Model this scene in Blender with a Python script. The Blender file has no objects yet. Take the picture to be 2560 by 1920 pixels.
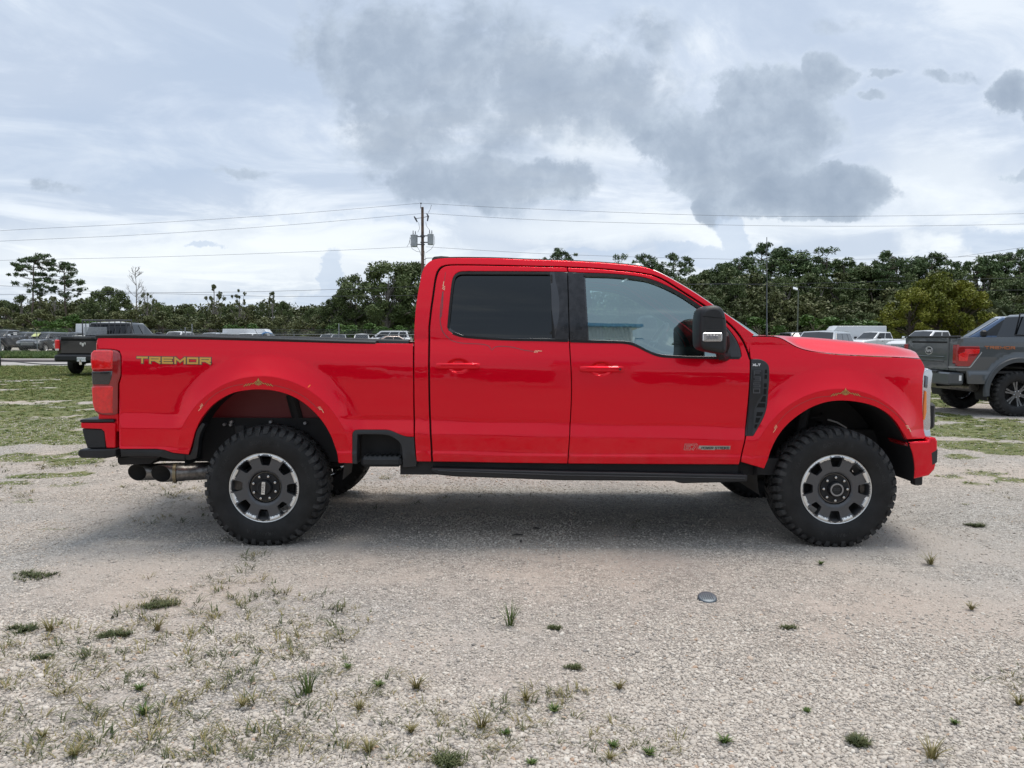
import bpy, math, random
import numpy as np
from mathutils import Vector, Matrix
from mathutils.geometry import delaunay_2d_cdt

random.seed(7)
rng = np.random.default_rng(11)
scene = bpy.context.scene
COL = scene.collection

# ------------------------------------------------------------------ camera
FPX = 1924.0                      # focal length in pixels of a 2560 px wide picture
PITCH = math.atan((960 - 841.5) / FPX)
ROLL = math.radians(0.16)
CAM = Vector((0, 0, 1.49))
_F = Vector((0, math.cos(PITCH), -math.sin(PITCH)))
_R0 = Vector((1, 0, 0)); _U0 = Vector((0, math.sin(PITCH), math.cos(PITCH)))
_R = _R0 * math.cos(ROLL) + _U0 * math.sin(ROLL)
_U = _U0 * math.cos(ROLL) - _R0 * math.sin(ROLL)
cd = bpy.data.cameras.new('camera'); cam = bpy.data.objects.new('camera', cd); COL.objects.link(cam)
cd.sensor_width = 36; cd.lens = 36 * FPX / 2560; cd.clip_start = 0.05; cd.clip_end = 3000
cam.matrix_world = Matrix(((_R.x, _U.x, -_F.x, CAM.x), (_R.y, _U.y, -_F.y, CAM.y), (_R.z, _U.z, -_F.z, CAM.z), (0, 0, 0, 1)))
scene.camera = cam
scene.view_settings.view_transform = 'Standard'
try: scene.view_settings.look = 'None'
except Exception: pass
scene.view_settings.gamma = 1; scene.view_settings.use_curve_mapping = False
scene.view_settings.exposure = 0.30
scene.cycles.max_bounces = 6
scene.cycles.transparent_max_bounces = 12

def ray(px, py): return _F * FPX + _R * (px - 1280) - _U * (py - 960)
def at(px, py, Y):
    d = ray(px, py); return CAM + d * (Y / d.y)
def gr(px, py, z=0.0):
    d = ray(px, py); return CAM + d * ((z - CAM.z) / d.z)

def lin(c):
    if isinstance(c, str):
        c = [int(c[i:i + 2], 16) / 255 for i in (0, 2, 4)]
        return tuple(x / 12.92 if x <= .04045 else ((x + .055) / 1.055) ** 2.4 for x in c)
    return tuple(c)

# ------------------------------------------------------------------ sky and sun
SUN_EL, SUN_AZ = math.radians(73), math.radians(50)   # azimuth from +Y towards +X
sd = bpy.data.lights.new('sun', 'SUN'); sd.energy = 2.1; sd.angle = math.radians(24); sd.color = (1, .93, .84)
so = bpy.data.objects.new('sun', sd); COL.objects.link(so)
sdir = Vector((math.sin(SUN_AZ) * math.cos(SUN_EL), math.cos(SUN_AZ) * math.cos(SUN_EL), math.sin(SUN_EL)))
so.rotation_euler = sdir.to_track_quat('Z', 'Y').to_euler()

world = bpy.data.worlds.new('World'); scene.world = world; world.use_nodes = True
nt = world.node_tree; nt.nodes.clear()
class NG:
    def __init__(s, nt): s.nt = nt
    def n(s, t, **kw):
        nd = s.nt.nodes.new(t)
        for k, v in kw.items(): setattr(nd, k, v)
        return nd
    def l(s, a, b): s.nt.links.new(a, b)
    def setin(s, nd, i, v):
        if hasattr(v, 'links'): s.l(v, nd.inputs[i])
        elif v is not None: nd.inputs[i].default_value = v
    def m(s, op, a, b=None, c=None, clamp=False):
        nd = s.n('ShaderNodeMath', operation=op, use_clamp=clamp)
        s.setin(nd, 0, a)
        if b is not None: s.setin(nd, 1, b)
        if c is not None: s.setin(nd, 2, c)
        return nd.outputs[0]
    def vm(s, op, a, b=None, c=None, out=0):
        nd = s.n('ShaderNodeVectorMath', operation=op)
        s.setin(nd, 0, a)
        if b is not None: s.setin(nd, 1, b)
        if c is not None: s.setin(nd, 2, c)
        return nd.outputs[out]
    def mr(s, v, a, b, c=0., d=1., smooth=True):
        nd = s.n('ShaderNodeMapRange', interpolation_type='SMOOTHSTEP' if smooth else 'LINEAR')
        s.setin(nd, 0, v)
        for i, x in enumerate((a, b, c, d)): s.setin(nd, i + 1, x)
        return nd.outputs[0]
    def mix(s, f, a, b, mode='MIX'):
        nd = s.n('ShaderNodeMix', data_type='RGBA', blend_type=mode)
        s.setin(nd, 0, f)
        for i, x in ((6, a), (7, b)):
            if isinstance(x, (tuple, list)) and len(x) == 3: x = (*x, 1)
            s.setin(nd, i, x)
        return nd.outputs[2]
    def noise(s, vec, scale, detail=4, rough=.5, dist=0., out=0, lac=2.):
        nd = s.n('ShaderNodeTexNoise'); nd.normalize = True
        if vec is not None: s.l(vec, nd.inputs['Vector'])
        s.setin(nd, 'Scale', scale); nd.inputs['Detail'].default_value = detail
        nd.inputs['Roughness'].default_value = rough; nd.inputs['Distortion'].default_value = dist
        nd.inputs['Lacunarity'].default_value = lac
        return nd.outputs[out]
    def ramp(s, f, stops):
        nd = s.n('ShaderNodeValToRGB'); el = nd.color_ramp.elements
        while len(el) > 1: el.remove(el[-1])
        el[0].position = stops[0][0]; el[0].color = (*lin(stops[0][1]), 1)
        for p, c in stops[1:]:
            e = el.new(p); e.color = (*lin(c), 1)
        s.setin(nd, 0, f)
        return nd.outputs[0]

g = NG(nt)
tc = g.n('ShaderNodeTexCoord'); D = tc.outputs['Generated']
sep = g.n('ShaderNodeSeparateXYZ'); g.l(D, sep.inputs[0]); dz = sep.outputs[2]
# world-fixed sky coordinates: tangent plane to the north (+Y), in 1/1000 units
DF = (0., math.cos(PITCH), -math.sin(PITCH)); DU = (0., math.sin(PITCH), math.cos(PITCH))
fw = g.vm('DOT_PRODUCT', D, DF, out=1); fws = g.m('MAXIMUM', fw, .15)
uu = g.m('DIVIDE', g.vm('DOT_PRODUCT', D, (1., 0., 0.), out=1), fws)
vv = g.m('DIVIDE', g.vm('DOT_PRODUCT', D, DU, out=1), fws)
cmb = g.n('ShaderNodeCombineXYZ'); g.l(uu, cmb.inputs[0]); g.l(vv, cmb.inputs[1]); UV = cmb.outputs[0]
front = g.mr(fw, .2, .5)
# cloud-layer coordinates (perspective towards the horizon)
lay = g.m('ADD', g.m('MAXIMUM', dz, 0.), .10)
P = g.vm('SCALE', D, None); P.node.inputs['Scale'].default_value = 1; g.l(g.m('DIVIDE', 1., lay), P.node.inputs['Scale'])
# warped UV
nw = g.noise(UV, 7., 8, .62, out=1)
wv = g.vm('MULTIPLY_ADD', g.vm('SUBTRACT', nw, (.5, .5, .5)), (.16, .10, 0.), UV)
def blobs(lst):
    acc = None
    for (x, y, rx, ry, a) in lst:
        u0 = (x - 1106) / 1662.; v0 = (829.5 - y) / 1662.
        sx = 1662. / rx; sy = 1662. / ry
        q = g.vm('LENGTH', g.vm('MULTIPLY_ADD', wv, (sx, sy, 0.), (-u0 * sx, -v0 * sy, 0.)), out=1)
        m = g.mr(q, 1.45, .25, 0., a)
        acc = m if acc is None else g.m('MAXIMUM', acc, m)
    return g.m('MULTIPLY', acc, front)
n1 = g.noise(P, 1.15, 10, .62, .5)            # broad cloud layer
n2 = g.m('ADD', g.m('MULTIPLY', g.noise(UV, 7., 10, .62), .62), g.m('MULTIPLY', g.noise(UV, 22., 8, .6, .3), .38))                # billows
UV2 = g.vm('ADD', UV, (.010, .022, 0.))
n2s = g.m('ADD', g.m('MULTIPLY', g.noise(UV2, 7., 10, .62), .62), g.m('MULTIPLY', g.noise(UV2, 22., 8, .6, .3), .38))
relief = g.m('SUBTRACT', n2, n2s)
n3 = g.noise(UV, 30., 6, .6)
el = g.mr(dz, 0., .55, 0., 1., smooth=False)
base = g.ramp(el, [(0., 'c6d0dc'), (.10, 'd8dfe6'), (.25, 'd2dae4'), (.45, 'c6d0de'), (.70, 'bdc9d9'), (1., 'c0cbd9')])
thin = g.mr(n1, .42, .58)
base = g.mix(g.m('MULTIPLY', thin, .62), base, lin('a9b7cb'))
base = g.mix(g.m('MULTIPLY', g.mr(n1, .47, .36), .65), base, lin('e0e6ec'))
# broad blue-grey veil left, pale gap zones
veil = blobs([(250, 330, 520, 120, 1.), (520, 180, 300, 150, .7), (1700, 620, 700, 90, .25)])
base = g.mix(g.m('MULTIPLY', veil, .40), base, lin('9cafc8'))
glow = blobs([(420, 560, 620, 70, 1.), (1420, 490, 420, 45, .9), (2050, 400, 160, 120, .7), (1260, 300, 120, 60, .8), (2010, 530, 60, 24, 1.)])
base = g.mix(g.m('MULTIPLY', glow, .70), base, lin('e6ebee'))
# cumulus masses
cuL = blobs([(940, 120, 380, 170, .80), (1180, 190, 360, 150, .88), (960, 290, 320, 120, .74), (1010, 395, 290, 76, .90),
            (1190, 382, 120, 56, .95), (1345, 200, 140, 110, .80), (1400, 60, 150, 60, .50), (120, 418, 110, 26, .6), (-150, 250, 200, 60, .5), (550, 368, 80, 16, .5), (2420, 60, 160, 60, .7), (1760, 40, 150, 32, .55)])
cuR = blobs([(1600, 320, 260, 140, .84), (1745, 420, 215, 64, 1.15), (1665, 240, 170, 130, .78), (1775, 160, 85, 85, .78), (1545, 420, 60, 70, .8),
            (1900, 150, 60, 24, .55), (2050, 160, 100, 32, .60), (2185, 200, 100, 52, .80), (1890, 210, 55, 24, .55), (2200, 350, 50, 28, .6), (2320, 260, 120, 60, .9)])
nb_ = g.m('SUBTRACT', n2, .5)
fL = g.m('ADD', cuL, g.m('MULTIPLY', nb_, 2.4)); fR = g.m('ADD', cuR, g.m('MULTIPLY', nb_, 1.75))
mL = g.mr(fL, .30, .72); mR = g.mr(fR, .36, .56)
rimv = g.mr(fR, .16, .38)
base = g.mix(g.m('MULTIPLY', rimv, .08), base, lin('dfe5ea'))
body_ = g.ramp(g.m('ADD', g.m('MULTIPLY', g.m('MAXIMUM', cuL, cuR), .45), g.m('SUBTRACT', g.m('MULTIPLY', g.m('SUBTRACT', n2, .15), 1.15), g.m('MULTIPLY', relief, 1.3))), [(.45, 'c3ced9'), (.60, 'abb7c5'), (.76, '95a2b2'), (.98, '8391a3')])
col = g.mix(g.m('MULTIPLY', mL, .80), base, body_)
col = g.mix(g.m('MULTIPLY', mR, .86), col, body_)
# distant bluish cumulus near the horizon
lo = blobs([(1500, 552, 120, 34, 1.), (1590, 505, 50, 60, 1.), (1640, 560, 120, 30, .9), (714, 600, 32, 60, 1.15), (690, 650, 90, 32, .8),
            (1280, 548, 90, 14, .7), (2150, 520, 130, 40, .8), (430, 640, 160, 18, .5), (800, 480, 330, 24, .45), (440, 535, 40, 9, .7)])
lm = g.mr(g.m('ADD', lo, g.m('MULTIPLY', g.m('SUBTRACT', n3, .5), .7)), .34, .66)
col = g.mix(g.m('MULTIPLY', lm, .62), col, g.mix(n2, lin('c2cedd'), lin('9db0cb')))
# brighter overcast overhead, below-horizon ground tone
up = g.mr(dz, .45, .95, 1., 1.35)
col = g.mix(1., col, up, 'MULTIPLY')
below = g.mr(dz, -.02, 0.)
col = g.mix(below, lin('8f8c86'), col)
sky = g.n('ShaderNodeTexSky', sky_type='NISHITA'); sky.sun_disc = False
sky.sun_elevation = SUN_EL; sky.sun_rotation = SUN_AZ
bg1 = g.n('ShaderNodeBackground'); g.l(sky.outputs[0], bg1.inputs[0]); bg1.inputs[1].default_value = .08
bg2 = g.n('ShaderNodeBackground'); g.l(col, bg2.inputs[0]); bg2.inputs[1].default_value = 1.06
mx = g.n('ShaderNodeMixShader'); mx.inputs[0].default_value = .93
g.l(bg1.outputs[0], mx.inputs[1]); g.l(bg2.outputs[0], mx.inputs[2])
wo = g.n('ShaderNodeOutputWorld'); g.l(mx.outputs[0], wo.inputs[0])

# ------------------------------------------------------------------ materials
MATS = {}
def mat(name, color=(.5, .5, .5), rough=.5, metal=0., coat=0., coatr=.03, spec=.5, bump=0., bscale=60., vary=0., vscale=3., emit=None, trans=0.):
    if name in MATS: return MATS[name]
    m = bpy.data.materials.new(name); m.use_nodes = True
    t = m.node_tree; b = t.nodes['Principled BSDF']; q = NG(t)
    c = lin(color)
    b.inputs['Base Color'].default_value = (*c, 1); b.inputs['Roughness'].default_value = rough
    b.inputs['Metallic'].default_value = metal; b.inputs['Coat Weight'].default_value = coat
    b.inputs['Coat Roughness'].default_value = coatr; b.inputs['Specular IOR Level'].default_value = spec
    b.inputs['Transmission Weight'].default_value = trans
    tcn = q.n('ShaderNodeTexCoord')
    if vary:
        nn = q.noise(tcn.outputs['Object'], vscale, 5, .6)
        lo_ = tuple(x * (1 - vary) for x in c); hi = tuple(min(1, x * (1 + vary)) for x in c)
        q.l(q.mix(q.mr(nn, .3, .7), lo_, hi), b.inputs['Base Color'])
    if bump:
        nb = q.noise(tcn.outputs['Object'], bscale, 4, .6)
        bn = q.n('ShaderNodeBump'); bn.inputs['Strength'].default_value = bump; bn.inputs['Distance'].default_value = .01
        q.l(nb, bn.inputs['Height']); q.l(bn.outputs[0], b.inputs['Normal'])
    if emit:
        b.inputs['Emission Color'].default_value = (*lin(emit), 1); b.inputs['Emission Strength'].default_value = 1
    MATS[name] = m; return m

def paint(name, color, metal=.0, rough=.35):
    """car paint with clear coat, faint orange peel and thin dust low down"""
    if name in MATS: return MATS[name]
    m = mat(name, color, rough, metal, 1., .025)
    t = m.node_tree; b = t.nodes['Principled BSDF']; q = NG(t)
    tcn = q.n('ShaderNodeTexCoord'); geo = q.n('ShaderNodeNewGeometry')
    sp = q.n('ShaderNodeSeparateXYZ'); q.l(geo.outputs['Position'], sp.inputs[0])
    nz = q.noise(geo.outputs['Position'], 9., 6, .7)
    dust = q.m('MULTIPLY', q.mr(sp.outputs[2], .95, .50, 0., 1.), q.mr(nz, .35, .75))
    dust = q.m('MULTIPLY', dust, .07)
    q.l(q.mix(dust, lin(color), (.36, .33, .29)), b.inputs['Base Color'])
    q.l(q.m('MULTIPLY_ADD', dust, .9, .025), b.inputs['Coat Roughness'])
    nb = q.noise(geo.outputs['Position'], 7., 2, .5)
    bn = q.n('ShaderNodeBump'); bn.inputs['Strength'].default_value = .035; bn.inputs['Distance'].default_value = .02
    q.l(nb, bn.inputs['Height']); q.l(bn.outputs[0], b.inputs['Coat Normal'])
    return m

def glass(name, tint, refl_min=.05, refl_max=.6, base=None, tintr=(.92, .98, 1)):
    """thin window glass: tinted see-through plus mirror reflection growing to grazing"""
    if name in MATS: return MATS[name]
    m = bpy.data.materials.new(name); m.use_nodes = True
    t = m.node_tree; t.nodes.clear(); q = NG(t)
    tr = q.n('ShaderNodeBsdfTransparent'); tr.inputs[0].default_value = (*tint, 1)
    gl = q.n('ShaderNodeBsdfGlossy'); gl.inputs['Roughness'].default_value = .0; gl.inputs[0].default_value = (*tintr, 1)
    lw = q.n('ShaderNodeLayerWeight'); lw.inputs[0].default_value = .25
    f = q.mr(lw.outputs['Fresnel'], 0., 1., refl_min, refl_max, smooth=False)
    mxs = q.n('ShaderNodeMixShader'); q.l(f, mxs.inputs[0]); q.l(tr.outputs[0], mxs.inputs[1]); q.l(gl.outputs[0], mxs.inputs[2])
    geo = q.n('ShaderNodeNewGeometry')
    nb = q.noise(geo.outputs['Position'], 5., 1, .5)
    bn = q.n('ShaderNodeBump'); bn.inputs['Strength'].default_value = .02; bn.inputs['Distance'].default_value = .02
    q.l(nb, bn.inputs['Height']); q.l(bn.outputs[0], gl.inputs['Normal'])
    o = q.n('ShaderNodeOutputMaterial'); q.l(mxs.outputs[0], o.inputs[0])
    MATS[name] = m; return m

RED = paint('red_paint', (.78, .0005, .016), .0, .3)
_rb = RED.node_tree.nodes['Principled BSDF']; _rb.inputs['Metallic'].default_value = .55; _rb.inputs['Roughness'].default_value = .27; _rb.inputs['Specular IOR Level'].default_value = .1; _rb.inputs['Coat Weight'].default_value = .7; _rb.inputs['Coat IOR'].default_value = 1.45
BLACKP = mat('black_plastic', (.009, .010, .012), .48, bump=.15, bscale=400, vary=.25, vscale=8)
GREYP = mat('grey_plastic', (.024, .026, .029), .5, bump=.1, bscale=300, vary=.15, vscale=6)
GLOSSB = mat('gloss_black', (.012, .012, .014), .12, coat=1)
PILLAR = mat('black_pillar', (.02, .02, .022), .14, vary=.5, vscale=20)
RUBBER = mat('tyre_rubber', (.011, .0113, .012), .6, spec=.35, bump=.3, bscale=200, vary=.45, vscale=7)
TREAD = mat('lit_tread', (.032, .032, .032), .8, spec=.35, bump=.4, bscale=120, vary=.55, vscale=14)  # lugs and lettering painted lighter for tread highlights; grooves keep the dark rubber
DARK = mat('underbody_black', (.012, .012, .013), .7, vary=.3)
CHROME = mat('chrome', (.75, .76, .78), .08, 1.)
ALU = mat('machined_alloy', (.80, .80, .78), .42, .85)
RIMGREY = mat('rim_grey_metal', (.085, .088, .095), .42, .5, coat=.4, coatr=.2)
STEEL = mat('dull_steel', (.20, .19, .18), .38, .9, vary=.4, vscale=25)
SEAM = mat('panel_gap_black', (.003, .003, .003), .9)
GLASSD = glass('dark_window_glass', (.010, .012, .016), .036, .6)
GLASSL = glass('clear_window_glass', (.58, .72, .70), .30, .95, tintr=(.80, 1., .98))
GLASSBG = glass('tinted_window_glass', (.10, .12, .13), .10, .85)
REDLENS = mat('red_lens', (.78, .003, .006), .15, coat=1, vary=.15, vscale=30)
REDLENSD = mat('dark_red_lens', (.30, .003, .006), .12, coat=1)
AMBER = mat('amber_lens', (.85, .22, .01), .15, coat=1)
CLEARL = mat('clear_lens', (.65, .67, .70), .06, .85)
WHITE = mat('white_print', (.8, .8, .8), .5)

GOLD = mat('gold_decal', (.66, .37, .07), .5, 0.); DECK = mat('dark_decal', (.03, .028, .03), .4, coat=1)

# ------------------------------------------------------------------ object helpers
WL = {}
def tag(o, label=None, cat=None, group=None, kind=None):
    if label: o['label'] = label
    if cat: o['category'] = cat
    if group: o['group'] = group
    if kind: o['kind'] = kind
    return o
def thing(name, label, cat, loc=(0, 0, 0), rotz=0., group=None, parent=None):
    o = bpy.data.objects.new(name, None); COL.objects.link(o)
    o.empty_display_size = .3; o.location = loc; o.rotation_euler = (0, 0, rotz)
    WL[o.name] = Vector(loc)
    tag(o, label, cat, group); return o
def link(name, me, parent=None, loc=None, rot=None):
    o = bpy.data.objects.new(name, me); COL.objects.link(o)
    if parent: o.parent = parent
    if loc is not None: o.location = loc
    if rot is not None: o.rotation_euler = rot
    return o
def mk(name, V, F, mats, parent=None, smooth=True, angle=35, midx=None, normals=None, uvobj=None):
    """V in world coordinates (or local if parent sits at the origin)"""
    me = bpy.data.meshes.new(name)
    V = np.asarray([tuple(v) for v in V], dtype=float) if not isinstance(V, np.ndarray) else V
    off = WL.get(parent.name, Vector((0, 0, 0))) if parent else Vector((0, 0, 0))
    V = V - np.array(off)
    me.from_pydata([tuple(v) for v in V], [], [tuple(f) for f in F])
    if not isinstance(mats, (list, tuple)): mats = [mats]
    for m in mats: me.materials.append(m)
    if midx is not None: me.polygons.foreach_set('material_index', midx)
    me.update()
    if smooth:
        me.shade_smooth()
        if normals is None: me.set_sharp_from_angle(angle=math.radians(angle))
    if normals is not None:
        me.normals_split_custom_set_from_vertices([tuple(n) for n in normals])
    o = link(name, me, parent)
    WL[o.name] = off
    return o

class MB:
    def __init__(s): s.v = []; s.f = []; s.mi = []; s.cur = 0
    def add(s, vs, fs):
        o = len(s.v); s.v += [tuple(v) for v in vs]; s.f += [tuple(i + o for i in f) for f in fs]; s.mi += [s.cur] * len(fs); return s
    def box(s, x0, x1, y0, y1, z0, z1):
        return s.add([(x, y, z) for x in (x0, x1) for y in (y0, y1) for z in (z0, z1)],
                     [(0, 1, 3, 2), (4, 6, 7, 5), (0, 4, 5, 1), (2, 3, 7, 6), (0, 2, 6, 4), (1, 5, 7, 3)])
    def cbox(s, x0, x1, y0, y1, z0, z1, b):
        """box with chamfered edges"""
        cx, cy, cz = (x0 + x1) / 2, (y0 + y1) / 2, (z0 + z1) / 2; hx, hy, hz = abs(x1 - x0) / 2, abs(y1 - y0) / 2, abs(z1 - z0) / 2
        b = min(b, hx * .95, hy * .95, hz * .95)
        V = []; idx = {}
        for sx in (-1, 1):
            for sy_ in (-1, 1):
                for sz in (-1, 1):
                    for k, (ax, ay, az) in enumerate(((0, b, b), (b, 0, b), (b, b, 0))):
                        idx[(sx, sy_, sz, k)] = len(V)
                        V.append((cx + sx * (hx - ax), cy + sy_ * (hy - ay), cz + sz * (hz - az)))
        F = []
        def q(a, flip): F.append(tuple(a[::-1]) if flip else tuple(a))
        for sx in (-1, 1): q([idx[(sx, -1, -1, 0)], idx[(sx, 1, -1, 0)], idx[(sx, 1, 1, 0)], idx[(sx, -1, 1, 0)]], sx < 0)
        for sy_ in (-1, 1): q([idx[(-1, sy_, -1, 1)], idx[(-1, sy_, 1, 1)], idx[(1, sy_, 1, 1)], idx[(1, sy_, -1, 1)]], sy_ < 0)
        for sz in (-1, 1): q([idx[(-1, -1, sz, 2)], idx[(1, -1, sz, 2)], idx[(1, 1, sz, 2)], idx[(-1, 1, sz, 2)]], sz < 0)
        for sx in (-1, 1):
            for sy_ in (-1, 1): q([idx[(sx, sy_, -1, 0)], idx[(sx, sy_, -1, 1)], idx[(sx, sy_, 1, 1)], idx[(sx, sy_, 1, 0)]], sx * sy_ > 0)
            for sz in (-1, 1): q([idx[(sx, -1, sz, 0)], idx[(sx, -1, sz, 2)], idx[(sx, 1, sz, 2)], idx[(sx, 1, sz, 0)]], sx * sz < 0)
        for sy_ in (-1, 1):
            for sz in (-1, 1): q([idx[(-1, sy_, sz, 1)], idx[(-1, sy_, sz, 2)], idx[(1, sy_, sz, 2)], idx[(1, sy_, sz, 1)]], sy_ * sz > 0)
        for sx in (-1, 1):
            for sy_ in (-1, 1):
                for sz in (-1, 1): q([idx[(sx, sy_, sz, 0)], idx[(sx, sy_, sz, 1)], idx[(sx, sy_, sz, 2)]], sx * sy_ * sz < 0)
        return s.add(V, F)
    def cyl(s, p0, p1, r0, r1=None, n=12, cap=True):
        p0, p1 = Vector(p0), Vector(p1); r1 = r0 if r1 is None else r1
        d = (p1 - p0).normalized(); a = d.orthogonal().normalized(); b = d.cross(a)
        V = []
        for p, r in ((p0, r0), (p1, r1)):
            for i in range(n):
                t = 2 * math.pi * i / n; V.append(p + a * math.cos(t) * r + b * math.sin(t) * r)
        F = [(i, (i + 1) % n, n + (i + 1) % n, n + i) for i in range(n)]
        if cap: F += [tuple(range(n))[::-1], tuple(range(n, 2 * n))]
        return s.add(V, F)
    def tube(s, pts, r, n=6, closed=False):
        pts = [Vector(p) for p in pts]; N = len(pts); rr = r if isinstance(r, (list, tuple)) else [r] * N
        V = []; up = None
        for i, p in enumerate(pts):
            if closed: d = pts[(i + 1) % N] - pts[i - 1]
            else: d = pts[min(i + 1, N - 1)] - pts[max(i - 1, 0)]
            d.normalize()
            a = d.orthogonal().normalized() if up is None else (up - d * up.dot(d))
            if a.length < 1e-5: a = d.orthogonal()
            a.normalize(); up = a; b = d.cross(a)
            for k in range(n):
                t = 2 * math.pi * k / n; V.append(p + (a * math.cos(t) + b * math.sin(t)) * rr[i])
        F = []
        for i in range(N if closed else N - 1):
            j = (i + 1) % N
            for k in range(n): F.append((i * n + k, i * n + (k + 1) % n, j * n + (k + 1) % n, j * n + k))
        if not closed: F += [tuple(range(n))[::-1], tuple(range((N - 1) * n, N * n))]
        return s.add(V, F)
    def lathe(s, prof, c=(0, 0, 0), n=48, axis='Y'):
        """prof: (r, h) along the axis"""
        V = []
        for r, h in prof:
            for i in range(n):
                t = 2 * math.pi * i / n; a, b = r * math.cos(t), r * math.sin(t)
                V.append((c[0] + a, c[1] + h, c[2] + b) if axis == 'Y' else (c[0] + a, c[1] + b, c[2] + h) if axis == 'Z' else (c[0] + h, c[1] + a, c[2] + b))
        F = []
        for j in range(len(prof) - 1):
            for i in range(n):
                F.append((j * n + i, j * n + (i + 1) % n, (j + 1) * n + (i + 1) % n, (j + 1) * n + i))
        return s.add(V, F)
    def prism(s, poly, y0, y1):
        """poly in (x,z) extruded along y"""
        n = len(poly)
        V = [(x, y0, z) for x, z in poly] + [(x, y1, z) for x, z in poly]
        F = [tuple(range(n)), tuple(range(2 * n - 1, n - 1, -1))] + [(i, n + i, n + (i + 1) % n, (i + 1) % n) for i in range(n)]
        return s.add(V, F)
    def prismx(s, poly, x0, x1):
        """poly in (y,z) extruded along x"""
        n = len(poly)
        V = [(x0, y, z) for y, z in poly] + [(x1, y, z) for y, z in poly]
        F = [tuple(range(n)), tuple(range(2 * n - 1, n - 1, -1))] + [(i, n + i, n + (i + 1) % n, (i + 1) % n) for i in range(n)]
        return s.add(V, F)
    def prismz(s, poly, z0, z1):
        n = len(poly)
        V = [(x, y, z0) for x, y in poly] + [(x, y, z1) for x, y in poly]
        F = [tuple(range(n)), tuple(range(2 * n - 1, n - 1, -1))] + [(i, n + i, n + (i + 1) % n, (i + 1) % n) for i in range(n)]
        return s.add(V, F)
    def grid(s, fn, nu, nv):
        V = [fn(i / (nu - 1), j / (nv - 1)) for i in range(nu) for j in range(nv)]
        F = [(i * nv + j, (i + 1) * nv + j, (i + 1) * nv + j + 1, i * nv + j + 1) for i in range(nu - 1) for j in range(nv - 1)]
        return s.add(V, F)
    def xf(s, M):
        s.v = [tuple(M @ Vector(v)) for v in s.v]; return s
    def build(s, name, m, parent=None, bevel=0., **kw):
        o = mk(name, s.v, s.f, m, parent, midx=s.mi if isinstance(m, (list, tuple)) else None, **kw)
        bm_fix(o)
        if bevel:
            b = o.modifiers.new('bevel', 'BEVEL'); b.width = bevel; b.segments = 2; b.limit_method = 'ANGLE'; b.angle_limit = math.radians(40)
            b.harden_normals = False
        return o
import bmesh
def bm_fix(o):
    bm = bmesh.new(); bm.from_mesh(o.data)
    bmesh.ops.recalc_face_normals(bm, faces=bm.faces)
    bm.to_mesh(o.data); bm.free()

def copy_tree(o, parent=None):
    c = o.copy(); COL.objects.link(c)
    if parent: c.parent = parent
    WL[c.name] = WL.get(o.name, Vector((0, 0, 0)))
    for ch in list(o.children): copy_tree(ch, c)
    return c

# polygon tools -----------------------------------------------------
def catmull(pts, step=.02, closed=False):
    P = [Vector(p) for p in pts]; n = len(P); out = []
    for i in range(n if closed else n - 1):
        p1, p2 = P[i], P[(i + 1) % n]
        p0 = P[i - 1] if (closed or i > 0) else p1 * 2 - p2
        p3 = P[(i + 2) % n] if (closed or i + 2 < n) else p2 * 2 - p1
        k = max(1, int(math.ceil((p2 - p1).length / step)))
        for j in range(k):
            t = j / k
            out.append(.5 * ((2 * p1) + (p2 - p0) * t + (2 * p0 - 5 * p1 + 4 * p2 - p3) * t * t + (3 * p1 - p0 - 3 * p2 + p3) * t ** 3))
    if not closed: out.append(P[-1])
    return [tuple(p) for p in out]
def poly_area(P):
    return .5 * sum(P[i][0] * P[(i + 1) % len(P)][1] - P[(i + 1) % len(P)][0] * P[i][1] for i in range(len(P)))
def clean(P, eps=.004):
    out = []
    for p in P:
        if not out or math.hypot(p[0] - out[-1][0], p[1] - out[-1][1]) > eps: out.append((p[0], p[1]))
    while len(out) > 3 and math.hypot(out[0][0] - out[-1][0], out[0][1] - out[-1][1]) < eps: out.pop()
    if poly_area(out) < 0: out.reverse()
    return out
def offset(P, d):
    """move every point of a CCW polygon inwards by d"""
    n = len(P); out = []
    for i in range(n):
        a, b, c = P[i - 1], P[i], P[(i + 1) % n]
        e1 = (b[0] - a[0], b[1] - a[1]); e2 = (c[0] - b[0], c[1] - b[1])
        l1 = math.hypot(*e1) or 1; l2 = math.hypot(*e2) or 1
        n1 = (-e1[1] / l1, e1[0] / l1); n2 = (-e2[1] / l2, e2[0] / l2)
        mx_, my = n1[0] + n2[0], n1[1] + n2[1]; ml = math.hypot(mx_, my) or 1
        mx_, my = mx_ / ml, my / ml
        k = d / max(.5, mx_ * n1[0] + my * n1[1])
        out.append((b[0] + mx_ * k, b[1] + my * k))
    return out
def pnorm(P):
    n = len(P); out = []
    for i in range(n):
        a, c = P[i - 1], P[(i + 1) % n]
        ex, ey = c[0] - a[0], c[1] - a[1]; l = math.hypot(ex, ey) or 1
        out.append((ey / l, -ex / l))      # outward for CCW
    return out
def inside(P, X, Z):
    P = np.asarray(P); res = np.zeros(X.shape, bool)
    x0, z0 = P[:, 0], P[:, 1]; x1, z1 = np.roll(x0, -1), np.roll(z0, -1)
    for a, b, c, d in zip(x0, z0, x1, z1):
        if b == d: continue
        cond = ((b > Z) != (d > Z)) & (X < (c - a) * (Z - b) / (d - b) + a)
        res ^= cond
    return res
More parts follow.
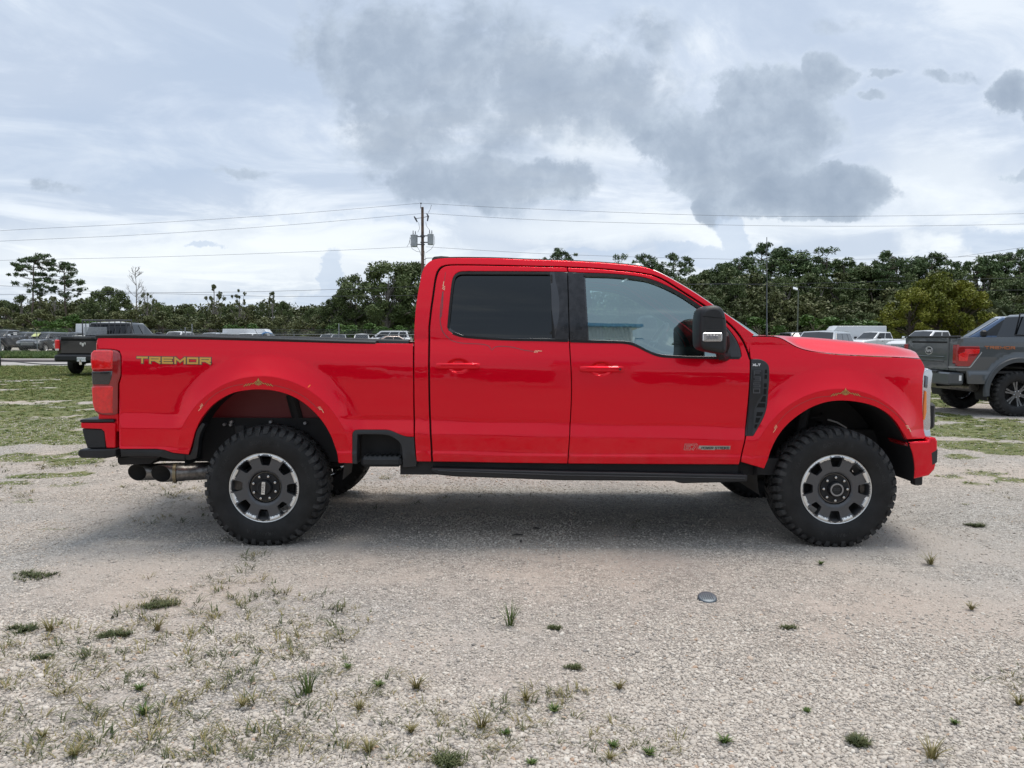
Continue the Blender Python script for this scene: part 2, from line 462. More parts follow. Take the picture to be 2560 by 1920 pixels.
def segdist(P, X, Z):
    P = np.asarray(P); best = np.full(X.shape, 1e9)
    for (a, b), (c, d) in zip(P, np.roll(P, -1, 0)):
        dx, dz_ = c - a, d - b; L = dx * dx + dz_ * dz_ or 1e-9
        t = np.clip(((X - a) * dx + (Z - b) * dz_) / L, 0, 1)
        best = np.minimum(best, np.hypot(X - a - t * dx, Z - b - t * dz_))
    return best
def fill(outer, holes, res, extra=()):
    """triangulate a polygon with interior grid points -> (list of (x,z), tris)"""
    O = np.asarray(outer); xs = np.arange(O[:, 0].min(), O[:, 0].max(), res); zs = np.arange(O[:, 1].min(), O[:, 1].max(), res)
    pts = [Vector(p) for p in outer]; edges = [(i, (i + 1) % len(outer)) for i in range(len(outer))]
    for h in holes:
        o = len(pts); pts += [Vector(p) for p in h]; edges += [(o + i, o + (i + 1) % len(h)) for i in range(len(h))]
    if len(xs) > 1 and len(zs) > 1:
        X, Z = np.meshgrid(xs + res * .37, zs + res * .41); X[::2] += res * .5
        X, Z = X.ravel(), Z.ravel()
        ok = inside(outer, X, Z) & (segdist(outer, X, Z) > res * .45)
        for h in holes: ok &= ~inside(h, X, Z) & (segdist(h, X, Z) > res * .45)
        pts += [Vector((a, b)) for a, b in zip(X[ok], Z[ok])]
    if len(extra):
        E = np.asarray(extra); ok = inside(outer, E[:, 0], E[:, 1]) & (segdist(outer, E[:, 0], E[:, 1]) > res * .35)
        E = E[ok]
        if len(E):
            base_n = len(edges); G_ = np.array([tuple(p) for p in pts[sum(1 for _ in outer) + sum(len(h) for h in holes):]])
            if len(G_):
                dmin = np.min(np.hypot(G_[:, None, 0] - E[None, :, 0], G_[:, None, 1] - E[None, :, 1]), axis=1)
                pts = pts[:sum(1 for _ in outer) + sum(len(h) for h in holes)] + [Vector(p) for p, k in zip(G_, dmin > res * .5) if k]
            pts += [Vector(p) for p in E]
    vs, es, fs, *_ = delaunay_2d_cdt(pts, edges, [], 0, 1e-6)
    C = np.array([[sum(vs[i][0] for i in f) / 3, sum(vs[i][1] for i in f) / 3] for f in fs])
    ok = inside(outer, C[:, 0], C[:, 1])
    for h in holes: ok &= ~inside(h, C[:, 0], C[:, 1])
    return [(v[0], v[1]) for v in vs], [tuple(f) for f, k in zip(fs, ok) if k]

def skin(name, outer, yf, m, parent, thick=.03, res=.04, holes=(), edge=.005, off=0., side=-1, ymir=None, eps=.004, mfun=None, extra=()):
    """panel on the surface y = yf(x,z) (facing -Y), rolled edges, walls going inwards.
       ymir: if given, mirrored copy across y = ymir"""
    outer = clean(outer, eps); holes = [clean(h, eps) for h in holes]
    inner = offset(outer, edge); hin = [offset(h, -edge) for h in holes]
    vs, tris = fill(inner, hin, res, extra)
    A = np.array(vs); h_ = .0025
    def Y(x, z): return yf(x, z) + off
    y = Y(A[:, 0], A[:, 1])
    gx = (yf(A[:, 0] + h_, A[:, 1]) - yf(A[:, 0] - h_, A[:, 1])) / (2 * h_)
    gz = (yf(A[:, 0], A[:, 1] + h_) - yf(A[:, 0], A[:, 1] - h_)) / (2 * h_)
    N = np.stack([gx, -np.ones_like(gx), gz], 1); N /= np.linalg.norm(N, axis=1)[:, None]
    V = [np.stack([A[:, 0], y, A[:, 1]], 1)]; NN = [N]; F = []; cnt = len(A)
    for t in tris:
        a, b, c = (vs[i] for i in t)
        ar = (b[0] - a[0]) * (c[1] - a[1]) - (b[1] - a[1]) * (c[0] - a[0])
        F.append(t if ar > 0 else t[::-1])          # CCW in x,z seen from -Y faces -Y
    for lo_, li, sgn in [(outer, inner, 1)] + [(h, hi, -1) for h, hi in zip(holes, hin)]:
        O = np.array(lo_); I = np.array(li); pn = np.array(pnorm(lo_)) * sgn; n = len(O)
        yi = Y(I[:, 0], I[:, 1]); yo = Y(O[:, 0], O[:, 1]) + edge * .8
        nI = np.stack([pn[:, 0] * .35, -np.ones(n), pn[:, 1] * .35], 1); nI /= np.linalg.norm(nI, axis=1)[:, None]
        gxI = (yf(I[:, 0] + h_, I[:, 1]) - yf(I[:, 0] - h_, I[:, 1])) / (2 * h_); gzI = (yf(I[:, 0], I[:, 1] + h_) - yf(I[:, 0], I[:, 1] - h_)) / (2 * h_)
        nI = np.stack([gxI, -np.ones(n), gzI], 1); nI /= np.linalg.norm(nI, axis=1)[:, None]
        nO = np.stack([pn[:, 0], -np.ones(n) * .8, pn[:, 1]], 1); nO /= np.linalg.norm(nO, axis=1)[:, None]
        nW = np.stack([pn[:, 0], np.zeros(n), pn[:, 1]], 1)
        V += [np.stack([I[:, 0], yi, I[:, 1]], 1), np.stack([O[:, 0], yo, O[:, 1]], 1), np.stack([O[:, 0], yo, O[:, 1]], 1), np.stack([O[:, 0], yo + thick, O[:, 1]], 1)]
        NN += [nI, nO, nW, nW]
        for i in range(n):
            j = (i + 1) % n
            for a in (0, 2):
                f = (cnt + a * n + i, cnt + (a + 1) * n + i, cnt + (a + 1) * n + j, cnt + a * n + j)
                F.append(f if sgn > 0 else f[::-1])
        cnt += 4 * n
    V = np.concatenate(V); NN = np.concatenate(NN)
    mi = None
    if mfun is not None:
        mi = [mfun(np.mean([V[i] for i in f], 0)) for f in F]
    out = []
    if side in (-1, 0):
        out.append(mk(name, V, F, m, parent, normals=NN, midx=mi))
    if ymir is not None:
        V2 = V.copy(); V2[:, 1] = 2 * ymir - V2[:, 1]; N2 = NN.copy(); N2[:, 1] *= -1
        out.append(mk(name, V2, [f[::-1] for f in F], m, parent, normals=N2, midx=mi))
    return out

def text_mesh(s, size=1., spacing=1., shear=0., bold=0.):
    c = bpy.data.curves.new('t', 'FONT'); c.body = s; c.size = size; c.align_x = 'CENTER'; c.align_y = 'CENTER'
    c.space_character = spacing; c.shear = shear; c.offset = bold; c.resolution_u = 3
    o = bpy.data.objects.new('t', c); COL.objects.link(o); bpy.context.view_layer.update()
    dg = bpy.context.evaluated_depsgraph_get()
    me = bpy.data.meshes.new_from_object(o.evaluated_get(dg))
    V = [tuple(v.co) for v in me.vertices]; F = [tuple(p.vertices) for p in me.polygons]
    bpy.data.objects.remove(o); bpy.data.curves.remove(c); bpy.data.meshes.remove(me)
    return V, F

GLY = {'T': [[(0, 1), (1, 1)], [(.5, 1), (.5, 0)]], 'R': [[(0, 0), (0, 1), (1, 1), (1, .5), (.1, .5)], [(.5, .5), (1, 0)]],
       'E': [[(1, 1), (0, 1), (0, 0), (1, 0)], [(0, .5), (.9, .5)]], 'M': [[(0, 0), (0, 1), (.5, .3), (1, 1), (1, 0)]],
       'O': [[(0, 0), (0, 1), (1, 1), (1, 0), (0, 0)]], '0': [[(0, 0), (0, 1), (1, 1), (1, 0), (0, 0)]],
       'X': [[(0, 0), (1, 1)], [(0, 1), (1, 0)]], 'L': [[(0, 1), (0, 0), (1, 0)]], 'F': [[(0, 0), (0, 1), (1, 1)], [(0, .5), (.8, .5)]],
       '3': [[(0, 1), (1, 1), (1, 0), (0, 0)], [(.2, .5), (1, .5)]], '5': [[(1, 1), (0, 1), (0, .5), (1, .5), (1, 0), (0, 0)]],
       '6': [[(1, 1), (0, 1), (0, 0), (1, 0), (1, .5), (0, .5)]], '7': [[(0, 1), (1, 1), (.4, 0)]], '.': [[(.4, 0), (.6, 0)]],
       'P': [[(0, 0), (0, 1), (1, 1), (1, .45), (0, .45)]], 'W': [[(0, 1), (.25, 0), (.5, .8), (.75, 0), (1, 1)]],
       'S': [[(1, 1), (0, 1), (0, .5), (1, .5), (1, 0), (0, 0)]], 'K': [[(0, 0), (0, 1)], [(1, 1), (.1, .5), (1, 0)]], ' ': []}
def strokes(mb, lines, w, place, step=.25):
    """flat ribbons along polylines in (u,v); place(u,v,k) -> world point; k = tiny stacking index"""
    k = 0
    for ln in lines:
        for (a, b) in zip(ln[:-1], ln[1:]):
            dx, dy = b[0] - a[0], b[1] - a[1]; L = math.hypot(dx, dy)
            if L < 1e-9: continue
            dx, dy = dx / L, dy / L; e = w * .5
            a2 = (a[0] - dx * e, a[1] - dy * e); L2 = L + 2 * e; n = max(1, int(L2 / (w * 3)))
            V = []
            for i in range(n + 1):
                t = i / n * L2; cx, cy = a2[0] + dx * t, a2[1] + dy * t
                V += [place(cx - dy * e, cy + dx * e, k), place(cx + dy * e, cy - dx * e, k)]
            mb.add(V, [(2 * i, 2 * i + 1, 2 * i + 3, 2 * i + 2) for i in range(n)])
            k += 1
def glyph_lines(s, gw, gh, gap, shear=0.):
    out = []; x = 0.
    for ch in s:
        w_ = gw * (.25 if ch == '.' else .45 if ch == ' ' else 1.)
        for ln in GLY[ch]: out.append([(x + u * w_ + shear * v * gh, v * gh) for u, v in ln])
        x += w_ + gap
    return out, x - gap

SPLIT = {'bed_inner_wall', 'door_jamb', 'cab_inner_shell', 'belt_strip', 'window_seal', 'roof_ditch_strip', 'windshield_highlight', 'board_bracket', 'frame_bolt', 'bed_floor', 'bumper_bracket',
         'frame_rail', 'rack_rail', 'tailgate_emblem', 'cup_rim_shade', 'grille_surround', 'underbody', 'hitch_receiver', 'cap_lettering', 'leaf_spring'}
def split_loose():
    """parts that hold several separate pieces become one object per piece"""
    for o in list(bpy.data.objects):
        if o.type != 'MESH' or o.name.split('.')[0] not in SPLIT: continue
        me = o.data; n = len(me.vertices); par = list(range(n))
        def find(a):
            while par[a] != a: par[a] = par[par[a]]; a = par[a]
            return a
        for e in me.edges:
            a, b = find(e.vertices[0]), find(e.vertices[1])
            if a != b: par[a] = b
        grp = {}
        for p in me.polygons: grp.setdefault(find(p.vertices[0]), []).append(p)
        if len(grp) < 2: continue
        base = o.name.split('.')[0]; first = True
        for k, ps in grp.items():
            idx = {}; V = []; F = []
            for p in ps:
                f = []
                for v in p.vertices:
                    if v not in idx: idx[v] = len(V); V.append(tuple(me.vertices[v].co))
                    f.append(idx[v])
                F.append(tuple(f))
            m2 = bpy.data.meshes.new(base); m2.from_pydata(V, [], F)
            for mt in me.materials: m2.materials.append(mt)
            m2.polygons.foreach_set('use_smooth', [p.use_smooth for p in ps]); m2.update(); m2.set_sharp_from_angle(angle=math.radians(40))
            c = o.copy(); c.data = m2; COL.objects.link(c); c.name = base
        bpy.data.objects.remove(o)

# ------------------------------------------------------------------ value noise in numpy
def _h(ix, iy, seed):
    n = (ix.astype(np.int64) * 374761393 + iy.astype(np.int64) * 668265263 + seed * 974711) & 0x7fffffff
    n = (n ^ (n >> 13)) * 1274126177 & 0x7fffffff
    return ((n ^ (n >> 16)) & 0xffff) / 65535.
def vn(x, y, seed=0):
    ix = np.floor(x); iy = np.floor(y); fx = x - ix; fy = y - iy
    fx = fx * fx * (3 - 2 * fx); fy = fy * fy * (3 - 2 * fy)
    a = _h(ix, iy, seed); b = _h(ix + 1, iy, seed); c = _h(ix, iy + 1, seed); d = _h(ix + 1, iy + 1, seed)
    return (a * (1 - fx) + b * fx) * (1 - fy) + (c * (1 - fx) + d * fx) * fy
def fbm(x, y, oct=5, seed=0, gain=.55):
    s = 0; a = 1; t = 0
    for o in range(oct):
        s = s + a * vn(x * 2 ** o + 13.7 * o, y * 2 ** o - 7.1 * o, seed + o); t += a; a *= gain
    return s / t
def sst(t): t = np.clip(t, 0, 1); return t * t * (3 - 2 * t)
def sst_(t): t = np.clip(t, 0, 1); return t * t * (3 - 2 * t)

PATCH = []   # grass patches placed by eye: (x, y, rx, ry, strength)
def pt(px, py, rpx, rpy, s=1.):
    a = gr(px, py); b = gr(px + rpx, py); c = gr(px, py - rpy); PATCH.append((a.x, a.y, abs(b.x - a.x), abs(c.y - a.y), s))
for v in ((120, 985, 160, 18), (60, 1145, 130, 12), (190, 1150, 90, 12), (250, 1125, 60, 10), (90, 1190, 60, 8), (30, 1105, 60, 12), (150, 1060, 70, 9), (210, 1185, 50, 8), (40, 1020, 90, 12), (190, 1020, 50, 8),
          (60, 1255, 50, 7, .6), (250, 1310, 45, 7, .7), (130, 1325, 45, 7, .6), (20, 1210, 60, 9, .8), (120, 1090, 60, 8, .8), (160, 1215, 40, 6, .6),
          (2460, 1078, 170, 20), (2470, 1112, 150, 14, .9), (2400, 1050, 90, 12), (2420, 1085, 110, 16), (2520, 1130, 90, 14), (2400, 1140, 60, 8, .8), (2540, 1060, 60, 12), (2460, 1185, 50, 8, .7), (2360, 1190, 50, 7, .7), (2380, 1040, 40, 12), (2440, 1210, 30, 6, .6), (2530, 1200, 60, 8, .8)):
    pt(*v)
def grass_cover(x, y):
    """0..1 how much grass covers the gravel at (x, y)"""
    x = np.asarray(x, float); y = np.asarray(y, float)
    n = .6 * fbm(x * .33, y * .62, 5, 3) + .4 * fbm(x * 1.5, y * 2.2, 4, 9)
    p = np.interp(y, [0, 6.5, 8, 11, 15, 20, 27, 33, 40, 60, 90], [.0, .0, .10, .22, .42, .62, .80, .93, .97, .95, .95])
    track = sst_((3.2 - np.abs(x - .2)) / 1.2) * sst_((13 - y) / 3)
    p = p * (1 - track)
    thr = .70 - .42 * p
    g_ = sst_((n - thr + .035) / .07) * (p > .005)
    for (a, b, rx, ry, s) in PATCH:
        d = np.hypot((x - a) / rx, (y - b) / ry) + (fbm(x * 3.1, y * 3.1, 4, 21) - .5) * 1.6
        g_ = np.maximum(g_, s * sst_((1.05 - d) / .35))
    lot = ((y > 66) & (x < -15)) | ((y > 44) & (x > 12) & (y < 80))
    return np.where(lot, g_ * .45, g_)
def height(x, y):
    near = sst_((np.hypot(x, y - 6) - 4) / 10)
    return (fbm(x * .5, y * .5, 3, 31) - .5) * .05 * near + (fbm(x * 2., y * 2., 3, 37) - .5) * .012

# one ground sheet reaching the horizon
xs = np.concatenate([-np.geomspace(1500, 16, 26), np.arange(-15.5, 15.6, .14), np.geomspace(16, 1500, 26)])
ys = np.concatenate([-np.geomspace(1200, 1, 22)[:-1], np.arange(0, 1.9, .5), np.arange(2, 18, .12), np.geomspace(18.2, 90, 90), np.geomspace(93, 1800, 24)])
GX, GY = np.meshgrid(xs, ys, indexing='ij'); nx_, ny_ = len(xs), len(ys)
GZ = height(GX, GY) * ((GY > 0) & (GY < 34))
GZ = GZ - (fbm(np.array([0.]), np.array([0.]), 1)[0] * 0)
V = np.stack([GX.ravel(), GY.ravel(), GZ.ravel()], 1)
ii = np.arange(nx_ * ny_).reshape(nx_, ny_)
F = np.stack([ii[:-1, :-1].ravel(), ii[1:, :-1].ravel(), ii[1:, 1:].ravel(), ii[:-1, 1:].ravel()], 1)
gme = bpy.data.meshes.new('ground'); gme.vertices.add(len(V)); gme.vertices.foreach_set('co', V.ravel())
gme.loops.add(F.size); gme.loops.foreach_set('vertex_index', F.ravel().astype(np.int32))
gme.polygons.add(len(F)); gme.polygons.foreach_set('loop_start', np.arange(0, F.size, 4, dtype=np.int32))
gme.update(calc_edges=True); gme.validate()
att = gme.attributes.new('cover', 'FLOAT', 'POINT'); att.data.foreach_set('value', grass_cover(V[:, 0], V[:, 1]).astype(np.float32))
gme.shade_smooth()
GM = bpy.data.materials.new('gravel_ground'); GM.use_nodes = True
t = GM.node_tree; b = t.nodes['Principled BSDF']; q = NG(t)
geo = q.n('ShaderNodeNewGeometry'); Pn = geo.outputs['Position']
def vor(scale, rand=1., out='Color', feat='F1'):
    v = q.n('ShaderNodeTexVoronoi', feature=feat); q.l(Pn, v.inputs['Vector']); v.inputs['Scale'].default_value = scale; v.inputs['Randomness'].default_value = rand
    return v
v1 = vor(62); v2 = vor(150); v3 = vor(28)
e1 = vor(62, feat='DISTANCE_TO_EDGE')
def bw(c):
    s_ = q.n('ShaderNodeSeparateColor'); q.l(c, s_.inputs[0]); return s_.outputs[0]
tone = q.m('ADD', q.m('MULTIPLY', bw(v1.outputs['Color']), .5), q.m('ADD', q.m('MULTIPLY', bw(v2.outputs['Color']), .3), q.m('MULTIPLY', bw(v3.outputs['Color']), .2)))
stone = q.ramp(tone, [(.12, (.25, .235, .22)), (.35, (.38, .36, .335)), (.6, (.48, .455, .425)), (.85, (.63, .605, .57))])
fine = q.ramp(q.noise(Pn, 330., 3, .7), [(.3, (.31, .28, .255)), (.5, (.45, .41, .375)), (.7, (.58, .54, .50))])
broad = q.noise(Pn, .55, 6, .62, .3)
mid = q.noise(Pn, 3.3, 5, .6)
sel = q.mr(q.m('ADD', q.m('MULTIPLY', broad, .7), q.m('MULTIPLY', mid, .3)), .46, .58)
colr = q.mix(q.m('MULTIPLY', sel, .75), stone, fine)
tint = q.mix(q.mr(q.noise(Pn, .28, 4, .5), .38, .62), (1.01, .995, .965), (1.08, 1.0, .925))
colr = q.mix(1., colr, tint, 'MULTIPLY')
crack = q.mr(e1.outputs['Distance'], .0, .16, .45, 1.)
colr = q.mix(q.m('SUBTRACT', 1., q.m('MULTIPLY', sel, .7)), colr, q.mix(1., colr, crack, 'MULTIPLY'))
# scattered dark bits
dk = q.mr(q.noise(Pn, 26., 3, .5), .68, .74)
colr = q.mix(q.m('MULTIPLY', dk, .5), colr, (.12, .10, .085))
at_ = q.n('ShaderNodeAttribute', attribute_name='cover'); cov = at_.outputs['Fac']
gn = q.noise(Pn, 5., 6, .65)
grassc = q.ramp(gn, [(.3, (.060, .080, .022)), (.45, (.105, .130, .032)), (.6, (.155, .165, .050)), (.75, (.22, .20, .09))])
far = q.mix(q.mr(q.noise(Pn, .5, 4, .6), .42, .60), grassc, (.065, .120, .020))
sepp = q.n('ShaderNodeSeparateXYZ'); q.l(Pn, sepp.inputs[0])
grassc = q.mix(q.mr(sepp.outputs[1], 16., 30., 0., .75), grassc, far)
cedge = q.mr(q.m('ADD', cov, q.m('MULTIPLY', q.m('SUBTRACT', q.noise(Pn, 16., 5, .7), .5), 1.1)), .35, .75)
colr = q.mix(q.m('MULTIPLY', cedge, .88), colr, grassc)
q.l(colr, b.inputs['Base Color']); b.inputs['Roughness'].default_value = .92; b.inputs['Specular IOR Level'].default_value = .2
hgt = q.m('ADD', q.m('MULTIPLY', q.mr(v1.outputs['Distance'], .0, .9, 1., 0.), .6), q.m('ADD', q.m('MULTIPLY', q.mr(v2.outputs['Distance'], 0., .9, 1., 0.), .25), q.m('MULTIPLY', gn, .5)))
bn = q.n('ShaderNodeBump'); bn.inputs['Strength'].default_value = .85; bn.inputs['Distance'].default_value = .012
q.l(hgt, bn.inputs['Height']); q.l(bn.outputs[0], b.inputs['Normal'])
gme.materials.append(GM)
go = link('ground', gme); go['kind'] = 'structure'

# ------------------------------------------------------------------ scattering with geometry nodes
def scatter(name, pos, rot, scl, idx, protos, label=None):
    me = bpy.data.meshes.new(name); me.vertices.add(len(pos)); me.vertices.foreach_set('co', np.asarray(pos, np.float32).ravel())
    for nm, dt, arr in (('rot', 'FLOAT_VECTOR', rot), ('scl', 'FLOAT_VECTOR', scl), ('idx', 'INT', idx)):
        a = me.attributes.new(nm, dt, 'POINT'); a.data.foreach_set('vector' if dt == 'FLOAT_VECTOR' else 'value', np.asarray(arr, np.int32 if dt == 'INT' else np.float32).ravel())
    o = link(name, me)
    pc = bpy.data.collections.new(name + '_pieces')
    for i, p in enumerate(protos): pc.objects.link(p)
    ng = bpy.data.node_groups.new(name, 'GeometryNodeTree')
    ng.interface.new_socket('Geometry', in_out='INPUT', socket_type='NodeSocketGeometry'); ng.interface.new_socket('Geometry', in_out='OUTPUT', socket_type='NodeSocketGeometry')
    gi = ng.nodes.new('NodeGroupInput'); go_ = ng.nodes.new('NodeGroupOutput'); ip = ng.nodes.new('GeometryNodeInstanceOnPoints'); ci = ng.nodes.new('GeometryNodeCollectionInfo')
    ci.inputs['Collection'].default_value = pc; ci.inputs['Separate Children'].default_value = True; ci.inputs['Reset Children'].default_value = True
    def na(nm, dt):
        n = ng.nodes.new('GeometryNodeInputNamedAttribute'); n.data_type = dt; n.inputs['Name'].default_value = nm; return n.outputs['Attribute']
    ng.links.new(gi.outputs[0], ip.inputs['Points']); ng.links.new(ci.outputs[0], ip.inputs['Instance']); ip.inputs['Pick Instance'].default_value = True
    ng.links.new(na('idx', 'INT'), ip.inputs['Instance Index']); ng.links.new(na('rot', 'FLOAT_VECTOR'), ip.inputs['Rotation']); ng.links.new(na('scl', 'FLOAT_VECTOR'), ip.inputs['Scale'])
    ng.links.new(ip.outputs[0], go_.inputs[0])
    md = o.modifiers.new('scatter', 'NODES'); md.node_group = ng
    o['kind'] = 'stuff'
    return o
def proto(name, V, F, m, smooth=True):
    me = bpy.data.meshes.new(name); me.from_pydata([tuple(v) for v in V], [], [tuple(f) for f in F]); me.materials.append(m)
    if smooth: me.shade_smooth()
    return bpy.data.objects.new(name, me)

# stones ------------------------------------------------------------
SM = bpy.data.materials.new('gravel_stone'); SM.use_nodes = True
t = SM.node_tree; b = t.nodes['Principled BSDF']; q = NG(t)
oi = q.n('ShaderNodeObjectInfo'); tcn = q.n('ShaderNodeTexCoord')
rc = q.ramp(oi.outputs['Random'], [(0., (.22, .215, .21)), (.06, (.34, .325, .31)), (.3, (.44, .41, .375)), (.6, (.50, .47, .43)), (.85, (.56, .535, .495)), (.97, (.66, .64, .60)), (.99, (.44, .33, .25)), (1., (.40, .28, .20))])
rc = q.mix(q.m('MULTIPLY', q.noise(tcn.outputs['Object'], 1.6, 4, .6), .35), rc, (.36, .335, .31))
rc = q.mix(1., rc, (1.06, 1.01, .95), 'MULTIPLY')
q.l(rc, b.inputs['Base Color']); b.inputs['Roughness'].default_value = .85; b.inputs['Specular IOR Level'].default_value = .3
stones = []
def ico():
    bm = bmesh.new(); bmesh.ops.create_icosphere(bm, subdivisions=2, radius=1); V = np.array([v.co[:] for v in bm.verts]); F = [tuple(v.index for v in f.verts) for f in bm.faces]; bm.free(); return V, F
IV, IF = ico()
for k in range(6):
    r = np.random.default_rng(k); V = IV.copy()
    for _ in range(5):
        n = r.normal(size=3); n /= np.linalg.norm(n); d = V @ n; c = r.uniform(.55, .8); V -= np.outer(np.clip(d - c, 0, None), n) * .9
    V *= np.array([1, r.uniform(.7, .9), r.uniform(.5, .7)]); V += r.normal(size=V.shape) * .02
    stones.append(proto('stone', V, IF, SM))
def gravel_cloud(n, xr, yr, smin, smax, prob, seed):
    r = np.random.default_rng(seed)
    y = r.uniform(*yr, n); x = r.uniform(-1, 1, n) * (y * .70 + 1.4)
    keep = r.uniform(size=n) < prob(x, y); x, y = x[keep], y[keep]; n = len(x)
    s = smin + (smax - smin) * r.beta(1.1, 5.2, n)
    z = height(x, y) + s * .10
    return np.stack([x, y, z], 1), np.stack([r.uniform(-.5, .5, n), r.uniform(-.5, .5, n), r.uniform(0, 6.28, n)], 1), np.stack([s, s, s], 1), r.integers(0, 6, n)
def loose(x, y):
    """where loose stones lie thick (0..1); elsewhere the gravel is rolled fine"""
    n = fbm(x * .75, y * 1.1, 5, 77); m = fbm(x * 3.2, y * 3.2, 3, 5)
    bias = np.interp(y, [2.4, 3.3, 4.2, 5.2, 7], [.15, .07, -.03, -.03, .04]) + np.interp(x, [-4, -1.8, 0, 1.5, 3], [.10, .06, -.02, -.07, -.06])
    return np.clip(.16 + sst_((n * .75 + m * .25 + bias - .46) / .20), 0, 1)
c_a = gravel_cloud(175000, None, (2.45, 4.1), .0035, .021, lambda x, y: loose(x, y), 1)
c_b = gravel_cloud(135000, None, (4.1, 7.6), .004, .019, lambda x, y: loose(x, y) * .9, 2)
c_c = gravel_cloud(70000, None, (7.6, 14), .008, .022, lambda x, y: .35 * loose(x, y) + .1, 3)
cc_ = [np.concatenate(v) for v in zip(c_a, c_b, c_c)]
sc_ = scatter('gravel', cc_[0], cc_[1], cc_[2], cc_[3], stones)

# grass clumps ---------------------------------------------------------
def blade_clump(n, spread, h, w, lean, seed, flat=0.):
    r = random.Random(seed); V = []; F = []
    for i in range(n):
        a = r.uniform(0, 6.283); d = r.uniform(0, spread) ** 1.0; bx, by_ = d * math.cos(a), d * math.sin(a)
        a2 = a + r.uniform(-.9, .9); L = h * r.uniform(.45, 1.1); ln = lean * r.uniform(.4, 1.3) + flat
        ww = w * r.uniform(.7, 1.2); o = len(V); px_, py_ = -math.sin(a2) * ww, math.cos(a2) * ww
        for j, t_ in enumerate((0, .4, .75, 1.)):
            out = ln * L * t_ ** 1.6; z = L * t_ * (1 - .35 * min(1, ln) * t_)
            x, y = bx + math.cos(a2) * out, by_ + math.sin(a2) * out; k = (1, .85, .5, .06)[j]
            V += [(x - px_ * k, y - py_ * k, z), (x + px_ * k, y + py_ * k, z)]
        F += [(o + 2 * j, o + 2 * j + 1, o + 2 * j + 3, o + 2 * j + 2) for j in range(3)]
    return V, F
def grassmat(name, stops, inst=True):
    m = bpy.data.materials.new(name); m.use_nodes = True; t = m.node_tree; b = t.nodes['Principled BSDF']; q = NG(t)
    if inst: f = q.n('ShaderNodeObjectInfo').outputs['Random']
    else: f = q.noise(q.n('ShaderNodeTexCoord').outputs['Object'], 30., 3, .6)
    isl = q.n('ShaderNodeNewGeometry').outputs['Random Per Island']
    f = q.m('ADD', q.m('MULTIPLY', f, .5), q.m('MULTIPLY', isl, .5))
    q.l(q.ramp(f, stops), b.inputs['Base Color']); b.inputs['Roughness'].default_value = .6; b.inputs['Specular IOR Level'].default_value = .25
    return m
G1 = grassmat('grass_mixed', [(.15, (.055, .105, .018)), (.4, (.105, .155, .030)), (.6, (.17, .19, .045)), (.8, (.27, .24, .10)), (1., (.33, .28, .14))])
G2 = grassmat('grass_green', [(.15, (.035, .075, .014)), (.5, (.06, .11, .022)), (.8, (.11, .15, .035)), (1., (.20, .19, .08))])
pg1 = [proto('clump', *blade_clump(26, .05, .055, .0028, .8, s), G1, False) for s in range(4)]
pg2 = [proto('clump', *blade_clump(30, .09, .10, .005, .6, 50 + s), G2, False) for s in range(4)]
r = np.random.default_rng(5)
n = 90000; y = 6.5 + 30.5 * r.uniform(size=n) ** .8; x = r.uniform(-1, 1, n) * (y * .70 + 5.)
k = r.uniform(size=n) < grass_cover(x, y) * np.interp(y, [6, 12, 20, 36], [1., .9, .8, .8]); x, y = x[k], y[k]; n = len(x)
s = np.interp(y, [6, 12, 25, 36], [.55, .9, 1.5, 2.0]) * r.uniform(.6, 1.4, n)
hz_ = np.interp(y, [6, 12, 25, 36], [.6, .55, .8, 1.0]) * s * .8
scatter('grass', np.stack([x, y, height(x, y) * (y < 34)], 1), np.stack([0 * x, 0 * x, r.uniform(0, 6.28, n)], 1), np.stack([s, s, hz_], 1), r.integers(0, 4, n), pg1)
# taller verge between road and fence, and along the wood edge
n = 30000; y = r.uniform(49, 66, n); x = r.uniform(-1, 1, n) * (y * .70 + 6)
s = r.uniform(1.8, 3.6, n)
scatter('verge_grass', np.stack([x, y, 0 * x], 1), np.stack([0 * x, 0 * x, r.uniform(0, 6.28, n)], 1), np.stack([s, s, s * .8], 1), r.integers(0, 4, n), pg2)

# ------------------------------------------------------------------ road beyond the grass
ROADM = mat('worn_road', (.36, .34, .32), .9, bump=.3, bscale=8, vary=.12, vscale=.6)
KERBM = mat('worn_kerb', (.21, .185, .18), .9, vary=.15, vscale=1.)
EDGE = mat('concrete_edge', (.46, .43, .38), .9, vary=.15, vscale=1.)
def strip(name, y0, y1, z, m, h=None):
    q = MB(); xs_ = np.linspace(-140, 140, 141)
    V = []
    for x in xs_:
        w = math.sin(x * .21) * .25 + math.sin(x * .07 + 1) * .4
        V += [(x, y0 + w * .3, z), (x, y1 + w, z)]
    q.add(V, [(2 * i, 2 * i + 2, 2 * i + 3, 2 * i + 1) for i in range(140)])
    if h:
        pass
    o = q.build(name, m, None, smooth=False); o['kind'] = 'structure'; return o
strip('road', 37.3, 47.4, .010, ROADM)
strip('road_shoulder', 45.6, 49.2, .018, EDGE)
q = MB(); q.box(-140, 140, 42.6, 42.9, .0, .12); q.box(-140, 140, 42.9, 45.5, -.02, .10); o = q.build('kerb', KERBM, None, smooth=False); o['kind'] = 'structure'

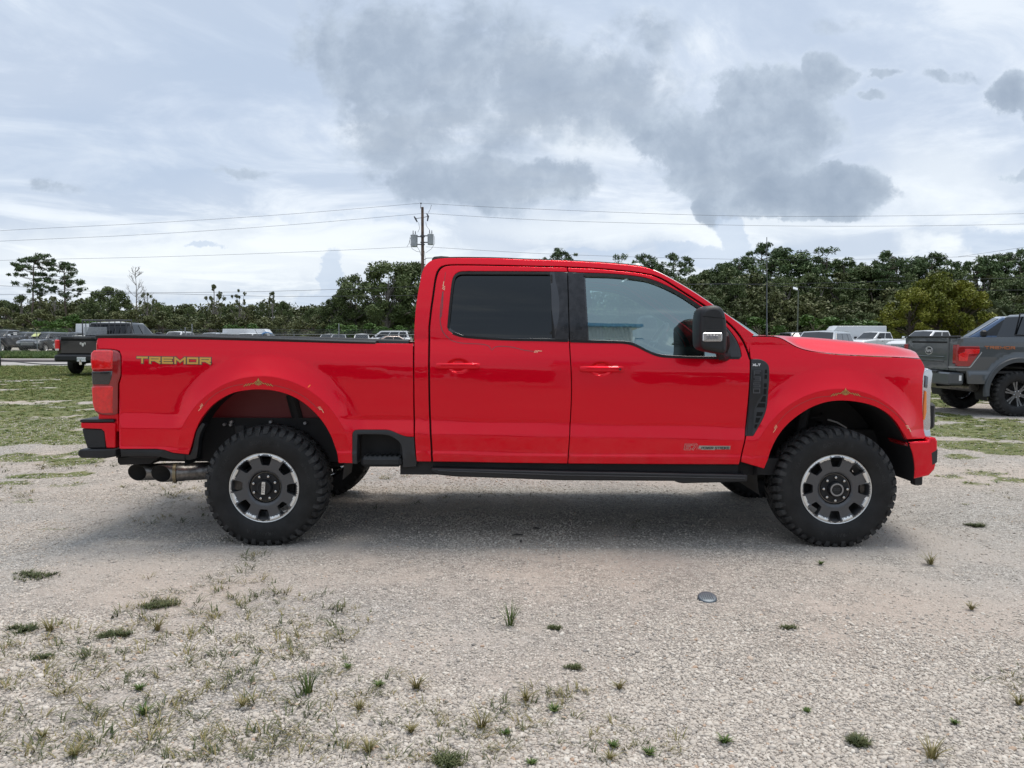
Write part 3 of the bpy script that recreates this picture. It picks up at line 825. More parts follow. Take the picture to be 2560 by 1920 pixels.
# ================================================================== trees
def leafmat(name, stops, rough=.55):
    m = bpy.data.materials.new(name); m.use_nodes = True; t = m.node_tree; b = t.nodes['Principled BSDF']; q = NG(t)
    isl = q.n('ShaderNodeNewGeometry').outputs['Random Per Island']
    tcn = q.n('ShaderNodeTexCoord'); oi = q.n('ShaderNodeObjectInfo')
    n = q.noise(tcn.outputs['Object'], .55, 4, .6)
    f = q.m('ADD', q.m('MULTIPLY', n, .70), q.m('ADD', q.m('MULTIPLY', isl, .16), q.m('MULTIPLY', oi.outputs['Random'], .16)))
    q.l(q.ramp(f, stops), b.inputs['Base Color']); b.inputs['Roughness'].default_value = rough; b.inputs['Specular IOR Level'].default_value = .25
    return m
LOAK = leafmat('oak_leaves', [(.25, (0.045, 0.065, 0.023)), (.5, (0.079, 0.109, 0.037)), (.7, (0.125, 0.159, 0.057)), (.9, (0.198, 0.220, 0.092))])
LPINE = leafmat('pine_needles', [(.25, (0.046, 0.074, 0.031)), (.5, (0.080, 0.125, 0.047)), (.75, (0.143, 0.196, 0.072)), (.95, (0.215, 0.250, 0.104))])
LBUSH = leafmat('bush_leaves', [(.25, (0.057, 0.072, 0.028)), (.5, (0.099, 0.116, 0.044)), (.7, (0.152, 0.158, 0.066)), (.9, (0.228, 0.221, 0.109))])
LYEL = leafmat('yellow_green_leaves', [(.25, (0.072, 0.088, 0.011)), (.5, (0.143, 0.160, 0.018)), (.7, (0.226, 0.224, 0.029)), (.9, (0.307, 0.267, 0.045))])
LBRI = leafmat('bright_green_leaves', [(.25, (.035, .070, .014)), (.5, (.060, .12, .020)), (.8, (.11, .18, .04))])
LPALM = leafmat('palm_leaves', [(.25, (.035, .050, .022)), (.5, (.065, .085, .038)), (.8, (.12, .13, .06))])
BARK = mat('bark', (.11, .085, .068), .9, bump=.5, bscale=14, vary=.35, vscale=5)
BARKG = mat('grey_bark', (.20, .18, .16), .9, bump=.4, bscale=14, vary=.3, vscale=4)

def leaves(centers, radii, per, size, seed, flat=.7, aspect=1.6, upb=.5):
    r = np.random.default_rng(seed); Vs = []
    for (c, rad, n) in zip(centers, radii, per):
        d = r.normal(size=(n, 3)); d /= np.linalg.norm(d, axis=1)[:, None]
        rr = rad * r.uniform(.25, 1.08, n) ** .6
        p = np.asarray(c) + d * rr[:, None] * np.array([1, 1, flat])
        nn = r.normal(size=(n, 3)) + d * .6 + np.array([0, 0, upb]); nn /= np.linalg.norm(nn, axis=1)[:, None]
        a = np.cross(nn, r.normal(size=(n, 3))); a /= np.linalg.norm(a, axis=1)[:, None]; b = np.cross(nn, a)
        s = size * r.uniform(.5, 1.35, n)[:, None]
        a = a * s * aspect * .5; b = b * s * .5
        Vs.append(np.stack([p - a, p - b * .8, p + a, p + b * .8], 1))
    V = np.concatenate(Vs).reshape(-1, 3); F = np.arange(len(V)).reshape(-1, 4)
    return V, F
def limb(q, p0, p1, r0, r1, r, wob=.12, n=6):
    p0, p1 = Vector(p0), Vector(p1); L = (p1 - p0).length
    pts = [p0.lerp(p1, t) + Vector((r.uniform(-1, 1), r.uniform(-1, 1), r.uniform(-.5, .5))) * wob * L * math.sin(math.pi * t) * .5 for t in np.linspace(0, 1, 6)]
    q.tube(pts, [r0 + (r1 - r0) * t for t in np.linspace(0, 1, 6)], n); return pts
TREE = {}
def proto_tree(kind, var):
    key = (kind, var)
    if key in TREE: return TREE[key]
    r = random.Random(hash((kind, var)) % 1000 if False else sum(map(ord, kind)) * 7 + var * 13); q = MB(); C = []; R = []; N = []
    if kind in ('oak', 'sparse', 'bush', 'yellow', 'bright'):
        H = {'oak': 10, 'sparse': 9, 'bush': 5, 'yellow': 8, 'bright': 3.2}[kind]; W = {'oak': 5.2, 'sparse': 3.2, 'bush': 3.3, 'yellow': 4.6, 'bright': 2.2}[kind]
        base = {'oak': .10, 'sparse': .35, 'bush': .0, 'yellow': .12, 'bright': 0.}[kind]
        nc = {'oak': 58, 'sparse': 30, 'bush': 34, 'yellow': 52, 'bright': 16}[kind]
        q.tube([(0, 0, -.2), (r.uniform(-.2, .2), r.uniform(-.2, .2), H * .25), (r.uniform(-.4, .4), r.uniform(-.4, .4), H * .5), (r.uniform(-.5, .5), 0, H * .8)], [.035 * H, .028 * H, .018 * H, .006 * H], 8)
        for i in range(nc):
            a = r.uniform(0, 6.283); t = r.random()
            z = H * (base + (1 - base) * (t ** .8)); env = math.sin(math.pi * min(1, .18 + .82 * t) ** 1.0) ** .6 if kind != 'bush' else math.cos(t * 1.45) ** .6
            rad = W * env * math.sqrt(r.uniform(.15, 1.)) * r.uniform(.7, 1.22)
            c = (rad * math.cos(a), rad * math.sin(a), min(z, H * .97))
            C.append(c); rr = r.uniform(.12, .25) * W * (.62 if kind == 'sparse' else 1); R.append(rr); N.append(int({'oak': 230, 'sparse': 90, 'bush': 150, 'yellow': 260, 'bright': 150}[kind]))
            if r.random() < .5: limb(q, (0, 0, H * (.15 + .5 * t)), c, .012 * H, .004 * H, r)
        size = {'oak': .23, 'sparse': .19, 'bush': .20, 'yellow': .21, 'bright': .18}[kind]
        V, F = leaves(C, R, N, size, var + 5, .72)
        lm = {'oak': LOAK, 'sparse': LBUSH, 'bush': LBUSH, 'yellow': LYEL, 'bright': LBRI}[kind]; top = H
    elif kind == 'pine':
        H = 14; lean = r.uniform(-.6, .6)
        tr = [(lean * t ** 2 + r.uniform(-.12, .12), r.uniform(-.1, .1), H * t) for t in np.linspace(0, .95, 9)]
        q.tube(tr, [.19 - .13 * t for t in np.linspace(0, 1, 9)], 8)
        for i in range(r.randint(26, 32)):
            t = r.uniform(.50, 1.0) ** .8; t = min(1, t); a = r.uniform(0, 6.283); L = (1 - abs(t - .78) * 2.2) * r.uniform(1.2, 3.0) + .4
            L = max(.3, L); p0 = Vector((lean * t * t, 0, H * (t - .05))); p1 = p0 + Vector((L * math.cos(a), L * math.sin(a), r.uniform(.1, .9)))
            limb(q, p0, p1, .05, .02, r)
            for k in range(r.randint(2, 4)):
                C.append(tuple(p1 + Vector((r.uniform(-.7, .7), r.uniform(-.7, .7), r.uniform(-.2, .35))))); R.append(r.uniform(.28, .62)); N.append(46)
        for i in range(4): C.append((lean + r.uniform(-.4, .4), r.uniform(-.4, .4), H * .96 + r.uniform(-.6, .3))); R.append(.6); N.append(80)
        V, F = leaves(C, R, N, .17, var + 40, .6, 3., .8); lm = LPINE; top = H
    elif kind == 'pinefull':
        H = 12
        q.tube([(0, 0, -.2), (0.1, 0, H * .4), (0, .1, H * .9)], [.2, .14, .05], 8)
        for i in range(80):
            t = r.uniform(.22, 1.); a = r.uniform(0, 6.283); W = 3.0 * math.sin(math.pi * min(1, (t - .08) / 1.0)) ** .7 + .3
            L = W * r.uniform(.4, 1.05); c = (L * math.cos(a), L * math.sin(a), H * t * .97)
            C.append(c); R.append(r.uniform(.38, .8)); N.append(90); limb(q, (0, 0, H * t * .92), c, .04, .015, r, n=4)
        V, F = leaves(C, R, N, .18, var + 60, .65, 2.8, .8); lm = LPINE; top = H
    elif kind == 'dead':
        H = 12; q.tube([(0, 0, -.2), (.1, 0, H * .4), (-.1, .1, H * .75), (.1, 0, H)], [.16, .12, .07, .02], 7)
        def br(p, d, L, rad, dep):
            p1 = p + d * L; pm = p.lerp(p1, .5) + Vector((r.uniform(-1, 1), r.uniform(-1, 1), -.3)) * L * .06
            q.tube([p, pm, p1], [rad, rad * .8, rad * .55], 4)
            if dep:
                for k in range(3): br(p.lerp(p1, r.uniform(.45, 1.)), (d + Vector((r.uniform(-.9, .9), r.uniform(-.9, .9), r.uniform(0, .8)))).normalized(), L * r.uniform(.45, .7), rad * .55, dep - 1)
        for i in range(22):
            t = r.uniform(.42, .98); a = r.uniform(0, 6.283)
            br(Vector((0, 0, H * t)), Vector((math.cos(a), math.sin(a), r.uniform(.3, .9))).normalized(), (1.25 - t) * 2.9, .045, 3)
        TREE[key] = (q.build('trunk', BARKG, None), None, H); _hide(TREE[key]); return TREE[key]
    elif kind == 'palm':
        H = 5; q.tube([(0, 0, -.1), (.05, 0, H * .5), (0, 0, H * .85)], [.2, .17, .16], 8); V = []; F = []
        for i in range(46):
            a = r.uniform(0, 6.283); e = r.uniform(-.5, 1.2); L = r.uniform(1.2, 1.8); d = Vector((math.cos(a) * math.cos(e), math.sin(a) * math.cos(e), math.sin(e)))
            c = Vector((0, 0, H * .88)) + d * L * .6; s = d.orthogonal().normalized(); u = s.cross(d)
            for k in range(9):
                an = (k - 4) * .22; dd = (d * math.cos(an) + s * math.sin(an)) + Vector((0, 0, -.12 * abs(k - 4) / 4)); w = u.cross(dd).normalized() * .035
                o = len(V); tip = c + dd * L * .6 + Vector((0, 0, -.22)); V += [tuple(c - w), tuple(c + w), tuple(c + dd * L * .35 + w * 1.2), tuple(tip), tuple(c + dd * L * .35 - w * 1.2)]
                F.append((o, o + 1, o + 2, o + 3, o + 4))
        lm = LPALM; top = H + .8
    tr = q.build('trunk', BARKG if kind in ('sparse', 'oak') else BARK, None)
    if isinstance(V, list): V = np.array(V)
    cm_ = bpy.data.meshes.new('crown'); cm_.from_pydata(V.tolist(), [], [tuple(int(i) for i in f) for f in F]); cm_.materials.append(lm)
    cr = link('crown', cm_); TREE[key] = (tr, cr, top); _hide(TREE[key]); return TREE[key]
_pro = []
def _hide(t):
    for o in t[:2]:
        if o: _pro.append(o)
LM = [(-200, 'left of the tall slash pine at the left edge'), (40, 'around the tall slash pine'), (105, 'under the forked pine'), (165, 'right of the forked pine'), (215, 'by the loose-crowned oak'), (275, 'under the bare dead tree'), (330, 'right of the bare dead tree'),
      (390, 'left of the first thin-crowned pine'), (440, 'under the first thin-crowned pine'), (500, 'under the second thin-crowned tree'), (555, 'by the airy grey-green tree'), (625, 'right of the airy grey-green tree'), (670, 'touching the big oak on its left'), (1300, 'behind the windshield header'),
      (1440, 'behind the front pillar'), (1500, 'just right of the lone pine'), (1560, 'behind the side mirror, above the cowl'), (1615, 'left of the aerial mast'), (1660, 'right of the aerial mast'), (1715, 'at the floodlight pole'), (1775, 'above the silver crossover roof'), (1835, 'above the white van'),
      (1885, 'above the white crew cab pickup'), (1940, 'left of the yellow-green tree'), (1990, 'behind the left half of the yellow-green tree'), (2050, 'behind the right half of the yellow-green tree'), (2100, 'above the cabbage palms'), (2155, 'above the grey pickup cab'), (2210, 'at the right picture edge'), (2260, 'beyond the right picture edge')]
_used = {}
def landmark(xd):
    s_ = [t for x_, t in LM if x_ <= xd]; return s_[-1] if s_ else LM[0][1]
def tree(kind, xd, yd, Y, label, group=None, var=0, wide=1., name=None, rot=None):
    """xd,yd: crown top in the 2212-px-wide view of the photograph; Y: distance"""
    p = at(xd * 1.15732, yd * 1.15732, Y); tr, cr, H = proto_tree(kind, var); s = max(.3, p.z / H)
    nm = name or {'oak': 'oak_tree', 'sparse': 'sparse_tree', 'bush': 'bush', 'yellow': 'yellow_green_tree', 'bright': 'bush', 'pine': 'pine_tree', 'pinefull': 'pine_tree', 'dead': 'dead_tree', 'palm': 'palm_tree'}[kind]
    r_ = random.Random(int(xd * 13 + Y)).uniform(0, 6.28) if rot is None else rot
    if label in _used:
        label = label + (', right-hand one' if xd > _used[label] else ', left-hand one')
        while label in _used: label += ', lower'
    _used[label] = xd
    t = thing(nm, label, {'bush': 'bush', 'bright': 'bush'}.get(kind, 'tree'), (p.x, Y, 0), r_, group)
    t.scale = (s * wide, s * wide, s)
    for o in (tr, cr):
        if o is None: continue
        c = o.copy(); COL.objects.link(c); c.parent = t; c.location = (0, 0, 0)
    return t
# left skyline
tree('pine', 65, 548, 112, 'tallest slash pine at far left with a long bare trunk', var=0, wide=.95, rot=.5)
tree('pine', 138, 561, 116, 'forked pine with open crown, second from the left', var=1, wide=1.05, rot=2.)
tree('dead', 293, 582, 110, 'bare dead tree with upswept grey twigs above the left tree line', var=0, wide=.75)
tree('sparse', 462, 615, 105, 'thin-crowned pine standing above the wood left of the large oak', var=0, wide=.62)
tree('sparse', 517, 624, 108, 'second thin-crowned tree just right of its taller twin', var=1, wide=.55)
tree('sparse', 588, 630, 100, 'small airy grey-green tree between the thin pines and the big oak', var=2, wide=.42)
tree('oak', 232, 624, 104, 'rounded loose-crowned oak left of the dead tree', var=1, wide=.9)
tree('sparse', 318, 632, 106, 'brownish tree crown under the bare dead tree', var=3, wide=.6)
tree('oak', 838, 570, 92, 'massive dark live oak behind the red pickup bed beside the utility pole', var=0, wide=1.02)
tree('oak', 765, 598, 93, 'left shoulder of the massive oak clump, lower crown', var=2, wide=.85)
tree('oak', 905, 575, 94, 'oak crown directly behind the utility pole', var=3, wide=.9)
tree('oak', 730, 640, 92, 'lowest leftmost oak crown of the big clump', var=1, wide=.8)
GL = 'low trees along the left skyline'
k = 0
for xd, yd, Y, kind, w in ((-40, 650, 118, 'oak', .8), (10, 652, 120, 'oak', .9), (45, 640, 118, 'oak', .8), (85, 640, 116, 'sparse', .8), (112, 655, 120, 'bush', 1.2), (160, 662, 118, 'bush', 1.1), (195, 658, 112, 'oak', .8), (268, 655, 116, 'oak', .8),
                       (345, 655, 118, 'oak', .8), (385, 660, 122, 'bush', 1.2), (415, 665, 118, 'oak', .7), (450, 668, 120, 'bush', 1.2), (492, 662, 118, 'oak', .75), (540, 662, 116, 'bush', 1.), (566, 655, 118, 'oak', .6), (610, 655, 114, 'oak', .6),
                       (645, 665, 118, 'bush', 1.1), (672, 668, 112, 'oak', .6), (700, 664, 108, 'bush', 1.), (118, 640, 108, 'sparse', .7), (30, 668, 104, 'bush', 1.2), (75, 670, 100, 'bush', 1.2), (140, 674, 102, 'bush', 1.2), (205, 675, 100, 'bush', 1.1),
                       (255, 676, 98, 'bush', 1.2), (300, 672, 98, 'bush', 1.2), (350, 676, 100, 'bush', 1.2), (400, 680, 98, 'bush', 1.3), (450, 682, 96, 'bush', 1.3), (505, 680, 98, 'bush', 1.3), (560, 682, 98, 'bush', 1.3), (620, 680, 96, 'bush', 1.3), (675, 684, 92, 'bush', 1.3)):
    tree(kind, xd, yd, Y, ('taller ' if yd < 660 else 'low front ' if Y < 105 else 'low ') + {'oak': 'rounded grey-green crown ', 'sparse': 'loose grey-green crown ', 'bush': 'bushy crown '}[kind] + landmark(xd), GL, var=k % 4, wide=w, name='skyline_tree'); k += 1
for i, (xd, yd, Y) in enumerate(((113, 690, 92), (150, 684, 92), (175, 690, 92), (135, 700, 88))):
    tree('bright', xd, yd, Y, ('bright shrub above the grey SUV, left one', 'tallest bright green shrub left of the white van', 'bright green shrub touching the white van', 'lowest bright shrub in front of the others')[i], 'bright shrubs behind the left lot', var=i % 2, wide=1.1)
tree('bright', 530, 700, 84, 'bright lime green shrub beside the swirl-painted van', var=0, wide=1.6)
tree('bright', 895, 700, 86, 'yellowish green shrub tight behind the red cab', var=1, wide=1.)
for i, (xd, yd) in enumerate(((735, 700), (790, 702), (850, 704))):
    tree('bright', xd, yd, 84, ('low weedy shrub under the left end of the oak', 'low weedy shrub under the middle of the oak', 'low weedy shrub by the utility pole foot')[i], 'weedy shrubs under the oak', var=i % 2, wide=1.5)
# pines above the cab roof
tree('pine', 1205, 540, 100, 'round-topped pine peeking over the red cab roof', var=2, wide=1., rot=1.)
tree('pinefull', 1342, 549, 100, 'left crown of the pine pair behind the windshield header', var=0, wide=.7)
tree('pinefull', 1388, 544, 102, 'right crown of the pine pair behind the windshield header', var=1, wide=.75)
tree('pine', 1457, 545, 96, 'lone pine with visible trunk above the front pillar', var=3, wide=.9, rot=3.)
tree('pinefull', 1418, 575, 98, 'lower bushy pine left of the lone pine', var=2, wide=.8)
# right wood
RN = ((1490, 578, 92, 'pinefull', .95), (1525, 590, 90, 'oak', .8), (1570, 566, 90, 'pinefull', 1.), (1598, 556, 92, 'pinefull', .95), (1640, 528, 98, 'pine', .85), (1668, 545, 90, 'pinefull', 1.), (1704, 537, 90, 'pinefull', 1.25), (1745, 562, 88, 'pinefull', .9),
      (1787, 534, 90, 'pinefull', 1.05), (1824, 560, 88, 'pinefull', .85), (1858, 570, 90, 'pine', .9), (1885, 592, 92, 'oak', .7), (1912, 562, 86, 'pine', 1.), (1938, 538, 88, 'pinefull', 1.05), (1975, 562, 88, 'pinefull', .9), (2012, 545, 90, 'pinefull', 1.05),
      (2045, 562, 88, 'pinefull', .8), (2068, 560, 92, 'pine', .8), (2112, 553, 88, 'pinefull', .95), (2145, 565, 90, 'pinefull', .8), (2170, 540, 90, 'pine', .95), (2205, 558, 88, 'pinefull', 1.), (2245, 550, 88, 'pinefull', 1.1), (2300, 560, 90, 'pinefull', 1.))
LBL = {1640: 'tall open pine rising just left of the aerial mast', 1704: 'broad dark pine crown right of the aerial mast', 1787: 'peaked pine between two sky gaps in the right wood', 1938: 'highest broad pine above the yellow-green tree', 2170: 'open pine near the right edge of the picture', 2012: 'twin-topped pine behind the yellow-green tree'}
for i, (xd, yd, Y, kind, w) in enumerate(RN):
    tree(kind, xd, yd, Y, LBL.get(xd, ('open-crowned pine ' if kind == 'pine' else 'broadleaf crown ' if kind == 'oak' else 'dense dark pine ') + landmark(xd)), None if xd in LBL else 'pines of the right wood', var=i % 4, wide=w)
k = 0
for row, (y0, Y0) in enumerate(((588, 86), (612, 82), (645, 78), (678, 76))):
    for xd in range(1440 + row * 17, 2330, 62):
        rr = random.Random(xd * 3 + row); yd = y0 + rr.uniform(-10, 14); 
        if row == 0 and xd < 1560: yd += 25
        kd_ = rr.choice(['oak', 'oak', 'bush', 'sparse']) if row < 2 else rr.choice(['bush', 'oak', 'bush'])
        tree(kd_, xd + rr.uniform(-14, 14), yd, Y0 + rr.uniform(-1.5, 1.5), ('dull green understorey tree of the top tier ', 'understorey tree of the second tier ', 'shrubby tree of the third tier ', 'front-row shrubby tree ')[row] + landmark(xd), 'understorey of the right wood', var=k % 4, wide=rr.uniform(.75, 1.05) if row < 2 else 1.15, name='understorey_tree'); k += 1
tree('yellow', 2030, 598, 71, 'large yellow-green tree standing out in the right wood', var=0, wide=.85)
tree('yellow', 1968, 628, 70, 'lower left bough mass of yellow-green leaves', var=1, wide=.85)
tree('yellow', 2080, 614, 70.5, 'right-hand yellow-green crown beside the palms', var=2, wide=.85)
tree('bright', 1760, 682, 72, 'fresh green bush below the floodlight pole', var=0, wide=1.3); tree('bright', 1640, 690, 72, 'green bush left of the aerial base', var=1, wide=1.4)
tree('bright', 1858, 690, 71, 'green bush right of the white van', var=0, wide=1.6)
tree('palm', 2130, 652, 70, 'cabbage palm above the blue pickup', var=0); tree('palm', 2165, 660, 71, 'shorter cabbage palm behind the grey cab', var=1); tree('palm', 1832, 685, 71, 'cabbage palm behind the white van', var=1)
for o in _pro: bpy.data.objects.remove(o)

# far wood reading as one mass, left, right and behind the viewer
def thicket(name, x0, x1, Y, h0, h1, n, per, size, seed, mm, depth=6):
    r = np.random.default_rng(seed); x = r.uniform(x0, x1, n); y = Y + r.uniform(-depth, depth, n)
    hh = h0 + (h1 - h0) * fbm(x * .06 + 3, 0 * x + seed, 4, seed); z = hh * r.uniform(.05, 1., n) ** .8
    V, F = leaves(np.stack([x, y, z], 1), r.uniform(1.2, 2.2, n), [per] * n, size, seed)
    me = bpy.data.meshes.new(name); me.from_pydata(V.tolist(), [], F.tolist()); me.materials.append(mm)
    o = link(name, me); o['kind'] = 'stuff'; return o
thicket('far_wood', -130, 0, 128, 5.0, 7.5, 420, 230, .34, 1, LBUSH)
thicket('far_wood', 0, 130, 98, 5.0, 8.5, 520, 260, .32, 2, LOAK)
thicket('far_wood', -110, 110, -66, 7, 13, 700, 50, 1.1, 3, LOAK)
q = MB(); q.box(-132, 0, 134, 134.5, 0, 4.6); q.box(0, 132, 105, 105.5, 0, 6.0); o = q.build('wood_shade_sheet', mat('painted_wood_shade', (.05, .06, .03), 1.), None, smooth=False); o['kind'] = 'stuff'  # dark upright sheets painted as the shade behind the trees

# ================================================================== utility pole, wires, lamps
PY = 76.
WOOD = mat('pole_wood', (.13, .085, .065), .9, bump=.3, bscale=10, vary=.35, vscale=3)
PIRON = mat('pole_iron', (.10, .10, .11), .6, .3); TGREY = mat('transformer_grey', (.36, .38, .40), .5, .1, vary=.12, vscale=2)
c8 = lambda x, y: at(900 + x * .22913, 480 + y * .22913, PY)
top = c8(681, 165); pole = thing('utility_pole', 'brown wooden utility pole with two grey transformers behind the cab', 'utility pole', (top.x, PY, 0))
q = MB(); q.tube([(top.x + .03, PY, 0), (top.x, PY, top.z * .5), (top.x, PY, top.z)], [.19, .165, .13], 12); q.build('pole_shaft', WOOD, pole)
for (x0, x1, y0, y1, nm) in ((555, 630, 470, 600, 'l'), (738, 805, 462, 578, 'r')):
    a, b = c8(x0, y1), c8(x1, y0); cx = (a.x + b.x) / 2; R = (b.x - a.x) / 2; q = MB()
    q.lathe([(.001, a.z), (R * .9, a.z), (R * .9, a.z + .03), (R * .96, a.z + .05), (R, a.z + .3), (R, b.z - .08), (R * 1.06, b.z - .06), (R * 1.06, b.z - .02), (R * .6, b.z + .05), (.001, b.z + .07)], (cx, PY - .1, 0), 20, 'Z')
    tf = q.build('transformer', TGREY, pole)
    for dx, h in ((-.1, .42), (.12, .36)):
        q = MB(); q.lathe([(.05, 0), (.05, .05), (.03, .06), (.06, .12), (.03, .14), (.055, .2), (.028, .22), (.045, .28), (.02, h)], (cx + dx, PY - .1, b.z + .02), 10, 'Z'); q.build('bushing', PIRON, tf)
    for zz in (b.z - .15, a.z + .25):
        q = MB(); q.box(min(cx, top.x), max(cx, top.x), PY - .06, PY + .0, zz - .05, zz + .05); q.lathe([(.20, -.05), (.22, -.05), (.22, .05), (.20, .05)], (top.x, PY, zz), 12, 'Z'); q.build('mounting_bracket', PIRON, pole, smooth=False)
q = MB(); a = c8(660, 180); b = c8(665, 125); q.tube([a, b], .03, 6); q.lathe([(.04, 0), (.09, .03), (.04, .06), (.09, .1), (.03, .13)], (b.x, PY, b.z - .05), 10, 'Z'); q.build('top_insulator', PIRON, pole)
for pts in (((590, 265), (605, 290), (625, 328)), ((728, 235), (745, 265), (735, 318))):
    q = MB(); q.tube([c8(*p) for p in pts], [.05, .09, .06], 8); q.tube([c8(pts[1][0], pts[1][1]), c8(681, 280)], .03, 5); q.build('cutout_switch', PIRON, pole)
for pts in (((640, 330), (650, 400), (630, 440)), ((718, 330), (725, 370), (755, 410)), ((780, 140), (765, 190), (745, 225)), ((545, 490), (545, 560), (570, 620), (620, 650), (665, 655)), ((810, 480), (815, 560), (780, 620), (715, 665)), ((625, 600), (650, 640), (665, 690)), ((700, 640), (712, 720), (710, 800)), ((550, 500), (535, 560), (512, 598))):
    q = MB(); q.tube(catmull([tuple(c8(*p)) for p in pts], .2) if False else [c8(*p) for p in pts], .018, 5); q.build('jumper_wire', PIRON, pole)
q = MB(); q.tube([c8(700, 740), c8(730, 722), c8(790, 720)], .03, 6); q.build('conduit', PIRON, pole)
WIRE = mat('wire_grey', (.08, .08, .09), .6)
wires = [('top power line, left span from the pole', [(-300, 602), (0, 577), (350, 559), (700, 537), (1053, 508)]), ('top power line, right span from the pole', [(1053, 508), (1300, 521), (1800, 539), (2200, 540), (2560, 534), (2800, 526)]),
         ('second power line left of the pole', [(-300, 620), (0, 603), (350, 587), (700, 564), (1052, 534)]), ('second power line right of the pole', [(1058, 533), (1400, 552), (1900, 564), (2250, 565), (2560, 560), (2800, 552)]),
         ('third wire left of the transformers', [(-300, 660), (0, 651), (400, 642), (750, 630), (1030, 617)]), ('third wire right of the transformers', [(1065, 617), (1400, 636), (1900, 649), (2300, 645), (2560, 635), (2800, 620)]),
         ('steep wire crossing the far right pines', [(2395, 642), (2560, 618), (2800, 580)]),
         ('upper communication cable crossing the left tree line', [(-300, 700), (0, 714), (289, 730), (640, 729), (1056, 716)]), ('lower communication cable crossing the left tree line', [(-300, 738), (0, 736), (376, 734), (700, 741), (1056, 738)]),
         ('upper communication cable in front of the right wood', [(1056, 716), (1500, 712), (1900, 710), (2250, 703), (2560, 694), (2800, 686)]), ('lower communication cable in front of the right wood', [(1056, 738), (1500, 722), (1780, 709), (1990, 717), (2258, 725), (2560, 725), (2800, 722)])]
for i, (lb, pts) in enumerate(wires):
    P3 = [tuple(at(x, y, PY)) for x, y in pts]; V3 = [Vector(p) for p in P3]
    sm = []
    for a_ in range(len(V3) - 1):
        p0 = V3[max(0, a_ - 1)]; p1 = V3[a_]; p2 = V3[a_ + 1]; p3 = V3[min(len(V3) - 1, a_ + 2)]
        for j in range(8):
            t = j / 8; sm.append(.5 * ((2 * p1) + (p2 - p0) * t + (2 * p0 - 5 * p1 + 4 * p2 - p3) * t * t + (3 * p1 - p0 - 3 * p2 + p3) * t ** 3))
    sm.append(V3[-1]); q = MB(); q.tube(sm, 0.013 if i < 7 else .016, 5); o = q.build('power_line', WIRE, None)
    tag(o, lb, 'wire', 'overhead wires')
def floodlight(px, py, Y, label, tilt):
    p = at(px, py, Y); t = thing('floodlight_pole', label, 'light pole', (p.x, Y, 0))
    q = MB(); q.tube([(p.x, Y, 0), (p.x, Y, p.z)], [.06, .05], 8); q.build('pole_shaft', mat('pale_pole', (.14, .15, .12), .8), t)
    q = MB(); q.cbox(-.20, .20, -.04, .04, -.13, .13, .02); q.xf(Matrix.Translation((p.x - .30, Y - .1, p.z + .18)) @ Matrix.Rotation(math.radians(tilt), 4, 'Y') @ Matrix.Rotation(math.radians(-35), 4, 'X')); q.build('lamp_head', mat('lamp_white', (.75, .77, .8), .35), t)
    q = MB(); q.tube([(p.x, Y, p.z), (p.x - .25, Y - .05, p.z + .12)], .03, 6); q.build('lamp_arm', PIRON, t)
floodlight(1996, 727, 66, 'tall floodlight pole with white square lamp head in front of the right wood', 15)

# ================================================================== chain-link fence on the far side of the road
FY = 64.; FENCEM = mat('galvanised', (.28, .29, .30), .5, .6)
fx = [(94 - 1280) / 1924 * FY + 3.05 * i for i in range(-7, 16)]
fn = thing('chain_link_fence', 'chain-link fence with barbed wire in front of the left car lot', 'fence', (fx[7], FY, 0))
for x in fx:
    q = MB(); q.tube([(x, FY, 0), (x, FY, 1.66)], .034, 8); q.tube([(x, FY, 1.66), (x - .12, FY - .26, 2.04)], .022, 6); q.build('fence_post', FENCEM, fn)
q = MB(); q.tube([(fx[0], FY, 1.63), (fx[-1], FY, 1.63)], .024, 6); q.build('top_rail', FENCEM, fn)
for i in range(3):
    q = MB(); q.tube([(fx[0], FY - .09 * (i + 1), 1.66 + .115 * (i + 1)), (fx[-1], FY - .09 * (i + 1), 1.66 + .115 * (i + 1))], .009, 4); q.build('barbed_wire', FENCEM, fn)
q = MB(); L = fx[-1] - fx[0]; k = 0
while k * .22 < L + 1.6:
    for s_ in (1, -1):
        x0_ = fx[0] + k * .22; xa = x0_ if s_ > 0 else x0_; 
        p0_ = (x0_, FY + .03 * s_, .05); p1_ = (x0_ + s_ * 1.55, FY + .03 * s_, 1.6)
        q.tube([p0_, p1_], .0035, 3)
    k += 1
o = q.build('chain_link_fabric', FENCEM, fn); o['kind'] = 'stuff'
for px, py in ((480, 812), (463, 820), (847, 811)):
    p = at(px, py, 63.6); q = MB(); q.tube([(p.x, 63.6, 0), (p.x, 63.6, p.z)], .055, 8); q.lathe([(.06, 0), (.06, .03), (.001, .06)], (p.x, 63.6, p.z), 8, 'Z')
    tag(q.build('fence_end_post', FENCEM, None), {480: 'pale thick gate post right of the white SUV roof', 463: 'shorter gate post in front of the white SUV roof', 847: 'tall gate post under the left edge of the big oak'}[px], 'post')
# rope barrier at the lot edge
pa, pb = at(0, 907, 36.2), at(175, 905, 36.2); t = thing('rope_barrier', 'low sagging dark rope between stakes at the near edge of the road', 'rope barrier', (pa.x, 36.2, 0))
q = MB(); q.tube([(pa.x + (pb.x - pa.x + 2) * u, 36.2, .34 - .22 * math.sin(math.pi * u)) for u in np.linspace(0, 1, 14)], .025, 5); q.build('rope', PIRON, t)
for x in (pa.x - .05, pb.x + 2): q = MB(); q.cbox(x - .07, x + .07, 36.13, 36.27, 0, .5, .02); q.build('stake', mat('dark_stake', (.03, .03, .03), .8), t)

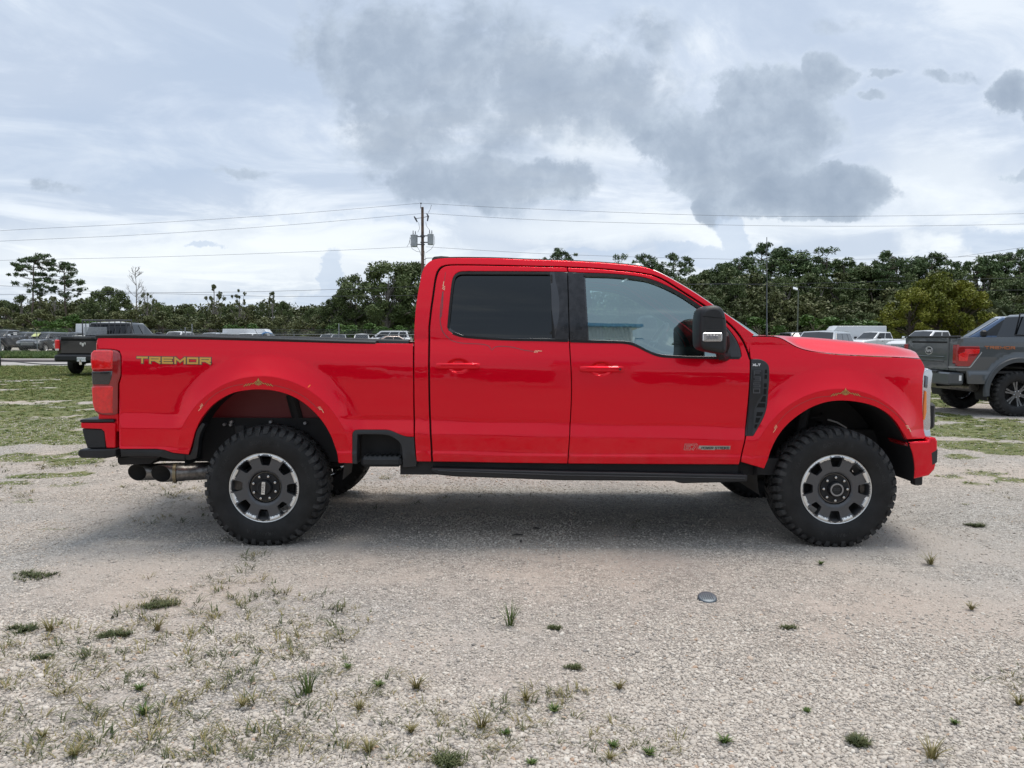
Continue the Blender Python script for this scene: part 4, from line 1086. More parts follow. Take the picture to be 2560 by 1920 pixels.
# ================================================================== other vehicles
def shell(poly, rings, res):
    """closed body: rings (inset, half width) from the outline to the flank"""
    P = clean(poly, .01); V = []; F = []; n = len(P); R = len(rings)
    for s_ in (-1, 1):
        b = len(V)
        for off_, y in rings: V += [(x, s_ * y, z) for x, z in offset(P, off_)]
        inner = offset(P, rings[-1][0]); vs, tr = fill(inner, [], res)
        for r_ in range(R - 1):
            for i in range(n):
                j = (i + 1) % n; f = (b + r_ * n + i, b + (r_ + 1) * n + i, b + (r_ + 1) * n + j, b + r_ * n + j); F.append(f if s_ < 0 else f[::-1])
        o = len(V); V += [(x, s_ * rings[-1][1], z) for x, z in vs]
        for t in tr:
            a, bb, c = (vs[i] for i in t); ar = (bb[0] - a[0]) * (c[1] - a[1]) - (bb[1] - a[1]) * (c[0] - a[0])
            f = tuple(o + i for i in (t if (ar > 0) == (s_ < 0) else t[::-1])); F.append(f)
        if s_ < 0: first = b
        else: F += [(first + i, first + (i + 1) % n, b + (i + 1) % n, b + i)[::-1] for i in range(n)]
    return V, F
def with_arches(top, x_r, x_f, Rw, Ra, sill, ends):
    """top: outline from front bumper over the roofline of the lower body to the rear bumper"""
    zc = Rw
    def arcp(cx):
        a0 = math.degrees(math.asin((sill - zc) / Ra)) if abs(sill - zc) < Ra else 0
        return [(cx + Ra * math.cos(math.radians(a)), zc + Ra * math.sin(math.radians(a))) for a in np.linspace(180 - a0, a0, 15)]
    return [(ends[0], sill + .05)] + arcp(x_r) + arcp(x_f) + [(ends[1], sill + .05)] + top
SPEC = {
 'pickup': dict(top=[(2.92, .60), (2.95, .85), (2.90, 1.12), (2.70, 1.24), (1.9, 1.33), (1.25, 1.37), (-1.05, 1.40), (-2.90, 1.40), (-2.93, 1.30), (-2.93, .60)], xr=-1.80, xf=1.88, Rw=.41, Ra=.50, sill=.50, ends=(-2.90, 2.85), hw=1.0,
                gb=(-1.05, 1.30), gt=(-.88, .45), zb=1.38, zr=1.96, hb=.94, ht=.76, panes=[(.06, .43), (.47, .90)]),
 'suv': dict(top=[(2.45, .50), (2.50, .70), (2.46, .95), (2.30, 1.06), (1.6, 1.15), (1.10, 1.18), (-2.25, 1.22), (-2.42, 1.15), (-2.45, .55)], xr=-1.45, xf=1.50, Rw=.38, Ra=.45, sill=.36, ends=(-2.38, 2.38), hw=.98,
                gb=(-2.35, 1.15), gt=(-2.10, .30), zb=1.18, zr=1.78, hb=.93, ht=.72, panes=[(.05, .27), (.30, .58), (.61, .92)]),
 'sedan': dict(top=[(2.38, .45), (2.44, .60), (2.36, .78), (2.0, .86), (1.1, .97), (-1.7, 1.02), (-2.35, 1.0), (-2.42, .85), (-2.40, .45)], xr=-1.40, xf=1.46, Rw=.33, Ra=.39, sill=.28, ends=(-2.30, 2.30), hw=.92,
                gb=(-1.85, 1.10), gt=(-1.0, .15), zb=.98, zr=1.48, hb=.86, ht=.62, panes=[(.10, .45), (.48, .88)]),
 'van': dict(top=[(2.85, .55), (2.92, .80), (2.75, 1.12), (2.30, 1.30), (1.9, 1.40), (-2.85, 1.40), (-2.90, 1.30), (-2.90, .50)], xr=-1.75, xf=1.85, Rw=.36, Ra=.43, sill=.38, ends=(-2.85, 2.80), hw=1.0,
                gb=(-2.88, 2.1), gt=(-2.84, 1.25), zb=1.38, zr=2.60, hb=.985, ht=.90, panes=[(.80, .94)], vtop=.5)}
def pane(q, A, B, C_, D_, u0, u1, v0, v1, out=.006):
    A, B, C_, D_ = map(Vector, (A, B, C_, D_)); n = (B - A).cross(D_ - A).normalized()
    pt_ = lambda u, v: A.lerp(B, u).lerp(D_.lerp(C_, u), v)
    P = [pt_(u0, v0), pt_(u1, v0), pt_(u1, v1), pt_(u0, v1)]
    q.add([p + n * out for p in P] + [p - n * .01 for p in P], [(0, 1, 2, 3), (7, 6, 5, 4), (0, 4, 5, 1), (1, 5, 6, 2), (2, 6, 7, 3), (3, 7, 4, 0)])
WHC = {}
def simple_wheel(par, x, y, R, W, side, rimm, spokes=6):
    key = (R, W, rimm.name, spokes)
    if key not in WHC:
        rt = thing('w0', None, None)
        q = MB(); q.lathe([(R * .62, .03), (R * .70, .0), (R * .92, .005), (R, .04), (R, W - .04), (R * .92, W - .005), (R * .62, W)], n=32); a = q.build('tyre', RUBBER, rt).data
        q = MB(); q.lathe([(R * .64, .01), (R * .60, .03), (R * .57, .10)], n=32); q.lathe([(.001, .01), (R * .16, .015), (R * .18, .05)], n=16)
        for i in range(spokes):
            an = 2 * math.pi * i / spokes
            V = [(c_ * math.cos(an + d), h, c_ * math.sin(an + d)) for c_, dd, h in ((R * .14, .45, .018), (R * .60, .14, .03)) for d in (-dd, dd)]; V += [(x_, h + .04, z_) for x_, h, z_ in V]
            q.add(V, [(0, 1, 3, 2), (0, 2, 6, 4), (1, 5, 7, 3), (4, 6, 7, 5)])
        b = q.build('rim', rimm, rt).data
        q = MB(); q.lathe([(.001, .12), (R * .62, .12), (R * .62, .16)], n=24); c = q.build('wheel', DARK, rt).data
        for ch in list(rt.children): bpy.data.objects.remove(ch)
        bpy.data.objects.remove(rt); WHC[key] = (a, b, c)
    a, b, c = WHC[key]
    w = link('wheel', c, par, (x, y, R), (0, 0, 0 if side < 0 else math.pi)); WL[w.name] = Vector((0, 0, 0))
    for nm, me in (('tyre', a), ('rim', b)): o = link(nm, me, w, (0, 0, 0)); WL[o.name] = Vector((0, 0, 0))
    return w
HEADL = mat('headlamp_far', (.45, .47, .5), .15, .6, coat=1)
def vehicle(name, label, cat, kind, pm, x, y, rz, group=None, zscale=1., trim=BLACKP, rimm=ALU, glass_m=GLASSBG, lift=0., wheels=True, grillem=BLACKP, vans_windows=None):
    sp = SPEC[kind]; t = thing(name, label, cat, (0, 0, 0), 0, group)
    poly = with_arches(sp['top'], sp['xr'], sp['xf'], sp['Rw'], sp['Ra'], sp['sill'], sp['ends'])
    hw = sp['hw']; V, F = shell(poly, [(0, hw - .13), (.02, hw - .06), (.05, hw - .02), (.10, hw)], .30)
    bo_ = mk('body', V, F, pm, t, angle=50); bm_fix(bo_)
    zb, zr, hb, ht = sp['zb'], sp['zr'], sp['hb'], sp['ht']; (rb_, fb), (rt_, ft) = sp['gb'], sp['gt']
    q = MB(); q.add([(rb_, -hb, zb), (fb, -hb + .12, zb), (fb + .05, 0, zb), (fb, hb - .12, zb), (rb_, hb, zb), (rt_, -ht, zr - .02), (ft, -ht + .08, zr - .03), (ft + .03, 0, zr), (ft, ht - .08, zr - .03), (rt_, ht, zr - .02), ((rt_ + ft) / 2, 0, zr + .03)],
                    [(0, 1, 6, 5), (1, 2, 7, 6), (2, 3, 8, 7), (3, 4, 9, 8), (4, 0, 5, 9), (5, 6, 10), (6, 7, 10), (7, 8, 10), (8, 9, 10), (9, 5, 10), (0, 4, 3, 2, 1)])
    q.build('cab' if kind == 'pickup' else 'roof', pm, t, bevel=.035, angle=40)
    vt = sp.get('vtop', .86)
    for s_ in (-1, 1):
        A, B, C_, D_ = (rb_, s_ * hb, zb), (fb, s_ * (hb - .12), zb), (ft, s_ * (ht - .08), zr - .03), (rt_, s_ * ht, zr - .02)
        for (u0, u1) in (sp['panes'] if vans_windows is None else vans_windows):
            q = MB()
            if s_ < 0: pane(q, A, B, C_, D_, u0, u1, .10, vt, .012)
            else: pane(q, B, A, D_, C_, 1 - u1, 1 - u0, .10, vt, .012)
            q.build('window', glass_m if False else DGL, t, smooth=False)
    for s_ in (-1, 1):
        q = MB(); A, B, C_, D_ = (fb, -hb + .12, zb), (fb + .05, 0, zb), (ft + .03, 0, zr), (ft, -ht + .08, zr - .03)
        if s_ < 0: pane(q, A, B, C_, D_, .10, 1., .04, .92 if kind != 'van' else .62, .012)
        else:
            A, B, C_, D_ = (fb + .05, 0, zb), (fb, hb - .12, zb), (ft, ht - .08, zr - .03), (ft + .03, 0, zr); pane(q, A, B, C_, D_, 0., .90, .04, .92 if kind != 'van' else .62, .012)
        q.build('windshield', DGL, t, smooth=False)
    q = MB(); pane(q, (rb_, hb, zb), (rb_, -hb, zb), (rt_, -ht, zr - .02), (rt_, ht, zr - .02), .12, .88, .16, .84, .012); q.build('rear_window', DGL, t, smooth=False)
    xf_ = max(p[0] for p in sp['top']); zh = sp['top'][2][1]; xr_ = min(p[0] for p in sp['top']); zt_ = zb - .08
    q = MB(); q.cbox(xf_ - .20, xf_ + .015, -hw * .60, hw * .60, zh - .34, zh - .04, .03); gr_ = q.build('grille', grillem, t)
    for i in range(3): q = MB(); z = zh - .30 + i * .09; q.cbox(xf_ - .05, xf_ + .03, -hw * .57, hw * .57, z, z + .035, .01); q.build('grille_bar', trim, gr_)
    q = MB(); q.cbox(xf_ - .22, xf_ + .03, -hw * .93, hw * .93, sp['sill'] + .08, sp['sill'] + .28, .05); q.build('front_bumper', BLACKP if kind != 'sedan' else pm, t)
    q = MB(); q.cbox(xr_ - .08, xr_ + .20, -hw * .93, hw * .93, sp['sill'] + .06, sp['sill'] + .26, .05); q.build('rear_bumper', BLACKP if kind != 'sedan' else pm, t)
    for s_ in (-1, 1):
        a, b = sorted((s_ * hw * .62, s_ * (hw + .004)))
        q = MB(); q.cbox(xf_ - .42, xf_ + .0, a, b, zh - .20, zh - .02, .04); q.build('headlight', HEADL, t)
        a, b = sorted((s_ * (hw - .14), s_ * (hw + .008))); q = MB(); q.cbox(xr_ - .012, xr_ + .14, a, b, zt_ - .42, zt_ - .04, .02); q.build('tail_light', REDLENSD, t)
        a, b = sorted((s_ * (hb + .02), s_ * (hb + .25))); q = MB(); q.cbox(fb - .42, fb - .26, a, b, zb + .02, zb + .20, .04); q.build('mirror', trim if trim is CHROME else BLACKP, t)
        for u in ((-.55, .45) if kind != 'van' else (1.1,)):
            a, b = sorted((s_ * (hw - .005), s_ * (hw + .03))); q = MB(); q.cbox(u - .1, u + .1, a, b, zb - .18, zb - .14, .01); q.build('door_handle', trim, t)
        for u in ((-.95, .15, 1.15) if kind == 'pickup' else (-.75, .15, 1.05)):
            a, b = sorted((s_ * (hw - .01), s_ * (hw + .0025))); q = MB(); q.box(u, u + .010, a, b, sp['sill'] + .1, zb - .03); q.build('door_seam', SEAM, t, smooth=False)
    for xx in (sp['xr'], sp['xf']):
        for s_ in (-1, 1): simple_wheel(t, xx, s_ * (hw + .01), sp['Rw'], .26, s_, rimm)
    q = MB(); q.box(sp['xr'] - .6, sp['xf'] + .6, -hw * .75, hw * .75, sp['sill'] - .08, sp['sill'] + .3); q.build('underbody', DARK, t, smooth=False)
    if kind == 'pickup':
        q = MB(); q.cbox(-2.90, -1.10, -hw + .06, hw - .06, 1.395, 1.415, .006); q.build('bed_cover', BLACKP, t)
    t.location = (x, y, lift); t.rotation_euler = (0, 0, math.radians(rz)); t.scale = (1, 1, zscale)
    return t
DGL = mat('vehicle_glass', (.010, .012, .014), .04, 0., spec=.5)
WP = paint('white_paint', (.74, .75, .76)); BP = paint('black_paint', (.012, .013, .015)); GP = paint('grey_paint', (.10, .108, .118), .3, .35); SP = paint('silver_paint', (.42, .44, .46), .4, .35)
BEI = paint('beige_paint', (.50, .47, .38)); BLUE = paint('blue_paint', (.055, .105, .20), .3); PINK = paint('champagne_paint', (.48, .36, .30), .2); CHG = paint('charcoal_paint', (.045, .05, .056), .3)
GV = 'vehicles in the fenced lot behind the road'
def X(px, Y): return (px - 1280) / 1924 * Y
v = vehicle('parked_pickup', 'black crew cab pickup with chrome window trim at the left edge', 'pickup truck', 'pickup', BP, -45.6, 69.2, -90, GV, trim=CHROME)
q = MB(); q.tube([(-1.0, .99, 1.42), (1.25, .90, 1.42), (.50, .76, 1.90), (-.85, .80, 1.90)], .02, 5, closed=True); q.v = [tuple(Vector(p)) for p in q.v]; o = q.build('window_trim', CHROME, None); o.parent = v
q = MB(); q.box(-.35, .15, .93, .945, 1.52, 1.74); o = q.build('window_sticker', WHITE, None, smooth=False); o.parent = v
v = vehicle('parked_suv', 'dark grey SUV with barred chrome grille and sale numbers on the windshield', 'suv', 'suv', CHG, -41.6, 68.6, -90, GV, trim=ALU, grillem=SEAM)
q = MB(); q.add([(1.02, -.55, 1.36), (1.02, .05, 1.36), (.55, .05, 1.68), (.55, -.5, 1.68)], [(0, 1, 2, 3)]); q.xf(Matrix.Translation((.03, 0, .03))); o = q.build('windshield_writing', mat('sale_marker', (.55, .60, .25), .6), None, smooth=False); o.parent = v
v = vehicle('parked_sedan', 'beige sedan half hidden behind the black pickup tailgate', 'sedan', 'sedan', BEI, -38.3, 68.2, -90, GV, trim=CHROME)
for (nm, lb, ct, kd, pm, px, yy, rz, zs) in (
    ('parked_suv', 'dark SUV roof directly behind the black pickup at the left edge', 'suv', 'suv', CHG, 58, 77, -90, 1.02), ('parked_suv', 'dark SUV roof behind the beige sedan', 'suv', 'suv', CHG, 182, 75.5, -90, 1.0),
    ('parked_suv', 'second-row charcoal SUV right of the dark grey SUV roof', 'suv', 'suv', GP, 148, 77, -90, .98),
    ('parked_suv', 'white SUV roof right of the cab of the black pickup', 'suv', 'suv', WP, 442, 74, -90, 1.06), ('parked_suv', 'grey SUV roof between two white ones beyond the bed', 'suv', 'suv', SP, 530, 74, -90, 1.0),
    ('parked_suv', 'white SUV roof left of the swirl-painted van', 'suv', 'suv', WP, 619, 74, -90, .98), ('parked_suv', 'small white car roof below the oak, left one', 'suv', 'suv', WP, 822, 80, -90, .96),
    ('parked_suv', 'small grey car roof below the oak, right one', 'suv', 'suv', SP, 848, 78, -80, .94), ('parked_suv', 'white car roof left of the boxy white SUV', 'suv', 'suv', WP, 905, 79, -80, .97)):
    vehicle(nm, lb, ct, kd, pm, X(px, yy), yy, rz, GV, zscale=zs)
vehicle('parked_suv', 'boxy white SUV seen from the side just left of the red cab', 'suv', 'suv', WP, -11.7, 71, 180, GV, zscale=1.12)
vehicle('parked_sedan', 'champagne sedan in front of the boxy white SUV', 'sedan', 'sedan', PINK, -11.0, 67.5, 200, GV, zscale=1.03)
v = vehicle('cargo_van', 'white rounded cargo van with roof vent behind the rack of the black pickup', 'van', 'van', WP, -40.2, 77, 0, GV, zscale=1.02, vans_windows=[])
q = MB(); q.cbox(-.3, .5, -.3, .3, 2.58, 2.76, .05); o = q.build('roof_vent', WP, None); o.parent = v
v = vehicle('cargo_van', 'small white van with a blue swirl behind the bright shrub', 'van', 'van', WP, X(702, 77) - 2.6, 77, 0, GV, zscale=.84, vans_windows=[(.82, .95)])
q = MB(); q.tube([(1.6 + .55 * math.cos(a), -1.0, 1.75 + .42 * math.sin(a)) for a in np.linspace(.3, 4.6, 18)], [.02 + .07 * math.sin(math.pi * i / 17) for i in range(18)], 6); o = q.build('blue_swirl', mat('blue_swirl', (.05, .20, .45), .4), None); o.parent = v
# right side vehicles
GR = 'vehicles parked before the right wood'
vehicle('parked_suv', 'silver crossover roof rising just over the red hood', 'suv', 'suv', SP, 13.0, 32.5, -125, GR, zscale=.99)
vehicle('cargo_van', 'long white high-roof van before the right wood', 'van', 'van', WP, 28.5, 65.5, 180, GR, zscale=.955, vans_windows=[(.82, .95)])
vehicle('parked_pickup', 'white crew cab pickup with dark windows right of the silver crossover', 'pickup truck', 'pickup', WP, 29.4, 62.5, -150, GR)
vehicle('parked_pickup', 'white heavy pickup with black grille partly behind the grey tailgate', 'pickup truck', 'pickup', WP, 27.0, 50, -152, GR, trim=CHROME)
vehicle('parked_pickup', 'blue pickup cab with large tow mirror behind the grey pickup', 'pickup truck', 'pickup', BLUE, 14.9, 22.9, 158, GR, zscale=1.085)
vehicle('parked_suv', 'grey vehicle roof low behind the aerial base', 'suv', 'suv', GP, X(1990, 66), 66, -90, GR, zscale=1.08)

# black pickup seen from behind, left
RX, RY, RZ = -15.6, 27.8, 92
v = vehicle('parked_pickup', 'black pickup seen from behind, silver emblem on tailgate, barred rack behind cab', 'pickup truck', 'pickup', BP, RX, RY + 3., RZ, None, lift=.05)
def vloc(q, nm, m, v, **kw): o = q.build(nm, m, None, **kw); o.parent = v; return o
q = MB(); q.cbox(-2.985, -2.93, -.80, .80, .78, 1.40, .02); tgr = vloc(q, 'tailgate', BP, v)
q = MB(); q.cbox(-2.992, -2.98, -.78, .78, 1.24, 1.32, .004); vloc(q, 'tailgate_recess', SEAM, v)
for s_ in (-1, 1):
    a, b = sorted((s_ * .84, s_ * 1.012)); q = MB(); q.cbox(-2.99, -2.80, a, b, .90, 1.28, .03); vloc(q, 'tail_lens', REDLENS, v)
    q = MB(); q.cbox(-2.995, -2.90, *sorted((s_ * .85, s_ * .99)), .88, .96, .01); vloc(q, 'reverse_lamp', CLEARL, v)
q = MB(); q.cbox(-3.12, -2.90, -.98, .98, .50, .74, .05); vloc(q, 'step_bumper', BLACKP, v)
q = MB(); q.cbox(-3.135, -3.12, -.155, .155, .50, .66, .004); pl = vloc(q, 'number_plate', WHITE, v)
V, F = text_mesh('JPWU12', .10, 1.0); q = MB(); q.add([(-3.1375, x, z + .58) for x, z, _ in [(-a, b, c) for a, b, c in V]], F); o = vloc(q, 'plate_lettering', mat('plate_green', (.08, .16, .12), .6), v, smooth=False); 
q = MB()
for pts in ([(0, -.09), (-.045, -.02), (-.03, .05), (0, .035), (.03, .05), (.045, -.02)], [(-.03, .05), (-.09, .075), (-.105, .02), (-.085, -.03), (-.07, .03), (-.045, .03)], [(.03, .05), (.09, .075), (.105, .02), (.085, -.03), (.07, .03), (.045, .03)]):
    q.add([(-3.0, y, 1.12 + z) for y, z in pts] + [(-2.985, y, 1.12 + z) for y, z in pts], [tuple(range(6)), tuple(range(6, 12))] + [(i, (i + 1) % 6, 6 + (i + 1) % 6, 6 + i) for i in range(6)])
vloc(q, 'tailgate_emblem', ALU, v, smooth=False)
q = MB(); fr_ = [(-1.16, -.93, 1.42), (-1.16, -.93, 2.02), (-1.16, .93, 2.02), (-1.16, .93, 1.42)]
q.tube(fr_, .03, 6); hr_ = vloc(q, 'headache_rack', PIRON, v)
for y_ in (-.72, -.52, -.30, -.08, .25, .38, .66, .80): q = MB(); q.tube([(-1.16, y_, 1.44), (-1.16, y_, 2.0)], .016, 5); o = q.build('rack_bar', PIRON, None); o.parent = hr_
for i_ in range(9): q = MB(); q.cbox(-1.19, -1.17, .0, .86, 1.45 + i_ * .035, 1.475 + i_ * .035, .004); o = q.build('rack_louvre', SP, None); o.parent = hr_
q = MB(); q.cyl((-3.12, -.72, .50), (-2.6, -.72, .50), .06, n=14); vloc(q, 'exhaust_pipe', DARK, v)
q = MB(); q.cbox(-3.2, -2.9, -.05, .05, .38, .48, .01); q.cyl((-3.2, 0, .48), (-3.2, 0, .56), .03, n=10); vloc(q, 'tow_hitch', CHROME, v)

# ================================================================== grey pickup at the right edge
HWG = 1.0; GYc = 14.5 + HWG
gt = thing('parked_pickup', 'grey off-road pickup with orange side lettering cut by the right edge', 'pickup truck', (8.42 + 2.93, GYc, 0))
gx0 = 8.42
GPA = paint('slate_grey_paint', (.058, .068, .076), .25, .35)
gwx, gwz = 9.56, .43; GA = (gwx, gwz + .045, .555)
def gyf(x, z):
    x = np.asarray(x, float); z = np.asarray(z, float)
    d = np.interp(z, [.5, .70, .82, .845, .90, 1.1, 1.3, 1.42, 1.52], [.05, .015, .012, .035, .03, .02, .024, .035, .07])
    for cx in (gwx, gwx + 3.7):
        r = np.hypot(x - cx, z - GA[1]); w = 1 - sst((r - GA[2] - .075) / .10); d = d * (1 - w) + (-.012) * w
    return GYc - HWG + d
def gS(px, py): p = at(px, py, GYc - HWG + .03); return (p.x, p.z)
c9 = lambda x, y: (2320 + x * .19293, 760 + y * .19293)
zr_ = 1.50
arcg = [(gwx + GA[2] * math.cos(math.radians(a)), GA[1] + GA[2] * math.sin(math.radians(a))) for a in np.linspace(0, 180, 31)]
bedp = [(gx0, .86), (gx0 + .005, zr_), (gx0 + 1.86, zr_), (gx0 + 1.86, .50)] + [(arcg[0][0], .50)] + arcg + [(gwx - GA[2] + .01, .62), (gx0 + .20, .62), (gx0 + .16, .86)]
skin('bed_side', bedp, gyf, GPA, gt, thick=.03, res=.05, ymir=GYc)
# cab and front end (beyond the picture's edge)
arcf = [(gwx + 3.7 + GA[2] * math.cos(math.radians(a)), GA[1] + GA[2] * math.sin(math.radians(a))) for a in np.linspace(0, 180, 31)]
cabp = [(gx0 + 1.89, .50), (gx0 + 1.89, 1.50), (gx0 + 4.2, 1.48), (gx0 + 5.3, 1.38), (gx0 + 5.75, 1.22), (gx0 + 5.86, .95), (gx0 + 5.86, .62), (arcf[0][0], .60)] + arcf + [(arcf[-1][0], .50)]
skin('cab_side', cabp, gyf, GPA, gt, thick=.03, res=.08, ymir=GYc)
def gbox(nm, m, *a, b=.01, par=None): q = MB(); q.cbox(*a, b); return q.build(nm, m, par or gt)
y0g, y1g = GYc - HWG, GYc + HWG
gbox('hood', GPA, gx0 + 3.9, gx0 + 5.75, y0g + .08, y1g - .08, 1.30, 1.49, b=.08); gbox('front_end', BLACKP, gx0 + 5.6, gx0 + 5.95, y0g + .06, y1g - .06, .6, 1.3, b=.08)
q = MB(); hb, ht = .95, .80; xa, xb_, xc, xd = gx0 + 1.89, gx0 + 4.15, gx0 + 2.00, gx0 + 3.25
zr2 = at(*c9(1180, 115), GYc - .7).z
q.add([(xa, GYc - hb, 1.48), (xb_, GYc - hb + .1, 1.48), (xb_, GYc + hb - .1, 1.48), (xa, GYc + hb, 1.48), (xc, GYc - ht, zr2), (xd, GYc - ht, zr2), (xd, GYc + ht, zr2), (xc, GYc + ht, zr2)], [(0, 1, 5, 4), (1, 2, 6, 5), (2, 3, 7, 6), (3, 0, 4, 7), (4, 5, 6, 7), (3, 2, 1, 0)])
q.build('cab', GPA, gt, bevel=.05)
q = MB(); pane(q, (xa, GYc + hb, 1.48), (xa, GYc - hb, 1.48), (xc, GYc - ht, zr2), (xc, GYc + ht, zr2), .02, .98, .03, .90, .014); rw = q.build('rear_window', DGL, gt, smooth=False)
q = MB(); 
q.tube([(xa - .02 + .10 * (z - 1.48) / .6, GYc + y, z) for y, z in ((.30, 1.55), (-.30, 1.55), (-.28, 1.98), (.28, 1.98))], .016, 6, closed=True); q.build('slider_frame', BLACKP, rw)
for y_ in (-.9, .9):
    q = MB(); a_ = (xa, GYc + y_ * hb / .95, 1.48); pane(q, (xa + .1, GYc + (hb if y_ > 0 else -hb), 1.48), (xb_ - .2, GYc + (hb - .1 if y_ > 0 else -hb + .1), 1.48), (xd - .1, GYc + (ht if y_ > 0 else -ht), zr2), (xc + .1, GYc + (ht if y_ > 0 else -ht), zr2), .05, .95, .08, .85, .014 if y_ < 0 else -.014); q.build('side_window', DGL, gt, smooth=False)
# tailgate assembly
tgo = gbox('tailgate', GPA, gx0 - .03, gx0 + .04, y0g + .32, y1g - .30, .86, 1.50, b=.012)
gbox('rear_corner', GPA, gx0 - .02, gx0 + .10, y0g + .035, y0g + .31, .86, 1.49, b=.012); gbox('rear_corner', GPA, gx0 - .02, gx0 + .10, y1g - .29, y1g - .035, .86, 1.49, b=.012)
gbox('tailgate_spoiler', BLACKP, gx0 - .045, gx0 + .05, y0g + .04, y1g - .04, 1.495, 1.53, b=.008)
gbox('tailgate_recess', SEAM, gx0 - .034, gx0 - .02, y0g + .36, y1g - .34, 1.385, 1.42, b=.002, par=tgo)
gbox('tailgate_moulding', CHG, gx0 - .040, gx0 - .02, y0g + .45, y1g - .45, 1.02, 1.06, b=.006, par=tgo); gbox('tailgate_moulding', CHG, gx0 - .040, gx0 - .02, y0g + .45, y1g - .45, 1.10, 1.13, b=.006, par=tgo)
gbox('bed_cover', BLACKP, gx0 + .05, gx0 + 1.86, y0g + .10, y1g - .10, 1.46, 1.485, b=.006)
# oval badge
def oval(rx, rz_, x, m, nm, par):
    q = MB(); n = 40; V = [(x, GYc + rx * math.cos(2 * math.pi * i / n), 1.235 + rz_ * math.sin(2 * math.pi * i / n)) for i in range(n)] + [(x + .01, GYc + rx * math.cos(2 * math.pi * i / n), 1.235 + rz_ * math.sin(2 * math.pi * i / n)) for i in range(n)]
    q.add(V, [tuple(range(n)), tuple(range(n, 2 * n))] + [(i, (i + 1) % n, n + (i + 1) % n, n + i) for i in range(n)]); return q.build(nm, m, par, smooth=False)
bd = oval(.140, .078, gx0 - .036, ALU, 'oval_badge', tgo); 
def sub_(o, p): o.parent = p; return o
oval(.128, .067, gx0 - .040, BLACKP, 'tailgate_badge_field', tgo)
V, F = text_mesh('Ford', .115, .95, .25); q = MB(); q.add([(gx0 - .043, GYc - x, 1.236 + z) for x, z, _ in V], F); q.build('badge_lettering', WHITE, tgo, smooth=False)
# tail light on the flank and rear
def gskin(nm, pts, m, off, th=.02, edge=.004, res=.06): 
    P = clean([gS(*c9(*p)) for p in pts], .003); return skin(nm, P, gyf, m, gt, thick=th, res=res, off=off, edge=edge)[0]
tl2 = gskin('tail_light', ((378, 545), (660, 545), (668, 590), (655, 640), (540, 800), (520, 808), (372, 806)), REDLENSD, -.010, .06)
o = gskin('tail_lens', ((390, 650), (470, 620), (480, 585), (665, 585), (655, 640), (520, 650), (505, 745), (390, 738)), REDLENS, -.016); o.parent = tl2
gskin('light_surround', ((515, 818), (545, 812), (665, 655), (690, 620), (698, 630), (560, 812), (540, 826), (262, 822), (262, 812)), SP, -.004, .01, .002)
q = MB(); q.cbox(gx0 - .035, gx0 + .02, y0g + .02, y0g + .16, 1.0, 1.36, .01); q.build('tail_light', REDLENSD, gt)
q = MB(); q.cbox(gx0 - .035, gx0 + .02, y1g - .16, y1g - .02, 1.0, 1.36, .01); q.build('tail_light', REDLENSD, gt)
ORG = mat('orange_decal', (.42, .13, .04), .5)
LN, wt = glyph_lines('TREMOR', 72, 40, 24)
def gp(off):
    def f(u, v, k):
        px, py = c9(735 + u * 385 / wt, 578 - v * 30 / 40 + u * .012); X_, Z_ = gS(px, py); return (X_, float(gyf(X_, Z_)) - off - .00005 * k, Z_)
    return f
q = MB(); strokes(q, LN, 22, gp(.003)); q.build('decal_outline', DECK, gt, smooth=False)
q = MB(); strokes(q, LN, 12, gp(.006)); q.build('decal_lettering', ORG, gt, smooth=False)
# flare lip, wells, bumper, underside
q = MB(); V = []
for a in np.linspace(-8, 188, 41):
    for r_, y in ((.56, -.030), (.635, -.035), (.650, -.015), (.65, .03), (.56, .03)): V.append((gwx + r_ * math.cos(math.radians(a)), y0g + y, GA[1] + r_ * math.sin(math.radians(a))))
q.add(V, [(5 * i + k, 5 * i + (k + 1) % 5, 5 * i + 5 + (k + 1) % 5, 5 * i + 5 + k) for i in range(40) for k in range(5)]); q.build('wheel_flare', mat('flare_grey', (.052, .060, .067), .5, vary=.1), gt)
for cx in (gwx, gwx + 3.7):
    for s_ in (-1, 1):
        q = MB(); ya = GYc + s_ * (HWG - .03); yb = GYc + s_ * (HWG - .42)
        q.grid(lambda u, v_: (cx + (GA[2] + .02) * math.cos(math.pi * (1.1 - 1.2 * u)), ya + (yb - ya) * v_, GA[1] + (GA[2] + .02) * math.sin(math.pi * (1.1 - 1.2 * u))), 24, 2); q.build('wheel_well_liner', DARK, gt)
q = MB(); q.box(gx0 + .1, gx0 + 5.7, y0g + .45, y1g - .45, .62, .85); q.box(gx0 + .06, gx0 + 1.85, y0g + .04, y1g - .04, .82, .86); q.build('underbody', DARK, gt, smooth=False)
bmp = gbox('rear_bumper', mat('slate_bumper', (.055, .063, .07), .4, coat=.5), gx0 - .16, gx0 + .13, y0g + .03, y1g - .03, .60, .835, b=.03)
gbox('bumper_step_pad', BLACKP, gx0 - .17, gx0 + .02, y0g + .45, y1g - .45, .80, .86, b=.015, par=bmp)
gbox('bumper_sticker', WHITE, gx0 + .03, gx0 + .075, y0g + .026, y0g + .031, .68, .78, b=.001, par=bmp)
q = MB(); q.cyl((gx0 - .13, y0g + .48, .60), (gx0 + .5, y0g + .48, .62), .055, n=16, cap=False); q.lathe([(.06, -.01), (.068, -.008), (.068, .01)], (0, 0, 0), 16, 'X'); q.build('exhaust_pipe', DARK, gt)
q = MB(); q.cyl((gwx, y0g + .2, gwz), (gwx, y1g - .2, gwz), .05, n=12); q.lathe([(.02, -.16), (.13, -.1), (.16, 0), (.13, .1), (.02, .16)], (gwx, GYc, gwz), 14, 'Y'); q.build('axle', DARK, gt)
